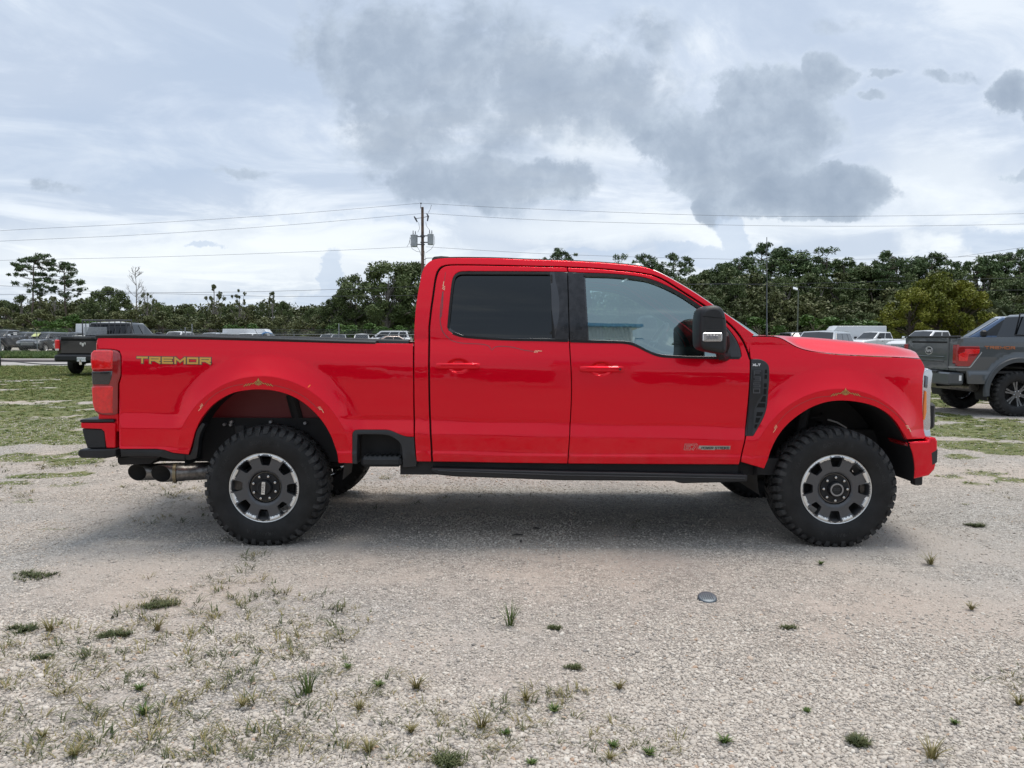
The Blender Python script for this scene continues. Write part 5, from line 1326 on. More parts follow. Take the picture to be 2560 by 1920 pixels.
q = MB(); q.cyl((gx0 + .45, y0g + .25, .55), (gx0 + .45, y1g - .3, .55), .10, n=14); q.build('muffler', STEEL, gt)
q = MB(); q.tube([(gwx - .42, y0g + .15, .62), (gwx - .32, y0g + .12, .50), (gwx - .1, y0g + .12, .52)], .012, 6); q.build('brake_line', STEEL, gt)

# ================================================================== RED PICKUP
YW = 5.36; YC = YW + 1.02
WR = at(656, 1229, YW); WF = at(2095.5, 1227, YW)
TR = .428                                       # tyre radius
WR.z = WF.z = TR - .012
AR = (WR.x + .004, 1230 - 65); AF = (WF.x, 0)
# arch centres (x,z,R)
ARC_R = (WR.x + .0, WR.z + .172, .530)
ARC_F = (WF.x + .0, WF.z + .108, .522)

_tz = np.arange(.30, 1.70, .001)
_td = np.interp(_tz, [.30, .50, .60, .652, .664, .668, .79, .885, .90, 1.0, 1.15, 1.27, 1.36, 1.46, 1.70],
                     [.16, .078, .060, .046, .056, .058, .050, .080, .0745, .070, .067, .071, .086, .116, .20])
def _gs(a, s):
    k = np.exp(-.5 * (np.arange(-int(4 * s), int(4 * s) + 1) / s) ** 2); k /= k.sum()
    return np.convolve(np.pad(a, int(4 * s), mode='edge'), k, 'valid')
_hi = _gs(_td, 26); _lo = _gs(_td, 4)
_w = np.clip((_tz - .93) / .06, 0, 1); _td = _lo * (1 - _w) + _hi * _w
def zprime(x, z): return z + np.interp(z, [.55, .66, .90, 1.45], [.009, .010, .021, .018]) * x
ZB = 1.455
DB = float(np.interp(ZB, _tz, _td))
def sst(t): t = np.clip(t, 0, 1); return t * t * (3 - 2 * t)
def sy(x, z):
    x = np.asarray(x, float); z = np.asarray(z, float)
    zp = zprime(x, z)
    d = np.interp(zp, _tz, _td)
    s = np.clip(zp - ZB, 0, None)
    d = np.where(zp > ZB, DB + .06 * s + .30 * s * s, d)
    cabw = sst((x + .80) / .02) * sst((1.72 - x) / .03)
    for (cx, cz, R), rin, rout in ((ARC_R, .092, .250), (ARC_F, .086, .240)):
        r = np.hypot(x - cx, (z - cz))
        up_ = sst(((z - cz) / np.maximum(r, .01) + .15) / .9)      # strongest above the wheel
        t_ = np.clip((r - R - rin) / (rout - rin), 0, 1)
        w = (1 - t_) ** 1.6 * (.18 + .82 * up_)
        d = d * (1 - w) + .018 * w
    fr = np.clip(x - 2.52, 0, None); d = d + .45 * fr * fr
    rr = np.clip(-2.86 - x, 0, None); d = d + .8 * rr * rr
    for hx_, hz_ in HANDLES:
        q_ = np.hypot((x - hx_) / .078, (z - hz_) / .050); d = d + .016 * (1 - sst((q_ - .72) / .34))
    return YW + d
HANDLES = []
def syf(x, z): return float(sy(x, z))
def S(px, py, yf=syf):
    Y = YW + .08
    for _ in range(5):
        p = at(px, py, Y); Y = yf(p.x, p.z)
    return (p.x, p.z)
c1 = lambda x, y: (180 + x * .34961, 820 + y * .34961)
c2 = lambda x, y: (800 + x * .30741, 820 + y * .30741)
c3 = lambda x, y: (1400 + x * .30735, 820 + y * .30735)
c4 = lambda x, y: (1800 + x * .34965, 820 + y * .34965)
c5 = lambda x, y: (1020 + x * .42495, 600 + y * .42495)
def L_(c, *p): return [S(*c(*q)) for q in p]
def C_(c, *p, step=.02): return catmull(L_(c, *p), step)
def arc(A, a0, a1, dr=0., n=40):
    cx, cz, R = A; R += dr
    return [(cx + R * math.cos(math.radians(a0 + (a1 - a0) * i / n)), cz + R * math.sin(math.radians(a0 + (a1 - a0) * i / n))) for i in range(n + 1)]

TK = thing('pickup_truck', 'large red crew cab pickup with gold and black decals parked side-on on the gravel', 'pickup truck', (0.25, YC, 0))
EXTRA = []
for A_, rin_ in ((ARC_R, .092), (ARC_F, .086)):
    for dr_ in (-.005, .002, .010, .020):
        for k_ in range(150): t_ = math.radians(-20 + 220 * k_ / 150); EXTRA.append((A_[0] + (A_[2] + rin_ + dr_) * math.cos(t_), A_[1] + (A_[2] + rin_ + dr_) * math.sin(t_)))
def tks(name, poly, m, **kw):
    kw.setdefault('ymir', YC)
    if name in ('bed_side', 'front_fender'): kw['extra'] = EXTRA
    if name in ('front_door', 'rear_door'): kw['extra'] = [(hx_ + .078 * f_ * math.cos(t_), hz_ + .050 * f_ * math.sin(t_)) for hx_, hz_ in HANDLES for f_ in (.35, .62, .76, .90, 1.02, 1.16) for t_ in np.linspace(0, 2 * math.pi, int(14 + 26 * f_))[:-1]]
    return skin(name, poly, sy, m, TK, **kw)

HANDLES = [S(*c2(1124, 308)), S(*c3(337, 333))]
# ---- bed side ------------------------------------------------------
pr = L_(c1, (830, 906))[0]; pr2 = S(846, 1157.2)
bed = (C_(c1, (185, 69), (650, 73), (1200, 86), (1945, 108)) + L_(c2, (756, 128)) + C_(c2, (756, 128), (757, 400), (759, 700), (762, 886)) +
       C_(c2, (762, 886), (700, 882), (640, 862), (590, 840), (540, 829), (440, 828), (310, 828), (275, 838), (262, 862), (261, 900), (262, 1100)) +
       L_(c2, (150, 1099)) +
       C_(c1, (1903, 965), (1897, 905), (1880, 850), (1850, 770), (1800, 683), (1730, 600), (1650, 532), (1560, 482), (1450, 450), (1345, 440), (1250, 445), (1150, 465),
              (1060, 510), (985, 570), (920, 655), (880, 740), (858, 820), (832, 905)) +
       L_(c1, (720, 893), (660, 872), (600, 865), (345, 865), (337, 860), (336, 640), (337, 400), (352, 345), (352, 200), (338, 165), (300, 152), (190, 148), (176, 97)))
tks('bed_side', bed, RED, res=.022, thick=.035)
# inner bed wall seen through the rear wheel opening and bed box
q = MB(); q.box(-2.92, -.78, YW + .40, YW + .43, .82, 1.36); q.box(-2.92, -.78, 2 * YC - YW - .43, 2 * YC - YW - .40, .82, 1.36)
q.build('bed_inner_wall', mat('dark_red_wall', (.16, .01, .012), .5, bump=.1), TK, smooth=False)  # darker red than the outer panels
q = MB(); q.box(-2.93, -.76, YW + .44, 2 * YC - YW - .44, .80, .84); q.box(-.80, -.76, YW + .12, 2 * YC - YW - .12, .84, 1.40)
q.build('bed_floor', GREYP, TK, smooth=False)
# rail caps
for sgn in (1, -1):
    q = MB()
    top = [at(*c1(x, y), YW + .12) for x, y in ((186, 44), (400, 41), (900, 53), (1500, 70), (1945, 85), (2175, 92))]
    bot = [at(*c1(x, y), YW + .115) for x, y in ((186, 70), (400, 71), (900, 78), (1500, 95), (1945, 108), (2175, 114))]
    V = []; n = len(top)
    for a, b in zip(top, bot):
        for y, z in ((YW + .104, b.z - .002), (YW + .100, a.z - .010), (YW + .112, a.z), (YW + .21, a.z + .001), (YW + .235, a.z - .014), (YW + .235, b.z - .05)):
            V.append((a.x, y if sgn > 0 else 2 * YC - y, z))
    F = [(i * 6 + k, i * 6 + (k + 1) % 6, (i + 1) * 6 + (k + 1) % 6, (i + 1) * 6 + k) for i in range(n - 1) for k in range(6)] + [tuple(range(6)), tuple(range((n - 1) * 6, n * 6))]
    q.add(V, F); q.build('bed_rail', BLACKP, TK, angle=60)
# tailgate
zt = at(*c1(180, 70), YW + .1).z
q = MB(); q.cbox(-2.965, -2.90, YW + .13, 2 * YC - YW - .13, .80, zt - .01, .012)
tg = q.build('tailgate', RED, TK)
q = MB(); q.cbox(-2.975, -2.88, YW + .13, 2 * YC - YW - .13, zt - .012, zt + .022, .008); q.build('spoiler', BLACKP, tg)
q = MB(); q.cbox(-2.985, -2.964, YC - .12, YC + .12, 1.22, 1.30, .008); q.build('handle', BLACKP, tg)
# rear body corner behind the tail light
for s_ in (1, -1):
    q = MB(); a, b = (YW + .105, YW + .17) if s_ > 0 else (2 * YC - YW - .17, 2 * YC - YW - .105)
    q.cbox(-2.955, -2.80, a, b, .80, zt - .03, .01); q.build('bed_corner', RED, TK)
# ---- tail lights -----------------------------------------------------
tl_out = catmull(L_(c1, (152, 175), (190, 153), (300, 157), (333, 174), (344, 205), (344, 345), (326, 400), (326, 612), (300, 624), (215, 622), (168, 600), (152, 540), (146, 420), (142, 240)), .03, closed=True)
def lens(c, pts, name, m, par, off, th, edge=.008):
    P = clean(catmull(L_(c, *pts), .03, closed=True))
    return skin(name, P, sy, m, par, thick=th, res=.04, off=off, edge=edge, ymir=YC)
tl = tks('tail_light', tl_out, REDLENSD, off=-.012, thick=.16, edge=.02)
tlo = tl[0]
P = clean(L_(c1, (145, 180), (165, 160), (288, 160), (300, 175), (297, 294), (150, 298), (142, 240)))
a, b = skin('tail_lens', P, sy, REDLENS, tlo, thick=.03, res=.04, off=-.024, edge=.012, ymir=YC); b.parent = tl[1]
P = clean(L_(c1, (150, 310), (296, 306), (290, 350), (272, 404), (160, 404), (152, 396)))
a, b = skin('tail_lens', P, sy, GLOSSB, tlo, thick=.03, res=.04, off=-.020, edge=.008, ymir=YC); b.parent = tl[1]; a['label'] = b['label'] = 'black smoked middle lens'
P = clean(L_(c1, (147, 420), (180, 414), (286, 413), (300, 420), (300, 606), (220, 608), (170, 590), (155, 540)))
a, b = skin('tail_lens', P, sy, REDLENS, tlo, thick=.03, res=.04, off=-.022, edge=.012, ymir=YC); b.parent = tl[1]
# ---- black cladding below the bed and around the step ----------------
def clad(name, *lists, m=BLACKP, **kw):
    P = []
    for l in lists: P += l
    return tks(name, P, m, **kw)
clad('lower_cladding', C_(c1, (338, 868), (600, 868), (660, 876), (720, 897), (838, 908)), L_(c1, (856, 860)), C_(c1, (856, 860), (885, 735), (925, 680)),
     L_(c1, (945, 690)), C_(c1, (945, 690), (905, 780), (890, 900), (880, 935)), L_(c1, (830, 948), (700, 942), (620, 922), (500, 918), (345, 922)), off=.012, res=.06, thick=.06)
clad('step_surround', C_(c2, (258, 1104), (260, 900), (261, 860), (274, 835), (308, 824), (440, 825), (545, 826), (598, 838), (660, 866), (710, 884), (764, 890)),
     C_(c2, (764, 890), (772, 1000), (786, 1086)), L_(c2, (780, 1130), (672, 1135), (668, 1000)), C_(c2, (668, 1000), (655, 945), (615, 905), (540, 872), (400, 866), (320, 868), (302, 890), (298, 1108)), m=GREYP, off=.004, res=.05, thick=.12)
q = MB(); p0, p1 = S(*c2(300, 868)), S(*c2(668, 1120))
for s_ in (1, -1):
    q = MB(); yy = YW + .20 if s_ > 0 else 2 * YC - YW - .22
    q.box(p0[0], p1[0], yy, yy + .02, p1[1] - .02, p0[1] + .02); q.build('step_recess', DARK, TK, smooth=False)
    q = MB(); a, b = (YW + .045, YW + .21) if s_ > 0 else (2 * YC - YW - .21, 2 * YC - YW - .045)
    A_, B_ = S(*c2(330, 1048)), S(*c2(664, 1128))
    q.cbox(A_[0], B_[0], a, b, B_[1], A_[1], .02)
    for i in range(9): q.cbox(A_[0] + .02 + i * .035, A_[0] + .038 + i * .035, a + .02, b - .03, A_[1] - .002, A_[1] + .006, .002)
    q.build('bed_step', BLACKP, TK)

# ---- cab -------------------------------------------------------------
sil = C_(c5, (38, 600), (36, 560), (46, 400), (70, 250), (86, 182), (112, 140), (160, 113), (270, 106), (500, 108), (700, 116), (950, 124), (1200, 139), (1350, 154), (1430, 172), (1500, 202),
         (1600, 257), (1700, 318), (1800, 386), (1900, 456), (2000, 530), (2036, 556))
rdoor_edge = C_(c2, (915, 1087), (905, 900), (896, 700), (889, 300), (891, 0)) [:-1] + C_(c5, (127, 517), (136, 430), (150, 330), (163, 240), (178, 190), (203, 162), (250, 151), (400, 151), (600, 155), (936, 163))
gap_rf = C_(c5, (938, 163), (942, 300), (948, 517))[:-1] + C_(c3, (75, 0), (82, 200), (93, 400), (92, 600), (80, 850), (63, 1103))
fdoor_top = C_(c5, (944, 164), (1100, 171), (1300, 189), (1400, 204), (1450, 216), (1510, 243), (1600, 300), (1700, 364), (1800, 432), (1880, 493), (1930, 545), (1968, 600), (1990, 650), (2006, 700))
fd_front = C_(c3, (1545, 262), (1544, 400), (1533, 560), (1515, 760), (1505, 880), (1480, 1000), (1455, 1110))
def shiftx(P, dx): return [(x + dx, z) for x, z in P]
G = .006
rdoor = shiftx(rdoor_edge, G * .6)
# notch (window opening incl. B-pillar) in the rear door
rwin_notch = C_(c5, (941, 187), (800, 185), (600, 184), (420, 184), (330, 184), (296, 190), (274, 208), (262, 240), (252, 320), (240, 440), (234, 520), (242, 536), (262, 550), (300, 564), (350, 573), (450, 581), (600, 588), (800, 592), (949, 597))
gr_l = shiftx(gap_rf, -G * .5)
cut = [i for i, p in enumerate(gr_l) if p[1] < rwin_notch[-1][1] - .004][0]
cut0 = [i for i, p in enumerate(gr_l) if p[1] < rwin_notch[0][1] + .004][0]
rd = rdoor + gr_l[:max(1, cut0)] + rwin_notch + gr_l[cut:] + C_(c2, (2004, 1103), (1500, 1097), (1200, 1091), (918, 1088))
rdo = tks('rear_door', rd, RED, res=.017)
fwin_notch = C_(c5, (946, 187), (1035, 192), (1200, 198), (1350, 213), (1430, 231), (1500, 258), (1600, 309), (1700, 374), (1800, 447), (1868, 504), (1920, 568), (1950, 625), (1963, 680))[:-1] + \
    L_(c5, (1963, 680), (1958, 697)) + C_(c5, (1958, 697), (1850, 697), (1700, 696), (1600, 693), (1500, 688), (1450, 676), (1400, 655), (1340, 625), (1270, 607), (1100, 602), (953, 598))
gf = shiftx(gap_rf, G * .5)
cut = [i for i, p in enumerate(gf) if p[1] < fwin_notch[-1][1] - .004][0]
cut0 = [i for i, p in enumerate(gf) if p[1] < fwin_notch[0][1] + .004][0]
fd = list(reversed(gf[cut:])) + list(reversed(fwin_notch)) + list(reversed(gf[:max(1, cut0)])) + fdoor_top + fd_front + C_(c3, (1450, 1111), (800, 1108), (69, 1104))
fdo = tks('front_door', fd, RED, res=.017)
# cab side shell around the doors
cs = C_(c2, (786, 1086), (772, 900), (768, 600), (766, 300), (767, 0))[:-1] + sil[1:] + L_(c5, (2010, 575), (2004, 640)) + list(reversed(shiftx(fdoor_top, 0.0)[:-2])) + list(reversed(shiftx(rdoor_edge, -G * .6))) + L_(c2, (908, 1089))
# push the shell edge away from the doors a little so a real gap shows
def push(P, ref_fn): return P
top_gap = [(x, z + .010) for x, z in fdoor_top[:-2]]
re_gap = [(x - .009 if i < len(rdoor_edge) * .62 else x - .004, z + (.0 if i < len(rdoor_edge) * .45 else .009)) for i, (x, z) in enumerate(rdoor_edge)]
fg = [(x + .004 + .006 * min(1, i / 20), z + .009) for i, (x, z) in enumerate(fdoor_top[:-2])]
cs = C_(c2, (786, 1086), (772, 900), (768, 600), (766, 300), (767, 0))[:-1] + sil[1:] + L_(c5, (2014, 580)) + list(reversed(fg)) + list(reversed(re_gap)) + L_(c2, (906, 1089))
tks('cab_side', cs, RED, res=.05, thick=.05)
# dark jambs behind the gaps
q = MB()
for path in (rdoor_edge, gap_rf, fdoor_top + fd_front):
    for s_ in (1, -1):
        V = []; n = len(path)
        for i, (x, z) in enumerate(path):
            a = path[max(0, i - 1)]; b = path[min(n - 1, i + 1)]; l = math.hypot(b[0] - a[0], b[1] - a[1]) or 1
            nx, nz = -(b[1] - a[1]) / l * .018, (b[0] - a[0]) / l * .018
            for k in (-1, 1):
                X, Z = x + nx * k, z + nz * k; y = syf(x, z) + .022
                V.append((X, y if s_ > 0 else 2 * YC - y, Z))
        q.add(V, [(2 * i, 2 * i + 1, 2 * i + 3, 2 * i + 2) for i in range(n - 1)])
q.build('door_jamb', SEAM, TK, smooth=False)
# lower dark inner shell
q = MB()
for s_ in (1, -1):
    def ly(x, z): return syf(x, z) + .055
    xs = np.linspace(-.82, 1.60, 30); zs = np.linspace(.47, 1.43, 10)
    for i in range(29):
        pass
    q.grid(lambda u, v: (-.80 + 2.42 * u, (lambda y: y if s_ > 0 else 2 * YC - y)(syf(-.80 + 2.42 * u, .62 + .80 * v) + .055), .50 + .92 * v), 26, 8)
q.build('cab_inner_shell', DARK, TK)
q = MB(); x0 = S(*c2(767, 600))[0]
q.box(x0 + .005, 2.0, YW + .14, 2 * YC - YW - .14, .50, .62); q.build('cab_floor', DARK, TK, smooth=False)
# bed front / cab back
zr = sil[5][1]
# rear window unit: glass + black frame panel
rgl = catmull(L_(c5, (247, 515), (251, 400), (273, 240), (286, 212), (306, 203), (500, 203), (833, 204)), .03)[:-1] + L_(c5, (835, 206), (843, 300), (849, 577)) + catmull(L_(c5, (846, 579), (600, 577), (400, 573), (330, 562), (290, 547), (258, 528)), .03)
rgl = clean(rgl)
fr = clean(rwin_notch + gr_l[cut0:cut]) if False else None
def notchpoly(notch, edgepts): return clean(notch + edgepts, .004)
gl_pts = shiftx(gap_rf, -G * .5)
i0 = [i for i, p in enumerate(gl_pts) if p[1] < rwin_notch[0][1]][0]; i1 = [i for i, p in enumerate(gl_pts) if p[1] < rwin_notch[-1][1]][0]
rfr = clean(rwin_notch + list(reversed(gl_pts[i0:i1])))
def inner_parts(lst, dox):
    for o, d in zip(lst, dox): o.parent = d
    return lst
def sub(name, P, m, doors, **kw):
    kw.setdefault('ymir', YC)
    r = skin(name, P, sy, m, TK, **kw)
    for o, d in zip(r, doors): o.parent = d
    return r
sub('window_frame', rfr, GLOSSB, rdo, holes=[rgl], off=.006, res=.05, edge=.003, thick=.02)
sub('window_glass', offset(rgl, -.004), GLASSD, rdo, off=.016, res=.06, edge=.002, thick=.003)
div = clean(L_(c5, (838, 204), (850, 204), (864, 578), (849, 578)))
sub('window_divider', div, RUBBER, rdo, off=.000, res=.05, edge=.003, thick=.02)
pil = clean(L_(c5, (864, 190), (938, 191)) + gl_pts[i0 + 2:i1 - 1] + L_(c5, (940, 589), (868, 586)))
sub('pillar_trim', pil, PILLAR, rdo, off=-.001, res=.05, edge=.004, thick=.015)
# front window unit
gf_pts = shiftx(gap_rf, G * .5)
j0 = [i for i, p in enumerate(gf_pts) if p[1] < fwin_notch[0][1]][0]; j1 = [i for i, p in enumerate(gf_pts) if p[1] < fwin_notch[-1][1]][0]
ffr = clean(fwin_notch + list(reversed(gf_pts[j0:j1])))
fgl = clean(L_(c5, (1043, 214)) + C_(c5, (1043, 214), (1200, 219), (1350, 234), (1430, 251), (1500, 278), (1600, 328), (1700, 394), (1800, 466), (1860, 516)) + L_(c5, (1866, 560), (1866, 680)) +
            C_(c5, (1860, 684), (1700, 684), (1600, 681), (1500, 673), (1440, 659), (1390, 636), (1330, 606), (1270, 594), (1065, 588)))
sub('window_frame', ffr, GLOSSB, fdo, holes=[fgl], off=.006, res=.05, edge=.003, thick=.02)
sub('window_glass', offset(fgl, -.004), GLASSL, fdo, off=.016, res=.06, edge=.002, thick=.003)
pil = clean(L_(c5, (948, 191), (1032, 197), (1045, 400), (1056, 590), (958, 590)) + list(reversed(gf_pts[j0 + 2:j1 - 1])))
sub('pillar_trim', pil, PILLAR, fdo, off=-.001, res=.05, edge=.004, thick=.015)
tri = clean(L_(c5, (1874, 520), (1915, 572), (1945, 625), (1958, 675), (1953, 692), (1874, 690)))
sub('quarter_trim', tri, GREYP, fdo, off=-.001, res=.05, edge=.005, thick=.015)
# beltline rubber strips
def ribbon(path, w, off, mir=True, closed=False):
    q = MB()
    for s_ in ((1, -1) if mir else (1,)):
        V = []; n = len(path)
        for i, (x, z) in enumerate(path):
            a = path[max(0, i - 1)]; b = path[min(n - 1, i + 1)]; l = math.hypot(b[0] - a[0], b[1] - a[1]) or 1
            nx, nz = -(b[1] - a[1]) / l * w / 2, (b[0] - a[0]) / l * w / 2
            for k, dy in ((-1, .004), (-1, 0), (1, 0), (1, .004)):
                X, Z = x + nx * k, z + nz * k; y = syf(X, Z) + off + dy
                V.append((X, y if s_ > 0 else 2 * YC - y, Z))
        q.add(V, [(4 * i + k, 4 * i + k + 1, 4 * i + 4 + k + 1, 4 * i + 4 + k) for i in range(n - 1) for k in range(3)])
    return q
ribbon(C_(c5, (262, 548), (300, 562), (350, 571), (450, 579), (600, 586), (800, 590), (940, 594)), .016, -.003).build('belt_strip', RUBBER, TK)
ribbon(C_(c5, (955, 596), (1100, 600), (1270, 604), (1340, 621), (1400, 650), (1450, 672), (1500, 684), (1600, 689), (1800, 693), (1950, 694)), .016, -.003).build('belt_strip', RUBBER, TK)
ribbon(C_(c5, (1035, 204), (1200, 209), (1350, 224), (1430, 241), (1500, 268), (1600, 319), (1700, 385), (1800, 457), (1868, 512)), .020, -.003).build('window_seal', RUBBER, TK)
ribbon(C_(c5, (835, 194), (600, 193), (420, 193), (330, 193), (300, 197), (278, 213), (266, 243), (256, 322), (244, 440), (238, 518)), .018, -.003).build('window_seal', RUBBER, TK)

# ---- roof and windshield -----------------------------------------------
k1 = [i for i, p in enumerate(sil) if p[0] > S(*c5(100, 150))[0]][0]
kw_ = [i for i, p in enumerate(sil) if p[0] > S(*c5(1400, 165))[0]][0]
roofl = sil[k1:kw_ + 1]; wsl = sil[kw_:]
def across(path, u, t, crown, fwd, inset=.012):
    i = u * (len(path) - 1); a = int(min(i, len(path) - 2)); f = i - a
    x = path[a][0] * (1 - f) + path[a + 1][0] * f; z = path[a][1] * (1 - f) + path[a + 1][1] * f
    y0 = syf(x, z) + inset; y = y0 + (2 * YC - 2 * y0) * t
    e = 1 - abs(2 * t - 1) ** 3.0
    return (x + fwd * e, y, z + crown * e * min(1, .25 + 3 * u) )
q = MB(); q.grid(lambda u, t: across(roofl, u, t, .022, 0), 40, 25); q.build('roof', RED, TK, angle=60)
backl = C_(c2, (786, 1086), (772, 900), (768, 600), (766, 300), (767, 0))[:-1] + sil[1:k1 + 1]
q = MB(); q.grid(lambda u, t: across(backl, u, t, 0, -.015), 50, 21); bw = q.build('cab_back_wall', RED, TK, angle=60)
zb0, zb1 = .0, 1.
ub = [i for i, p in enumerate(backl) if p[1] > 1.50][0] / (len(backl) - 1); ut = [i for i, p in enumerate(backl) if p[1] > 1.93][0] / (len(backl) - 1)
q = MB(); q.grid(lambda u, t: (lambda p: (p[0] - .007, p[1], p[2]))(across(backl, ub + (ut - ub) * u, .12 + .76 * t, 0, -.015)), 10, 12); q.build('rear_window', GLASSD, TK)
q = MB(); q.grid(lambda u, t: (lambda p: (p[0], p[1], p[2] - .02 + .0 * u))(across(roofl, u, t, .02, 0, .05)), 20, 13); q.build('headliner', mat('headliner_grey', (.35, .34, .32), .9), TK)
def wsf(u, t):
    p = across(wsl, u, t, .022 * (1 - u), .20 * u + .02); return (p[0], p[1], p[2] - .012)
q = MB(); q.grid(wsf, 16, 25); q.build('windshield', GLASSL, TK, angle=60)
q = MB()
for s_ in (1, -1):
    q.tube([(x, (syf(x, z) + .014) if s_ > 0 else 2 * YC - syf(x, z) - .014, z + .004) for x, z in roofl[4:]], .006, 6)
q.build('roof_ditch_strip', RUBBER, TK)
q = MB()
for s_ in (1, -1):
    q.tube([(x, (syf(x, z) + .012) if s_ > 0 else 2 * YC - syf(x, z) - .012, z - .002) for x, z in wsl[3:]], .007, 6)
q.build('windshield_highlight', mat('painted_edge_highlight', (.5, .5, .5), .25, .6), TK)  # pale tube stands in for the highlight along the windshield edge
# third brake light pod at the roof's rear edge
Yp = YC - .25
P = [(lambda p: (p.x, p.z))(at(*c5(x, y), Yp)) for x, y in ((136, 128), (141, 108), (150, 97), (195, 93), (235, 96), (262, 103), (290, 118), (290, 135))]
q = MB(); q.prism(P, Yp, 2 * YC - Yp); q.build('roof_spoiler_light', BLACKP, TK, bevel=.012)
# clear roof marker dome
p = at(*c5(1345, 146), YW + .50); q = MB()
q.lathe([(.062, 0), (.060, .012), (.048, .028), (.028, .038), (.001, .042)], (p.x, p.y, p.z - .028), 20, 'Z'); q.build('roof_marker', mat('frosted_clear', (.6, .6, .6), .25, coat=1), TK)
p = at(*c5(1345, 146), YW + .50)
# ---- interior ------------------------------------------------------------
INT = mat('interior_grey', (.05, .052, .055), .7, vary=.2)
def seat(x, y, name='seat'):
    q = MB(); q.cbox(x - .05, x + .48, y - .25, y + .25, .95, 1.12, .05)
    q.v = [v for v in q.v]
    q2 = MB(); q2.cbox(-.07, .07, -.25, .25, 0, .62, .05); q2.cbox(-.05, .05, -.13, .13, .65, .83, .04)
    q2.xf(Matrix.Translation((x - .02, y, 1.06)) @ Matrix.Rotation(math.radians(-12), 4, 'Y')); q.add(q2.v, q2.f)
    return q.build(name, INT, TK)
for (x, y) in ((.72, YC - .45), (.72, YC + .45), (-.35, YC - .42), (-.35, YC + .42)): seat(x, y)
q = MB(); q.cbox(1.55, 2.15, YW + .18, 2 * YC - YW - .18, 1.05, 1.40, .08); q.cbox(1.45, 1.60, YC - .18, YC + .18, 1.0, 1.38, .03); q.build('dashboard', INT, TK)
q = MB(); sw = Vector((1.27, YC + .45, 1.44)); ax = Vector((-.85, 0, .5)).normalized(); e1 = Vector((0, 1, 0)); e2 = ax.cross(e1)
q.tube([sw + (e1 * math.cos(t) + e2 * math.sin(t)) * .19 for t in np.linspace(0, 2 * math.pi, 29)[:-1]], .018, 8, closed=True)
q.cyl(sw, sw - ax * .25, .06, .04, 12); q.tube([sw - e1 * .18, sw + e1 * .18], .016, 6); q.build('steering_wheel', BLACKP, TK)

# ---- hood, fender, front ------------------------------------------------
seam = C_(c4, (192, 58), (300, 57), (400, 62), (450, 78), (500, 106), (560, 138), (650, 163), (780, 180), (900, 190), (1100, 200), (1300, 208), (1430, 217))
hs = [(x, z - .006) for x, z in seam]
fend = L_(c4, (186, 62)) + hs + C_(c4, (1434, 222), (1452, 250), (1468, 290))[:-1] + C_(c4, (1466, 292), (1455, 340), (1450, 420), (1450, 600), (1456, 660), (1472, 785))[:-1] + L_(c4, (1474, 789), (1334, 797)) + \
    C_(c4, (1330, 795), (1300, 735), (1250, 660), (1180, 598), (1080, 550), (960, 525), (850, 519), (750, 533), (650, 570), (550, 632), (470, 703), (410, 782), (370, 862), (340, 950), (316, 1006)) + L_(c4, (146, 991))
fe_back = [(x + .009, z) for x, z in reversed(fd_front)]
fend = L_(c4, (200, 62)) + hs[2:] + C_(c4, (1434, 222), (1452, 250), (1468, 290))[:-1] + C_(c4, (1466, 292), (1455, 340), (1450, 420), (1450, 600), (1456, 660), (1472, 785))[:-1] + L_(c4, (1474, 789), (1334, 797)) + \
    C_(c4, (1330, 795), (1300, 735), (1250, 660), (1180, 598), (1080, 550), (960, 525), (850, 519), (750, 533), (650, 570), (550, 632), (470, 703), (410, 782), (370, 862), (340, 950), (316, 1006)) + fe_back[1:] + L_(c4, (217, 200), (212, 150))
fe = tks('front_fender', fend, RED, res=.018)
# hood loft
Ysil = YW + .28
sil_h = [at(*c4(x, y), Ysil) for x, y in ((190, 50), (300, 50), (440, 54), (575, 62), (700, 71), (800, 80), (1000, 101), (1120, 115), (1240, 131), (1340, 155), (1400, 182), (1440, 212))]
hx = [p.x for p in sil_h]; hz = [p.z for p in sil_h]
def hood(u, t):
    x, z0 = seam[int(round(u * (len(seam) - 1)))]; y0 = syf(x, z0) + .002
    s = min(1, abs(t)); xs_ = x + (.16 * (1 - (1 - s) ** 2)) * u ** 3
    zt_ = float(np.interp(x, hx, hz)) + .0
    zt_ = max(zt_, z0 + .004)
    d = s * (YC - y0)                        # distance from the side
    crease = sst(d / .20)
    z = z0 + (zt_ - z0) * (.35 * min(1, d / .20) + .65 * float(crease)) - .010 * max(0, d - .25)
    return (xs_, y0 + d, z)
nu = len(seam); q = MB(); ts = list(np.linspace(0, 1, 15) ** 1.8)
V = []; nv = len(ts) * 2 - 1
for i in range(nu):
    row = [hood(i / (nu - 1), t) for t in ts]
    V += row + [(x, 2 * YC - y, z) for x, y, z in reversed(row[:-1])]
q.add(V, [(i * nv + j, (i + 1) * nv + j, (i + 1) * nv + j + 1, i * nv + j + 1) for i in range(nu - 1) for j in range(nv - 1)])
q.build('hood', RED, TK, angle=50)
# cowl
q = MB(); q.box(1.72, 2.05, YW + .20, 2 * YC - YW - .20, 1.36, 1.43); q.build('cowl', BLACKP, TK, smooth=False)
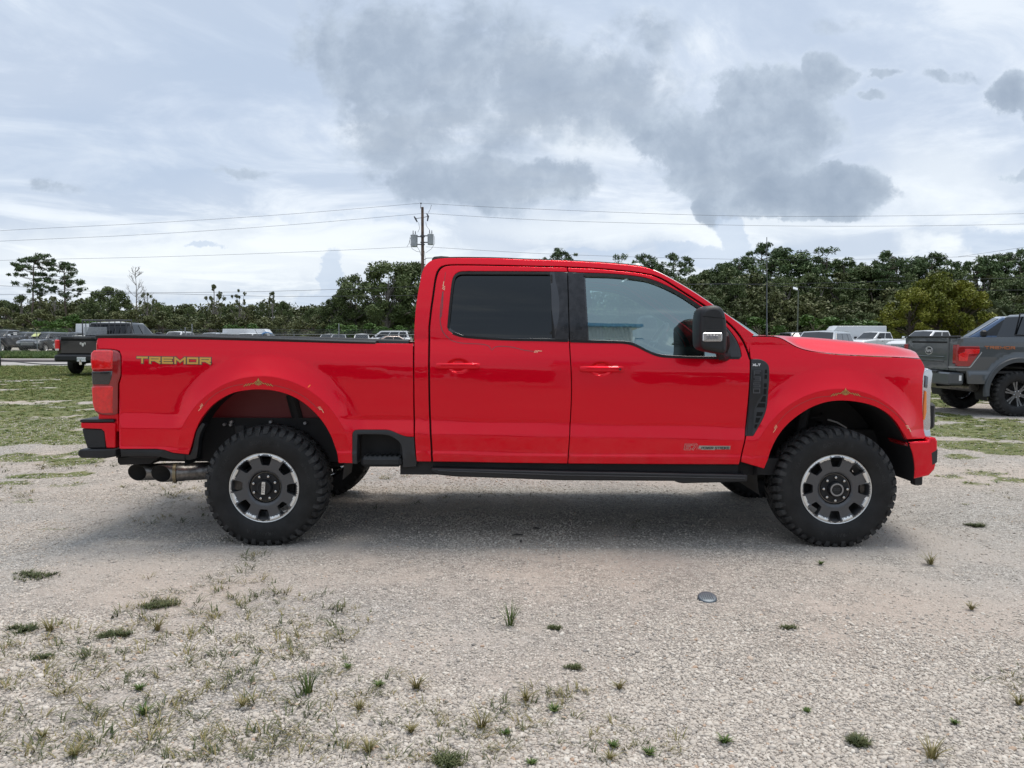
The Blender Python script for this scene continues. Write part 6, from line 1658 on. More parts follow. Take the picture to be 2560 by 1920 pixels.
# headlights
hl = L_(c4, (1470, 303), (1500, 292), (1524, 305), (1531, 330)) + C_(c4, (1531, 330), (1520, 420), (1514, 560), (1516, 680), (1520, 778)) + L_(c4, (1477, 786)) + C_(c4, (1477, 786), (1462, 700), (1453, 640), (1452, 420), (1460, 340))
hlo = tks('headlight', hl, mat('headlight_bezel', (.55, .56, .58), .16, .9), off=.014, thick=.10, edge=.008, res=.04)
P = clean(L_(c4, (1469, 448), (1482, 456), (1482, 600), (1470, 655), (1458, 662), (1460, 560)))
a, b = skin('side_marker', P, sy, AMBER, hlo[0], thick=.02, res=.05, off=.004, edge=.006, ymir=YC); b.parent = hlo[1]
P = clean(L_(c4, (1472, 340), (1494, 350), (1488, 430), (1468, 425)))
a, b = skin('headlight_lens', P, sy, mat('dark_reflector', (.08, .09, .11), .08, .5, coat=1), hlo[0], thick=.02, res=.05, off=.006, edge=.004, ymir=YC); b.parent = hlo[1]
def plan(pts):
    """(x, depth from the near flank) mirrored into one outline across the nose"""
    return [(x, YW + d) for x, d in pts] + [(x, 2 * YC - YW - d) for x, d in reversed(pts)]
nose = [(2.91, .175), (2.99, .20), (3.045, .27), (3.075, .36), (3.10, .46), (3.115, .62), (3.125, .85)]
for s_ in (1, -1):
    f = (lambda y: y) if s_ > 0 else (lambda y: 2 * YC - y)
    lp = [(2.86, .17)] + nose[:5] + [(2.90, .46)]; q = MB(); q.prismz([(x - .004, f(YW + d)) for x, d in lp], .90, 1.27); q.build('headlight_lamp', CLEARL, TK, bevel=.012)
q = MB(); q.prismz(plan([(2.90, .47)] + [(x + .006, d) for x, d in nose[4:]]), .88, 1.28); gr_o = q.build('grille', BLACKP, TK, bevel=.01)
for i in range(4):
    q = MB(); z = .95 + i * .085; q.prismz(plan([(3.0, .50)] + [(x + .020, d) for x, d in nose[4:]]), z, z + .045); q.build('grille_bar', GREYP, gr_o, bevel=.006)
q = MB(); q.prismz(plan([(2.80, .24), (2.90, .22)] + [(x - .045, d + .02) for x, d in nose[1:]]), 1.275, 1.315); q.build('hood_front_panel', RED, TK, bevel=.010)
# black grille edge visible past the headlight
q = MB(); pa, pb = at(*c4(1512, 535), YW + .36), at(*c4(1533, 722), YW + .36)
q.cbox(pb.x - .06, pb.x, YW + .34, YW + .42, pb.z, pa.z, .02); q.build('grille_surround', BLACKP, TK)
# front bumper
def by(x, z): return YW + .055 + .28 * np.clip(np.asarray(x, float) - 2.70, 0, None) ** 1.6 + .02 * np.clip(.75 - np.asarray(z, float), 0, None)
LB = lambda c, *p: [S(*c(*q_), lambda x, z: float(by(x, z))) for q_ in p]
bp = clean(LB(c4, (1330, 818)) + LB(c4, (1494, 812), (1503, 790), (1516, 783), (1544, 785), (1560, 808), (1560, 870), (1551, 960), (1540, 1012), (1500, 1056), (1382, 1081)) + catmull(LB(c4, (1386, 1060), (1390, 1000), (1382, 930), (1368, 880), (1342, 832)), .02))
def by(x, z): return YW + .055 + .28 * np.clip(np.asarray(x, float) - 2.70, 0, None) ** 1.6 + .02 * np.clip(.75 - np.asarray(z, float), 0, None)
bo = skin('front_bumper', bp, by, RED, TK, thick=.26, res=.04, edge=.018, ymir=YC)
q = MB(); xb = at(*c4(1552, 870), YW + .4).x
q.prismz(plan([(2.85, .30), (3.05, .30), (3.11, .42), (3.15, .60), (3.17, .85)]), .62, .90); q.build('bumper_centre', BLACKP, TK, bevel=.02)
P = clean(LB(c4, (1512, 893), (1557, 868), (1552, 960), (1518, 982)))
a = skin('bumper_insert', P, by, GREYP, bo[0], thick=.03, res=.05, off=-.004, edge=.006, ymir=YC); a[1].parent = bo[1]
for s_ in (1, -1):
    q = MB(); A_ = at(*c4(1378, 1078), YW + .30); B_ = at(*c4(1440, 1122), YW + .30); yy = YW + .28 if s_ > 0 else 2 * YC - YW - .34
    q.cbox(A_.x, B_.x, yy, yy + .06, B_.z, A_.z + .1, .008); q.build('tow_hook', BLACKP, TK)
# fender vent
vp = C_(c4, (222, 222), (270, 222), (300, 228), (325, 242), (345, 265), (351, 300), (350, 380), (345, 450), (337, 540), (328, 590), (310, 640), (290, 680), (262, 730), (236, 772)) + L_(c4, (178, 772)) + C_(c4, (180, 765), (195, 650), (208, 520), (216, 400), (219, 300))
vo = sub('fender_vent', clean(vp), GREYP, fe, off=-.007, res=.04, edge=.006, thick=.03)
vo[1].parent = fe[1]
def vsub(name, pts, m, off, th=.008):
    P = clean(L_(c7v, *pts)); r = skin(name, P, sy, m, TK, off=off, res=.05, edge=.002, thick=th, ymir=YC)
    for o, d in zip(r, fe): o.parent = d
c7v = lambda x, y: (1860 + x * .13263, 880 + y * .13263)
vsub('vent_panel', ((150, 330), (320, 325), (350, 350), (352, 790), (250, 930), (190, 1080), (150, 1560), (50, 1560), (95, 1000), (128, 600)), BLACKP, -.0095)
for pts in (((388, 330), (432, 330), (432, 400), (386, 400)), ((384, 428), (432, 428), (428, 505), (380, 505)), ((372, 590), (424, 590), (420, 662), (370, 662)), ((368, 690), (420, 690), (412, 800), (360, 800)),
            ((352, 830), (408, 825), (398, 940), (300, 935)), ((270, 965), (395, 965), (390, 1045), (232, 1040)), ((235, 1130), (362, 1130), (325, 1205), (225, 1205)), ((218, 1235), (308, 1235), (265, 1330), (205, 1330)), ((198, 1362), (255, 1362), (215, 1440), (180, 1440))):
    vsub('vent_slot', pts, SEAM, -.0098)
# door handles: cup + bar
def handle(dr, c, cx, cy, key=False):
    hc = S(*c(cx, cy)); w = .155
    for o, s_ in zip(dr, (1, -1)):
        f = (lambda y: y) if s_ > 0 else (lambda y: 2 * YC - y)
        q = MB(); n = 14; y0 = syf(hc[0] + .12, hc[1])
        # shallow oval cup behind the bar (slightly darker because it is recessed)
        q.grid(lambda u, v: (hc[0] + .075 * (u * 2 - 1), f(y0 - .0015 + .0 * u), hc[1] + .038 * (v * 2 - 1)), 2, 2)
        q = MB()
        prof = []
        q.add([], [])
        pts = [Vector((hc[0] + w * (t * 2 - 1), y0 - .012 - .022 * (1 - abs(t * 2 - 1) ** 4), hc[1])) for t in np.linspace(0, 1, 15)]
        for a in range(15):
            pass
        # flattened tube
        V = []; m_ = 8
        for i, p_ in enumerate(pts):
            hh = .021 if 0 < i < 14 else .016
            for k in range(m_):
                tt = 2 * math.pi * k / m_; V.append((p_.x, f(p_.y + .009 * math.cos(tt)), p_.z + hh * math.sin(tt)))
        F = [(i * m_ + k, i * m_ + (k + 1) % m_, (i + 1) * m_ + (k + 1) % m_, (i + 1) * m_ + k) for i in range(14) for k in range(m_)] + [tuple(range(m_)), tuple(range(14 * m_, 15 * m_))]
        q.add(V, F)
        for e_ in (-1, 1): q.cbox(hc[0] + e_ * .135 - .018, hc[0] + e_ * .135 + .018, *sorted((f(y0 - .018), f(y0 + .012))), hc[1] - .017, hc[1] + .017, .005)
        q.build('handle', RED, o)
        # cup rim lines, dark red painted in for the cup's shadow
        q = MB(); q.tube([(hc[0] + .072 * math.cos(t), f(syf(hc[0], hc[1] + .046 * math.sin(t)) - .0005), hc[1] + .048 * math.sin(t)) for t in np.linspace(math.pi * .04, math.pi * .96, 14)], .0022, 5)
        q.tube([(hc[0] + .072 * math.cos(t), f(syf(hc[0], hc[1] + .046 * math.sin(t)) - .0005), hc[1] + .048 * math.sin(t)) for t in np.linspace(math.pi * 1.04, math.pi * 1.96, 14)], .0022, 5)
        q.build('cup_rim_shade', mat('painted_cup_shadow', (.20, .002, .006), .4), o)
        if key and s_ > 0:
            q = MB(); q.cyl((hc[0] + .125, y0 - .045, hc[1]), (hc[0] + .125, y0 - .03, hc[1]), .008, n=10); q.build('lock', BLACKP, o)
handle(rdo, c2, 1124, 308)
handle(fdo, c3, 337, 333, True)

# side mirrors
for s_ in (1, -1):
    Ym = 5.10
    pts = [(lambda p: (p.x, p.z))(at(*c5(x, y), Ym)) for x, y in ((1720, 425), (1733, 402), (1760, 388), (1795, 384), (1828, 390), (1852, 412), (1866, 450), (1873, 510), (1874, 600), (1872, 648), (1862, 667), (1845, 673), (1745, 652), (1720, 634), (1714, 600), (1713, 500))]
    f = (lambda y: y) if s_ > 0 else (lambda y: 2 * YC - y)
    P = clean(catmull(pts, .02, closed=True)); q = MB()
    rings = [(.030, 5.065), (.012, 5.072), (.0, 5.10), (.0, 5.26), (.010, 5.33), (.03, 5.345)]
    V = []; n = len(P)
    for off_, y in rings: V += [(x, f(y), z) for x, z in offset(P, off_)]
    F = [(r * n + i, r * n + (i + 1) % n, (r + 1) * n + (i + 1) % n, (r + 1) * n + i) for r in range(len(rings) - 1) for i in range(n)] + [tuple(range(n)), tuple(range((len(rings) - 1) * n, len(rings) * n))]
    q.add(V, F); mo = q.build('side_mirror', BLACKP, TK, angle=50)
    q = MB(); x0_, z0_ = (lambda p: (p.x, p.z))(at(*c5(1716, 438), Ym)); x1_, z1_ = (lambda p: (p.x, p.z))(at(*c5(1868, 444), Ym))
    q.tube([(x0_ + .01, f(5.068), z0_ - .012), ((x0_ + x1_) / 2, f(5.064), z0_ - .02), (x1_ - .012, f(5.068), z1_ - .02)], .003, 5); q.build('mirror_seam', SEAM, mo)
    A_, B_ = at(*c5(1732, 545), 5.07), at(*c5(1845, 597), 5.07); q = MB()
    q.cbox(A_.x, B_.x, *sorted((f(5.052), f(5.085))), B_.z, A_.z, .006); tlm = q.build('turn_signal', mat('chrome_lamp', (.62, .62, .64), .18, .9, coat=1), mo)
    q = MB(); A_, B_ = at(*c5(1752, 560), 5.07), at(*c5(1825, 583), 5.07)
    for i in range(4): xx = A_.x + (B_.x - A_.x) * i / 4; q.cbox(xx, xx + (B_.x - A_.x) / 4 * .8, *sorted((f(5.046), f(5.054))), B_.z, A_.z, .002)
    q.build('lamp_reflector', mat('lamp_grey', (.25, .25, .27), .3, .5), mo)
    q = MB(); p0_ = at(*c5(1850, 640), 5.30); p1_ = at(*c5(1835, 700), 5.44)
    q.tube([(p0_.x - .02, f(5.30), p0_.z), (p0_.x, f(5.34), p0_.z - .05), (p1_.x + .02, f(5.40), p1_.z + .015), (p1_.x + .05, f(5.47), p1_.z + .02)], [.030, .032, .030, .036], 10)
    q.tube([(p0_.x + .02, f(5.32), p0_.z + .10), (p0_.x + .06, f(5.42), p0_.z + .02), (p0_.x + .05, f(5.47), p0_.z - .05)], .026, 8)
    q.build('mirror_arm', BLACKP, mo)
    q = MB(); q.box(P[0][0] * 0 + x0_ + .008, x0_ + .012, *sorted((f(5.10), f(5.32))), z0_ - .25, z0_ + .02); 

# antenna mast
ab = at(1917, 838, YW + .16); at_ = at(1917, 593, YW + .16)
q = MB(); q.tube([ab - Vector((0, 0, .03)), ab.lerp(at_, .12), ab.lerp(at_, .125), ab.lerp(at_, .6), at_], [.006, .006, .0035, .003, .0025], 6); q.build('antenna', GLOSSB, TK)

# ---- rear bumper -----------------------------------------------------------
def bpx(x, y, Y=YW + .10): p = at(*c1(x, y), Y); return (p.x, p.z)
rb = MB(); P = [bpx(*v) for v in ((68, 674), (308, 676), (318, 690), (318, 858), (250, 858), (236, 740), (215, 722), (72, 716))]
rb.prism(P, YW + .085, 2 * YC - YW - .085); rbo = rb.build('rear_bumper', RED, TK, bevel=.008)
q = MB(); q.prism([bpx(*v) for v in ((66, 652), (305, 650), (312, 672), (66, 674))], YW + .08, 2 * YC - YW - .08); q.build('bumper_top_pad', BLACKP, rbo, bevel=.006)
q = MB(); q.prism([bpx(*v) for v in ((74, 719), (214, 724), (232, 742), (246, 858), (112, 860), (84, 770))], YW + .095, 2 * YC - YW - .095); q.build('bumper_insert', BLACKP, rbo, bevel=.006)
q = MB(); q.prism([bpx(*v) for v in ((56, 880), (70, 864), (215, 862), (325, 860), (328, 915), (250, 928), (80, 926), (56, 908))], YW + .07, 2 * YC - YW - .07); q.build('bumper_step', BLACKP, rbo, bevel=.010)
q = MB(); q.prism([bpx(*v, YW + .16) for v in ((325, 660), (345, 660), (345, 925), (325, 925))], YW + .14, YW + .2)
q.prism([bpx(*v, YW + .25) for v in ((330, 925), (620, 925), (560, 970), (350, 978), (332, 960))], YW + .24, YW + .7); q.build('bumper_bracket', DARK, TK, smooth=False)

# ---- running boards ----------------------------------------------------------
rp = [(lambda p: (p.x, p.z))(at(*v, YW + .02)) for v in (c2(901, 1140), c2(1400, 1152), c3(0, 1166), c3(900, 1182), c3(1520, 1194), c3(1528, 1206), c3(1524, 1252), c3(1000, 1264), c3(960, 1258), c3(935, 1245), c3(0, 1240), c2(1500, 1222), c2(1100, 1209), c2(955, 1194), c2(908, 1168))]
for s_ in (1, -1):
    q = MB(); q.prism(rp, *sorted((YW + .015, YW + .20)) if s_ > 0 else sorted((2 * YC - YW - .20, 2 * YC - YW - .015)))
    rbd = q.build('running_board', BLACKP, TK, bevel=.010)
    q = MB(); yy = (YW + .012, YW + .016) if s_ > 0 else (2 * YC - YW - .016, 2 * YC - YW - .012)
    zz = [(lambda p: (p.x, p.z))(at(*v, YW + .02)) for v in (c2(960, 1160), c3(0, 1196), c3(1500, 1222))]
    q.tube([(zz[0][0], yy[0], zz[0][1]), (zz[1][0], yy[0], zz[1][1]), (zz[2][0], yy[0], zz[2][1])], .005, 6); q.build('board_trim', GREYP, rbd)
    q = MB()
    for xx in (-.35, .5, 1.45):
        ya, yb = (YW + .15, YW + .55) if s_ > 0 else (2 * YC - YW - .55, 2 * YC - YW - .15)
        q.box(xx, xx + .06, ya, yb, .50, .56)
    q.build('board_bracket', DARK, TK, smooth=False)

# ---- chassis --------------------------------------------------------------
q = MB()
for y in (YC - .43, YC + .43):
    q.box(-2.80, 2.85, y - .04, y + .04, .60, .78)
for x in (-2.6, -1.0, .2, 1.3, 2.6): q.box(x - .06, x + .06, YC - .42, YC + .42, .64, .74)
q.build('frame_rail', DARK, TK, smooth=False)
for w in (WR, WF):
    q = MB(); q.cyl((w.x, YW + .30, w.z), (w.x, 2 * YC - YW - .30, w.z), .055, n=14); q.lathe([(.02, -.17), (.12, -.12), (.17, 0), (.12, .12), (.02, .17)], (w.x, YC + .1, w.z), 16, 'Y'); q.build('axle', DARK, TK)
q = MB(); q.cyl((WR.x, YC + .05, .48), (.6, YC, .62), .045, n=12); q.build('driveshaft', DARK, TK)
for y in (YC - .52, YC + .52):
    q = MB()
    for k in range(4):
        L = .78 - k * .14
        q.add([], []); V = []; n = 13
        for i in range(n):
            t = i / (n - 1) * 2 - 1; z = .50 + .10 * t * t * (L / .78) ** 2 - k * .012
            V += [(WR.x + t * L, y - .035, z), (WR.x + t * L, y + .035, z), (WR.x + t * L, y + .035, z - .01), (WR.x + t * L, y - .035, z - .01)]
        q.add(V, [(4 * i + a, 4 * i + (a + 1) % 4, 4 * i + 4 + (a + 1) % 4, 4 * i + 4 + a) for i in range(n - 1) for a in range(4)])
    q.build('leaf_spring', DARK, TK, smooth=False)
for w, dx in ((WR, .25), (WF, -.2)):
    for y in (YC - .62, YC + .62):
        q = MB(); q.cyl((w.x + dx, y, w.z + .02), (w.x + dx * .4, y, 1.05), .032, n=10); q.cyl((w.x + dx * .7, y, .75), (w.x + dx * .4, y, 1.05), .042, n=10); q.build('shock_absorber', DARK, TK)
for y in (YC - .45, YC + .45):
    q = MB(); q.tube([(WF.x + .02 + .075 * math.cos(t), y + .075 * math.sin(t), .55 + .35 * t / (2 * math.pi * 5)) for t in np.linspace(0, 2 * math.pi * 5, 90)], .010, 6); q.build('coil_spring', DARK, TK)
q = MB(); q.cbox(-.6, .75, YC + .1, YC + .75, .47, .70, .05); q.build('fuel_tank', DARK, TK)
q = MB(); q.cbox(.55, 1.35, YC - .25, YC + .25, .47, .78, .08); q.build('transmission', DARK, TK)
# wheel-well liners
for A, x1 in ((ARC_R, 0), (ARC_F, 0)):
    for s_ in (1, -1):
        q = MB(); f = (lambda y: y) if s_ > 0 else (lambda y: 2 * YC - y)
        front = A is ARC_F
        ya, yb = (YW + .05, YW + .62) if front else (YW + .05, YW + .36)
        a0, a1 = (-6, 196) if front else (-12, 182)
        q.grid(lambda u, v: (lambda p: (p[0], f(ya + (yb - ya) * v), p[1]))(arc(A, a0, a1, .035, 36)[int(round(u * 36))]), 37, 3)
        if front: q.add([(x, f(yb), z) for x, z in arc(A, a0, a1, .035, 36)] , [tuple(range(37))])
        q.build('wheel_well_liner', DARK, TK, angle=60)
# bolts and brackets seen in the rear wheel opening
q = MB()
for x, y in ((1090, 690), (1140, 672), (1135, 692), (1420, 672), (1666, 680)):
    p = at(*c1(x, y), YW + .33); q.cyl((p.x, YW + .32, p.z), (p.x, YW + .355, p.z), .011, n=8)
q.build('frame_bolt', mat('bolt_grey', (.35, .35, .36), .4, .7), TK)
p = at(*c1(1195, 735), YW + .35); q = MB(); q.cbox(p.x - .03, p.x + .04, YW + .34, YW + .37, p.z - .06, p.z + .04, .005); q.build('bracket', GREYP, TK)
pa, pb = at(*c1(985, 640), YW + .37), at(*c1(1780, 640), YW + .37)
q = MB(); q.box(-2.9, -.85, YW + .36, YW + .385, .55, pa.z - .002); q.build('bed_underside', DARK, TK, smooth=False)
q = MB(); A_, B_ = at(*c4(770, 655), YW + .30), at(*c4(905, 715), YW + .30); q.tube([A_, A_.lerp(B_, .5) + Vector((0, 0, .01)), B_], .006, 6); q.build('brake_hose', mat('hose_grey', (.3, .29, .27), .6), TK)

# ---- exhaust ---------------------------------------------------------------
for k, (cx, cy, Yp, ln) in enumerate(((465, 1033, YW + .34, .30), (635, 1041, YW + .24, .16))):
    ctr = at(*c1(cx, cy), Yp); q = MB(); n = 28; R = .062 if k == 0 else .063; ax = Vector((.96, .28, -.0)).normalized()
    e1 = Vector((0, 0, 1)); e2 = ax.cross(e1).normalized(); V = []
    def ring(t, r, slash):
        out = []
        for i in range(n):
            a = 2 * math.pi * i / n; o_ = e1 * math.cos(a) * r + e2 * math.sin(a) * r
            out.append(ctr + ax * (t + slash * (math.sin(a)) * r * 1.35) + o_)
        return out
    V = ring(.30, R * .86, 0) + ring(0.004, R * .93, .9) + ring(0, R * .97, .9) + ring(.002, R, .9) + ring(.10, R, .3) + ring(ln, R, 0) + ring(ln + .01, R * .95, 0) + ring(ln + (.5 if k == 0 else .6), R * .9, 0)
    F = [(r * n + i, r * n + (i + 1) % n, (r + 1) * n + (i + 1) % n, (r + 1) * n + i) for r in range(7) for i in range(n)]
    F.append(tuple(range(n)))
    q.add(V, F); q.mi = [1 if (i < 2 * n or i == len(F) - 1) else 0 for i in range(len(F))]; q.build('exhaust_tip', [STEEL, mat('exhaust_inner_dark', (.012, .011, .010), .9)], TK, angle=40)  # inner rings and end cap darker than the outer steel
q = MB(); p = at(*c1(738, 1040), YW + .26); q.lathe([(.066, -.012), (.072, -.01), (.072, .01), (.066, .012)], (0, 0, 0), 24, 'X')
q.xf(Matrix.Translation(p) @ Matrix.Rotation(math.radians(16), 4, 'Z')); q.build('exhaust_clamp', mat('clamp_brass', (.30, .25, .16), .4, .8), TK)
# ---- hitch ------------------------------------------------------------------
q = MB(); q.box(-3.02, -2.75, YC - .05, YC + .05, .50, .60); q.box(-2.86, -2.78, YC - .5, YC + .5, .50, .58); q.build('hitch_receiver', DARK, TK, smooth=False)

# ================================================================== wheels
def tyre_mesh(R, rb_, W, nl=34, slim=1.0):
    q = MB(); s = R / .43
    prof = [(rb_, .045), (rb_ + .012, .020), (rb_ + .02, .013), (rb_ + (R - rb_) * .35, .003), (rb_ + (R - rb_) * .62, .0), (R - .045 * s, .007), (R - .026 * s, .022), (R - .016 * s, .045), (R - .012 * s, .09), (R - .010 * s, W / 2)]
    full = prof + [(r, W - h) for r, h in reversed(prof[:-1])]
    q.lathe(full, n=72)
    # shoulder lugs
    q.cur = 1
    for side in (0, 1):
        for i in range(nl):
            a0 = 2 * math.pi * (i + (.5 if side else 0)) / nl; da = 2 * math.pi / nl
            big = i % 2 == 0
            path = [(R - (.070 if big else .045) * s, .004), (R - .045 * s, .002), (R - .020 * s, .012), (R - .003 * s, .038), (R, .060), (R + .001, .115 if big else .10)]
            V = []
            for j, (r, h) in enumerate(path):
                tw = .06 * (h - .03) / .1 if h > .03 else 0
                wd = .32 if j > 1 else .24
                for (aa, rr) in ((a0 - da * wd + tw, r), (a0 + da * wd + tw, r)):
                    hh = h if not side else W - h
                    V.append((rr * math.cos(aa), hh, rr * math.sin(aa)))
                for (aa) in (a0 - da * wd + tw, a0 + da * wd + tw):
                    rr = r - .016 * s if h > .03 else r - .006
                    hb = (h if h > .03 else h + .012); hh = hb if not side else W - hb
                    V.append((rr * math.cos(aa), hh, rr * math.sin(aa)))
            F = []
            for j in range(len(path) - 1):
                b = 4 * j
                F += [(b, b + 1, b + 5, b + 4), (b, b + 4, b + 6, b + 2), (b + 1, b + 3, b + 7, b + 5)]
            b = 4 * (len(path) - 1); F += [(0, 2, 3, 1), (b, b + 1, b + 3, b + 2)]
            q.add(V, F)
    nb = int(nl * 1.35)
    for row, (h0, h1) in enumerate(((.122, .150), (.156, .182), (.188, .214)) if W > .3 else ((.10, .14), (.15, .19))):
        for i in range(nb):
            a0 = 2 * math.pi * (i + .5 * row) / nb; da = 2 * math.pi / nb * .36
            sk = .35 * (2 * math.pi / nb) * (1 if (i + row) % 2 else -1)
            V = [(rr * math.cos(aa), hh * W / .336, rr * math.sin(aa)) for rr in (R - .014 * s, R + .001) for (aa, hh) in ((a0 - da, h0), (a0 + da, h0), (a0 + da + sk, h1), (a0 - da + sk, h1))]
            q.add(V, [(4, 5, 6, 7), (0, 1, 5, 4), (1, 2, 6, 5), (2, 3, 7, 6), (3, 0, 4, 7)])
    return q
def bend_text(q, s, size, rad, a_deg, y, shear=0., flip=False):
    V, F = text_mesh(s, size, 1.15, shear, .0)
    out = []
    for x, z, _ in V:
        r = rad + (z if not flip else -z); a = math.radians(a_deg) - (x / rad) * (1 if not flip else -1)
        out.append((r * math.cos(a), y, r * math.sin(a)))
    q.add(out, F)
WT = .325
tq = tyre_mesh(TR + .004, .240, WT, 44)
tyre_me = None
def rim_meshes():
    R0 = .247
    def rot(p, a): c, s = math.cos(a), math.sin(a); return (p[0] * c - p[1] * s, p[0] * s + p[1] * c)
    wins = []
    base = [(-.030, .166), (-.024, .158), (.024, .158), (.030, .166), (.040, .200), (.041, .219), (.034, .227), (-.034, .227), (-.041, .219), (-.040, .200)]
    for k in range(8): wins.append([rot(p, k * math.pi / 4) for p in base])
    outer = [(.243 * math.cos(t), .243 * math.sin(t)) for t in np.linspace(0, 2 * math.pi, 97)[:-1]]
    hub = [(.112 * math.cos(t), .112 * math.sin(t)) for t in np.linspace(0, 2 * math.pi, 49)[:-1]]
    def yf(x, z):
        r = np.hypot(x, z)
        return np.interp(r, [.10, .112, .120, .135, .18, .212, .217, .232, .240, .25], [.052, .050, .040, .036, .034, .032, .022, .019, .021, .034])
    vs, tris = fill(clean(outer, .001), [clean(hub, .001)] + [clean(w, .001) for w in wins], .009)
    V = [(x, float(yf(x, z)), z) for x, z in vs]
    F = []; mi = []
    for t in tris:
        a, b, c = (vs[i] for i in t); ar = (b[0] - a[0]) * (c[1] - a[1]) - (b[1] - a[1]) * (c[0] - a[0])
        F.append(t if ar > 0 else t[::-1])
        cx, cz = (a[0] + b[0] + c[0]) / 3, (a[1] + b[1] + c[1]) / 3; r = math.hypot(cx, cz); an = (math.degrees(math.atan2(cz, cx)) + 22.5) % 45 - 22.5
        notch = abs(an) < 12.8 and r < .236
        mi.append(1 if (r > .2155 and not notch) else 0)
    # window walls
    for w in wins:
        w = clean(w, .001); n = len(w); o = len(V)
        V += [(x, float(yf(x, z)), z) for x, z in w] + [(x * .985, .085, z * .985) for x, z in w]
        F += [(o + i, o + (i + 1) % n, o + n + (i + 1) % n, o + n + i) for i in range(n)]; mi += [0] * n
    q = MB(); q.v = V; q.f = F; q.mi = mi
    q.cur = 1; q.lathe([(.243, .0235), (.2475, .021), (.249, .026), (.2475, .034), (.240, .045)], n=72)
    q.cur = 0; q.lathe([(.240, .045), (.232, .10), (.232, .28)], n=48)
    return q
def wheel(w, near, steer=0., spin=0., style=0):
    """wheel > tyre, rim, centre_cap, lug_nut; the disc brake is the wheel mesh itself"""
    q = MB(); q.lathe([(.001, .13), (.19, .13), (.19, .15), (.001, .15)], n=36); q.cyl((0, .05, 0), (0, .2, 0), .10, n=20); q.cbox(.10, .20, .10, .17, -.07, .07, .01)
    global wheel_cache
    if not wheel_cache:
        root0 = thing('w0', None, None)
        t_ = MB(); t_.v = list(tq.v); t_.f = list(tq.f); t_.mi = list(tq.mi); t_.cur = 1
        for ang, s in ((90, 'GOODYEAR'), (270, 'WRANGLER'), (20, 'WRANGLER'), (155, 'DURATRAC')): bend_text(t_, s, .036 if ang in (90, 270) else .030, .325, ang, .0005)
        me_t = t_.build('tyre', [RUBBER, TREAD], root0, angle=30).data
        me_w = q.build('wheel', DARK, root0).data
        me_r = rim_meshes().build('rim', [RIMGREY, ALU], root0, angle=30).data
        h = MB(); h.lathe([(.113, .048), (.108, .058), (.060, .060), (.050, .040), (.001, .040)], n=48); me_h = h.build('hub_plate', GLOSSB, root0).data
        l = MB(); l.lathe([(.012, .0), (.012, -.020), (.009, -.028), (.001, -.030)], n=6); me_l = l.build('lug_nut', mat('nut_chrome', (.6, .6, .6), .2, 1.), root0).data
        c = MB(); c.lathe([(.050, .045), (.050, .012), (.046, .008), (.038, .008), (.034, .014), (.001, .014)], n=32)
        me_c = c.build('centre_cap', BLACKP, root0).data
        wheel_cache.update(t=me_t, w=me_w, r=me_r, h=me_h, l=me_l, c=me_c)
        for ch in list(root0.children): bpy.data.objects.remove(ch)
        bpy.data.objects.remove(root0)
    C = wheel_cache
    rz = 0 if near else math.pi
    Y = YW + .015 if near else 2 * YC - YW - .015
    off = WL[TK.name]
    W_ = link('wheel', C['w'], TK, Vector((w.x, Y, w.z)) - off, (0, 0, rz + steer)); WL[W_.name] = Vector((0, 0, 0))
    for nm, me in (('tyre', C['t']), ('rim', C['r']), ('hub_plate', C['h'])):
        o = link(nm, me, W_, (0, 0, 0), (0, spin, 0)); WL[o.name] = Vector((0, 0, 0))
    for i in range(8):
        a = 2 * math.pi * (i + .5 * 0) / 8 + spin + .39 * (style == 0)
        link('lug_nut', C['l'], W_, (.083 * math.cos(a), .058, .083 * math.sin(a)))
    cc = link('centre_cap', C['c'], W_, (0, 0, 0)); WL[cc.name] = Vector((0, 0, 0))
    return W_
wheel_cache = {}
w1 = wheel(WR, True, 0, math.radians(3)); w2 = wheel(WF, True, math.radians(-2.5), 0., 1)
wheel(WR, False); wheel(WF, False, math.radians(-2.5))
# centre-cap badges
me = None
V, F = text_mesh('FORD', .024, 1.05)
q = MB(); q.box(-.012, .012, .003, .009, -.044, .044); b1 = q.build('cap_badge', ALU, None, smooth=False); b1.parent = w1; b1.rotation_euler = (0, math.radians(4), 0)
q = MB(); q.add([(-z, .0022, x) for x, z, _ in V], F); b2 = q.build('cap_lettering', BLACKP, None, smooth=False); b2.parent = w1; b2.rotation_euler = (0, math.radians(4), 0)
q = MB(); q.lathe([(.046, .006), (.046, .004), (.036, .004), (.036, .006)], n=36); b3 = q.build('cap_ring', mat('cap_ring_grey', (.30, .31, .33), .3, .8), None); b3.parent = w2
q = MB(); q.box(-.024, .024, .010, .013, -.010, -.002); q.box(-.024, .024, .010, .013, .002, .010); b4 = q.build('cap_lettering', GREYP, None, smooth=False); b4.parent = w2

# ================================================================== decals and badges
def place(c, ox, oy, sc, off=.0012, ang=0., kk=.00012):
    """drawing units -> crop pixels (y up) -> truck side"""
    ca, sa = math.cos(math.radians(ang)), math.sin(math.radians(ang))
    def f(u, v, k):
        x = ox + (u * ca - v * sa) * sc; y = oy - (u * sa + v * ca) * sc
        X, Z = S(*c(x, y)); return (X, syf(X, Z) - off - kk * k, Z)
    return f
LN, wtot = glyph_lines('TREMOR', 72, 40, 24)
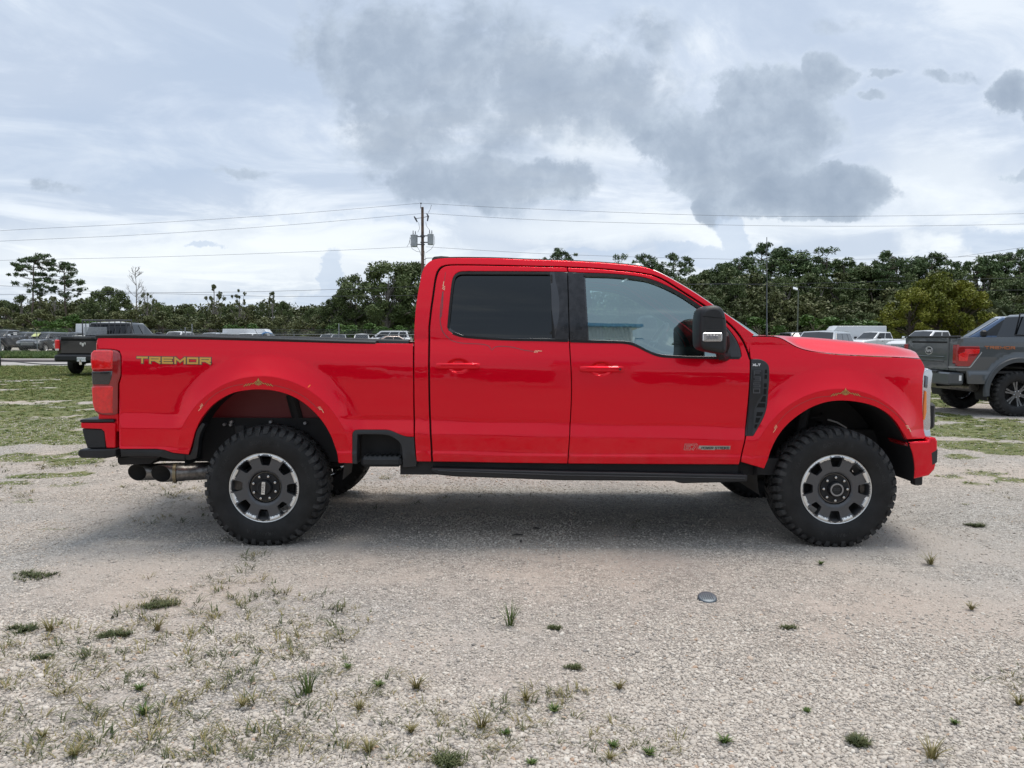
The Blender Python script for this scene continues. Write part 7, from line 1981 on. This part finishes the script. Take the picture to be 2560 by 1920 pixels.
# slight perspective of the decal: x 462..990, y 205..252 in crop 1
def trem(off):
    def f(u, v, k):
        x = 470 + u * (518 / wtot); y = 246 - v * (36 / 40) + u * .014
        X, Z = S(*c1(x, y)); return (X, syf(X, Z) - off - .00003 * k, Z)
    return f
q = MB(); strokes(q, LN, 24, trem(.0010)); q.build('decal_outline', DECK, TK, smooth=False)
q = MB(); strokes(q, LN, 14.5, trem(.0030)); q.build('decal_lettering', GOLD, TK, smooth=False)
# fender-arch emblems: three slashes each side of a small crown
def emblem(c, cx, cy, sc):
    A = []
    for s_ in (-1, 1):
        for i in range(3):
            x = s_ * (52 + i * 17); A.append([(x + s_ * 9, -8 - i * 3 - 3), (x - s_ * 6, 3 - i * 3)])
        A.append([(s_ * 40, -2), (s_ * 28, 4)]); A.append([(s_ * 26, 4), (s_ * 14, 16)]); A.append([(s_ * 20, -3), (s_ * 8, 10)])
        A.append([(s_ * 8, 14), (s_ * 3, 26)])
    A.append([(0, 4), (0, 34)]); A.append([(-14, -4), (0, -9), (14, -4)]); A.append([(-8, 2), (0, -3), (8, 2)])
    q = MB(); strokes(q, A, 6.5, place(c, cx, cy, sc, .0010, kk=.00003)); q.build('decal_outline', DECK, TK, smooth=False)
    q = MB(); strokes(q, A, 3.2, place(c, cx, cy, sc, .0026, kk=.00003)); q.build('decal_emblem', GOLD, TK, smooth=False)
emblem(c1, 1333, 398, 1.08); emblem(c4, 897, 468, 1.08)
PALE = mat('pale_gold_decal', lin('e0cfa4'), .5, coat=1)
def tick(c, cx, cy, ang, sc=1.):
    A = [[(-20, -8), (-12, 6)], [(-10, -8), (-2, 6)], [(0, -8), (8, 6)], [(8, 4), (34, 2)]]
    q = MB(); strokes(q, A, 3.6, place(c, cx, cy, sc, .0020, ang, .00003)); q.build('decal_tick', PALE, TK, smooth=False)
tick(c1, 924, 562, 235); tick(c1, 1778, 578, -55); tick(c4, 396, 715, 240); tick(c4, 1345, 712, -62)
tick(c2, 1765, 190, 0, 1.1); tick(c5, 210, 275, 85, .9)
# pinstripes following the arches
PIN = mat('pinstripe_dark', (.16, .01, .015), .5, coat=1)
def pin(c, *pts, w=.0032, m=PIN, name='pinstripe'):
    path = C_(c, *pts, step=.03); q = ribbon(path, w, -.0012, mir=False); q.build(name, m, TK, smooth=False)
pin(c1, (940, 560), (985, 505), (1060, 452), (1150, 415), (1225, 403)); pin(c1, (1440, 408), (1560, 440), (1660, 492), (1740, 560), (1768, 592))
pin(c4, (405, 690), (470, 615), (560, 550), (680, 500), (790, 487)); pin(c4, (1000, 487), (1120, 522), (1230, 590), (1310, 665), (1330, 695))
pin(c2, (985, 0), (1005, 40), (1060, 95), (1150, 122), (1300, 130), (1370, 145), (1398, 180), (1420, 155), (1480, 148), (1560, 155), (1660, 180), (1740, 190), w=.005)
pin(c5, (220, 190), (215, 240)); pin(c5, (206, 300), (192, 400), (190, 480), (205, 540), (235, 575), w=.006); pin(c5, (206, 300), (203, 380), (194, 455), w=.008)
p = ribbon([S(*c1(1688, 424)), S(*c1(1705, 406))], .008, -.0025, mir=False); p.build('orange_mark', mat('orange_mark', (.9, .15, .02), .5), TK, smooth=False)
# POWER STROKE badge
c6b = lambda x, y: (1700 + x * .07233, 1080 + y * .07233)
def bpl(off, kk=.00003):
    def f(u, v, k):
        X, Z = S(*c6b(u, -v)); return (X, syf(X, Z) - off - kk * k, Z)
    return f
SILB = mat('badge_silver', (.42, .42, .40), .35, .6)
P = clean([S(*c6b(x, y)) for x, y in ((625, 470), (1735, 486), (1722, 602), (1200, 600), (1190, 618), (730, 612), (560, 604), (590, 540))], .0015)
skin('badge_plate', P, sy, SILB, TK, thick=.004, off=-.005, edge=.001, res=.05, eps=.0015)
LN, wt = glyph_lines('POWER STROKE', 62, 68, 24, .12)
q = MB(); strokes(q, [[(735 + a * 950 / wt, -585 + b) for a, b in l] for l in LN], 22, bpl(.0062)); q.build('badge_lettering', DECK, TK, smooth=False)
LN, wt = glyph_lines('6.7', 190, 150, 30, .25)
big = [[(165 + a * 370 / wt, -590 + b) for a, b in l] for l in LN]
q = MB(); strokes(q, big, 62, bpl(.0020)); q.build('badge_outline', SILB, TK, smooth=False)
q = MB(); strokes(q, big, 34, bpl(.0050)); q.build('badge_number', RED, TK, smooth=False)
q = MB(); strokes(q, [[(640, -480), (590, -585), (700, -585)]], 30, bpl(.0066)); q.build('badge_number', RED, TK, smooth=False)
# XLT and F350 on the vent
def vpl(off, kk=.00002):
    def f(u, v, k):
        X, Z = S(*c7v(u, -v)); return (X, syf(X, Z) - off - kk * k, Z)
    return f
LN, wt = glyph_lines('XLT', 42, 34, 12)
q = MB(); strokes(q, [[(158 + a * 136 / wt, -258 + b) for a, b in l] for l in LN], 12, vpl(.0145)); q.build('badge_lettering', WHITE, TK, smooth=False)
q = MB()
for i, ch in enumerate('F350'):
    LN = [[(178 - i * 5 + a * 118, -(352 + i * 112) - 78 + b * 74) for a, b in l] for l in GLY[ch]]
    strokes(q, LN, 18, vpl(.0185))
q.build('vent_lettering', mat('vent_letter_grey', (.07, .072, .08), .45), TK, smooth=False)

# detailed tyres on the grey pickup
q = tyre_mesh(.435, .235, .30, 30)
rt = thing('w0', None, None); gme_t = q.build('tyre', [RUBBER, TREAD], rt, angle=30).data
q = MB(); q.lathe([(.245, .02), (.238, .03), (.225, .06), (.22, .2)], n=40); q.lathe([(.001, .03), (.045, .03), (.055, .045), (.075, .05), (.075, .09)], n=20)
for i in range(6):
    for dd in (-.13, .13):
        an = 2 * math.pi * i / 6 + dd; V = []
        for c_, w_, h in ((.05, .018, .045), (.15, .013, .040), (.235, .018, .028)):
            for e_ in (-1, 1): V.append((c_ * math.cos(an) - e_ * w_ * math.sin(an), h, c_ * math.sin(an) + e_ * w_ * math.cos(an)))
        V += [(x_, h + .03, z_) for x_, h, z_ in V]
        q.add(V, [(0, 1, 3, 2), (2, 3, 5, 4), (0, 2, 8, 6), (2, 4, 10, 8), (1, 7, 9, 3), (3, 9, 11, 5)])
gme_r = q.build('rim', mat('rim_dark_silver', (.16, .165, .17), .3, .8), rt, angle=30).data
q = MB(); q.lathe([(.001, .14), (.17, .14), (.17, .16), (.22, .16)], n=24); gme_w = q.build('wheel', DARK, rt).data
q = MB(); q.lathe([(.011, .0), (.011, -.018), (.001, -.022)], n=6); gme_l = q.build('lug_nut', mat('nut_chrome', (.6, .6, .6), .2, 1.), rt).data
for ch in list(rt.children): bpy.data.objects.remove(ch)
bpy.data.objects.remove(rt)
for cx in (gwx, gwx + 3.7):
    for s_ in (-1, 1):
        w_ = link('wheel', gme_w, gt, Vector((cx, GYc + s_ * (HWG + .01), gwz)) - WL[gt.name], (0, 0, 0 if s_ < 0 else math.pi)); WL[w_.name] = Vector((0, 0, 0))
        link('tyre', gme_t, w_, (0, 0, 0)); link('rim', gme_r, w_, (0, 0, 0), (0, .3, 0))
        for i in range(6):
            a = 2 * math.pi * i / 6 + .2; link('lug_nut', gme_l, w_, (.06 * math.cos(a), .05, .06 * math.sin(a)))

# ---- behind the viewer: what the paint and glass reflect ------------------------
bt = thing('metal_building', 'white ribbed metal building with a blue eave, behind the viewer', 'building', (2.6, -10, 0))
q = MB(); n = 20; V = []
for i in range(n * 2 + 1):
    x = 1.45 + i * 1.75 / (n * 2); V += [(x, -9.0 + (.04 if i % 2 else 0), 0), (x, -9.0 + (.04 if i % 2 else 0), 5.6)]
q.add(V, [(2 * i, 2 * i + 2, 2 * i + 3, 2 * i + 1) for i in range(n * 2)]); q.build('front_wall', mat('white_siding', (.72, .74, .76), .5), bt, smooth=False)
q = MB(); q.box(1.45, 3.2, -15, -9.06, 0, 5.6); q.build('building_body', mat('white_siding', (.72, .74, .76), .5), bt, smooth=False)
q = MB(); q.box(1.3, 3.5, -9.1, -8.4, 5.6, 6.0); q.build('blue_eave', mat('blue_trim', (.20, .42, .66), .4), bt, smooth=False)
q = MB(); q.box(1.3, 3.5, -15.3, -9.1, 5.6, 5.9); q.build('roof', WHITE, bt, smooth=False)

# ================================================================== small things on the gravel
GT = grassmat('tuft_green', [(.1, (.04, .09, .02)), (.4, (.075, .13, .03)), (.7, (.13, .16, .05)), (1., (.25, .22, .10))], False)
GD = grassmat('tuft_dry', [(.1, (.09, .10, .03)), (.4, (.17, .155, .055)), (.7, (.27, .22, .10)), (1., (.36, .29, .17))], False)
GDK = grassmat('weed_dark', [(.1, (.030, .045, .016)), (.4, (.06, .080, .028)), (.7, (.11, .12, .05)), (1., (.20, .15, .09))], False)
def weed(px, py, wpx, kind, label, group=None, seed=0):
    """wpx: width in photograph pixels"""
    p = gr(px, py); w = wpx / (1924 / p.y) ; r = random.Random(seed + int(px))
    if kind == 'mat':       # flat creeping mat
        V = []; F = []; lobes = [(r.uniform(-.42, .42) * w, r.uniform(-.20, .20) * w) for _ in range(r.randint(3, 6))]
        for i in range(110 if wpx > 50 else 42):
            lb_ = lobes[r.randrange(len(lobes))]; x0_ = lb_[0] + r.gauss(0, .12) * w; y0_ = lb_[1] + r.gauss(0, .10) * w; hh_ = r.uniform(.008, .036 if wpx > 50 else .022); v, f = blade_clump(r.randint(4, 9), .014, hh_, .0024, 1.2, r.randint(0, 9999))
            o = len(V); V += [(a + x0_, b + y0_, c) for a, b, c in v]; F += [tuple(k + o for k in g_) for g_ in f]
        m = GDK
    elif kind == 'tall': V, F = blade_clump(34, .02, w * 1.2, .0028, .55, seed); m = GT
    elif kind == 'dry': V, F = blade_clump(46, w * .10, w * .62, .0024, .95, seed); m = GD
    elif kind == 'green': V, F = blade_clump(60, w * .14, w * .42, .0030, 1.05, seed); m = GT
    else: V, F = blade_clump(14, w * .12, w * .55, .0026, 1.1, seed); m = GT
    me = bpy.data.meshes.new('weed_tuft'); me.from_pydata([tuple(v) for v in V], [], [tuple(f) for f in F]); me.materials.append(m)
    o = link('weed_tuft', me, None, (p.x, p.y, height(np.array([p.x]), np.array([p.y]))[0] + .004)); tag(o, label, 'weed', group); return o
c10 = lambda x, y: (800 + x * .40687, 1300 + y * .40687)
c11 = lambda x, y: (x * .55454, 1000 + y * .55454)
c12 = lambda x, y: (1700 + x * .4339, 1200 + y * .4339)
W1 = [(c10(1170, 655), 60, 'tall', 'upright blue-green grass tuft alone on bare gravel in front of the rear door'), (c10(1445, 668), 38, 'mat', 'small dark creeping weed right of the upright tuft'),
      (c10(172, 915), 34, 'green', 'small green weed rosette in the left middle foreground'), (c10(362, 1025), 46, 'green', 'low bright green tuft left of the brown-tipped spreading one'),
      (c10(590, 1040), 82, 'dry', 'wide spreading olive tuft in the centre foreground'), (c10(240, 1170), 50, 'dry', 'upright yellowed tuft with reddish base'),
      (c10(1265, 1115), 66, 'dry', 'dome-shaped yellow-green tuft right of centre foreground'), (c10(1440, 1180), 52, 'green', 'dark green tuft right of the dome-shaped one'),
      (c10(990, 1280), 96, 'dry', 'large sprawling dry tuft with pale centre near the bottom'), (c10(1140, 1320), 36, 'green', 'small green tuft touching the large sprawling dry one'),
      (c10(800, 1500), 120, 'mat', 'big dark leafy weed mat at the bottom edge'), (c10(300, 1430), 70, 'dry', 'bushy yellow-green tuft near the bottom left of centre'),
      (c10(560, 1310), 44, 'dry', 'fine yellow tuft above the bottom weed mat'), (c10(1300, 1500), 38, 'green', 'green tuft on the bottom edge right of the weed mat'),
      (c10(1800, 1400), 44, 'green', 'green tuft left of the dark rosette near the bottom'), (c10(1780, 1480), 44, 'dry', 'yellowish tuft right on the bottom edge, right of centre'),
      (c10(2020, 1450), 56, 'green', 'dark green rosette near the bottom right of centre'), (c10(1565, 915), 36, 'mat', 'flat brown weed strip right of centre'),
      (c10(1840, 1045), 44, 'dry', 'thin olive tuft on the right gravel'), (c11(150, 790), 108, 'mat', 'dark weed mat at the left side of the gravel'),
      (c11(700, 925), 104, 'mat', 'dark weed mat left below the rear wheel'), (c11(650, 1420), 76, 'green', 'bright green tuft in the lower left foreground'),
      (c11(630, 1310), 44, 'green', 'yellow-green low tuft above the bright green one'), (c11(520, 1065), 60, 'mat', 'thin dark weed streak left of the grass-fringed mat'),
      (c11(710, 1040), 60, 'dry', 'wispy dry tuft below the left dark mat'), (c11(225, 1045), 70, 'dry', 'pale dry grass spray at far left'), (c11(100, 1040), 60, 'mat', 'dark weed patch at the left edge'),
      (c11(195, 1530), 50, 'dry', 'dry tuft near the bottom left corner'), (c11(340, 1610), 54, 'dry', 'sprawling tuft on the bottom edge at left'), (c11(190, 1160), 50, 'mat', 'small dark weed mat left of the dry sprays'),
      (c11(1390, 1330), 70, 'tall', 'thin tall grass spray in the lower left of centre'), (c11(1090, 1390), 60, 'dry', 'pale wispy tuft right of the bright green one'),
      (c12(255, 1520), 56, 'green', 'fresh green tuft near the bottom, right third'), (c12(730, 1340), 34, 'green', 'tiny green tuft on the right gravel'), (c12(1580, 1410), 34, 'green', 'dark green tuft in the bottom right area'),
      (c12(1000, 1520), 60, 'mat', 'low green weed line at bottom right'), (c12(1450, 1610), 100, 'dry', 'long dry grass heap at the bottom right edge'), (c12(1950, 1300), 60, 'dry', 'dry tuft cut by the right picture edge'),
      (c12(1445, 490), 64, 'dry', 'thin dark-bladed tuft right of the front wheel'), (c12(1680, 750), 40, 'dry', 'faint grey grass tuft far right'), (c12(620, 850), 40, 'mat', 'small brown weed patch right of the round cover'),
      (c12(1720, 265), 56, 'mat', 'dark flat weed right of the front bumper'), (c12(810, 490), 28, 'green', 'tiny green sprig below the front tyre')]
for i, ((px, py), w, kd, lb) in enumerate(W1): weed(px, py, w, kd, lb, None, 100 + i)
# sparse small sprouts nobody would count
r = np.random.default_rng(9); n = 6200; y = 2.6 + 6.4 * r.uniform(size=n) ** 1.3; x = r.uniform(-1, 1, n) * (y * .68 + 1.5)
p_ = fbm(x * .8, y * 1., 4, 91) + np.interp(x, [-3, -1, 1, 3], [.17, .10, -.05, -.02]) + np.interp(y, [2.6, 3.6, 4.6, 9], [.10, .04, -.08, .02])
k = p_ + np.interp(y, [2.6, 3.8, 5, 9], [.04, -.02, -.06, -.05]) > .60; x, y = x[k], y[k]; n = len(x); s = r.uniform(.25, .8, n) * (1 + .3 * (x < -.6))
scatter('small_sprouts', np.stack([x, y, height(x, y) + .002], 1), np.stack([0 * x, 0 * x, r.uniform(0, 6.28, n)], 1), np.stack([s, s, s * .8], 1), r.integers(0, 4, n), [proto('clump', *blade_clump(12, .05, .07, .0026, 1.1, s_), GD if s_ % 2 else GDK, False) for s_ in range(4)])
# twigs and litter under the truck's near side
LIT = mat('dark_litter', (.05, .045, .04), .8)
for i, ((px, py), L, a, lb) in enumerate(((c10(1215, 102), .085, 5, 'dark flat bark chip on the gravel under the rear door'), (c10(1330, 62), .06, -25, 'short dark stick right of the bark chip'), (c10(1238, 142), .03, 80, 'tiny dark twig below the bark chip'))):
    p = gr(px, py); q = MB(); q.tube([(-L / 2, 0, 0), (-L * .1, .006, .004), (L / 2, 0, .002)], [.004, .009, .003], 6); q.xf(Matrix.Translation((p.x, p.y, .012)) @ Matrix.Rotation(math.radians(a), 4, 'Z'))
    tag(q.build('twig', LIT, None), lb, 'twig')
# small round metal cover
p = gr(1768, 1500); q = MB(); q.lathe([(.001, .008), (.046, .010), (.050, .008), (.054, .002), (.054, -.01)], (0, 0, 0), 28, 'Z')
for i in range(6): q.cbox(-.034 + i * .012, -.029 + i * .012, -.026, .026, .0085, .013, .001)
q.xf(Matrix.Translation((p.x, p.y, .012)) @ Matrix.Rotation(.3, 4, 'X')); tag(q.build('metal_disc', mat('cap_bluegrey', (.10, .12, .14), .45, .5), None), 'small round blue-grey metal disc lying on the gravel', 'metal disc')
split_loose()
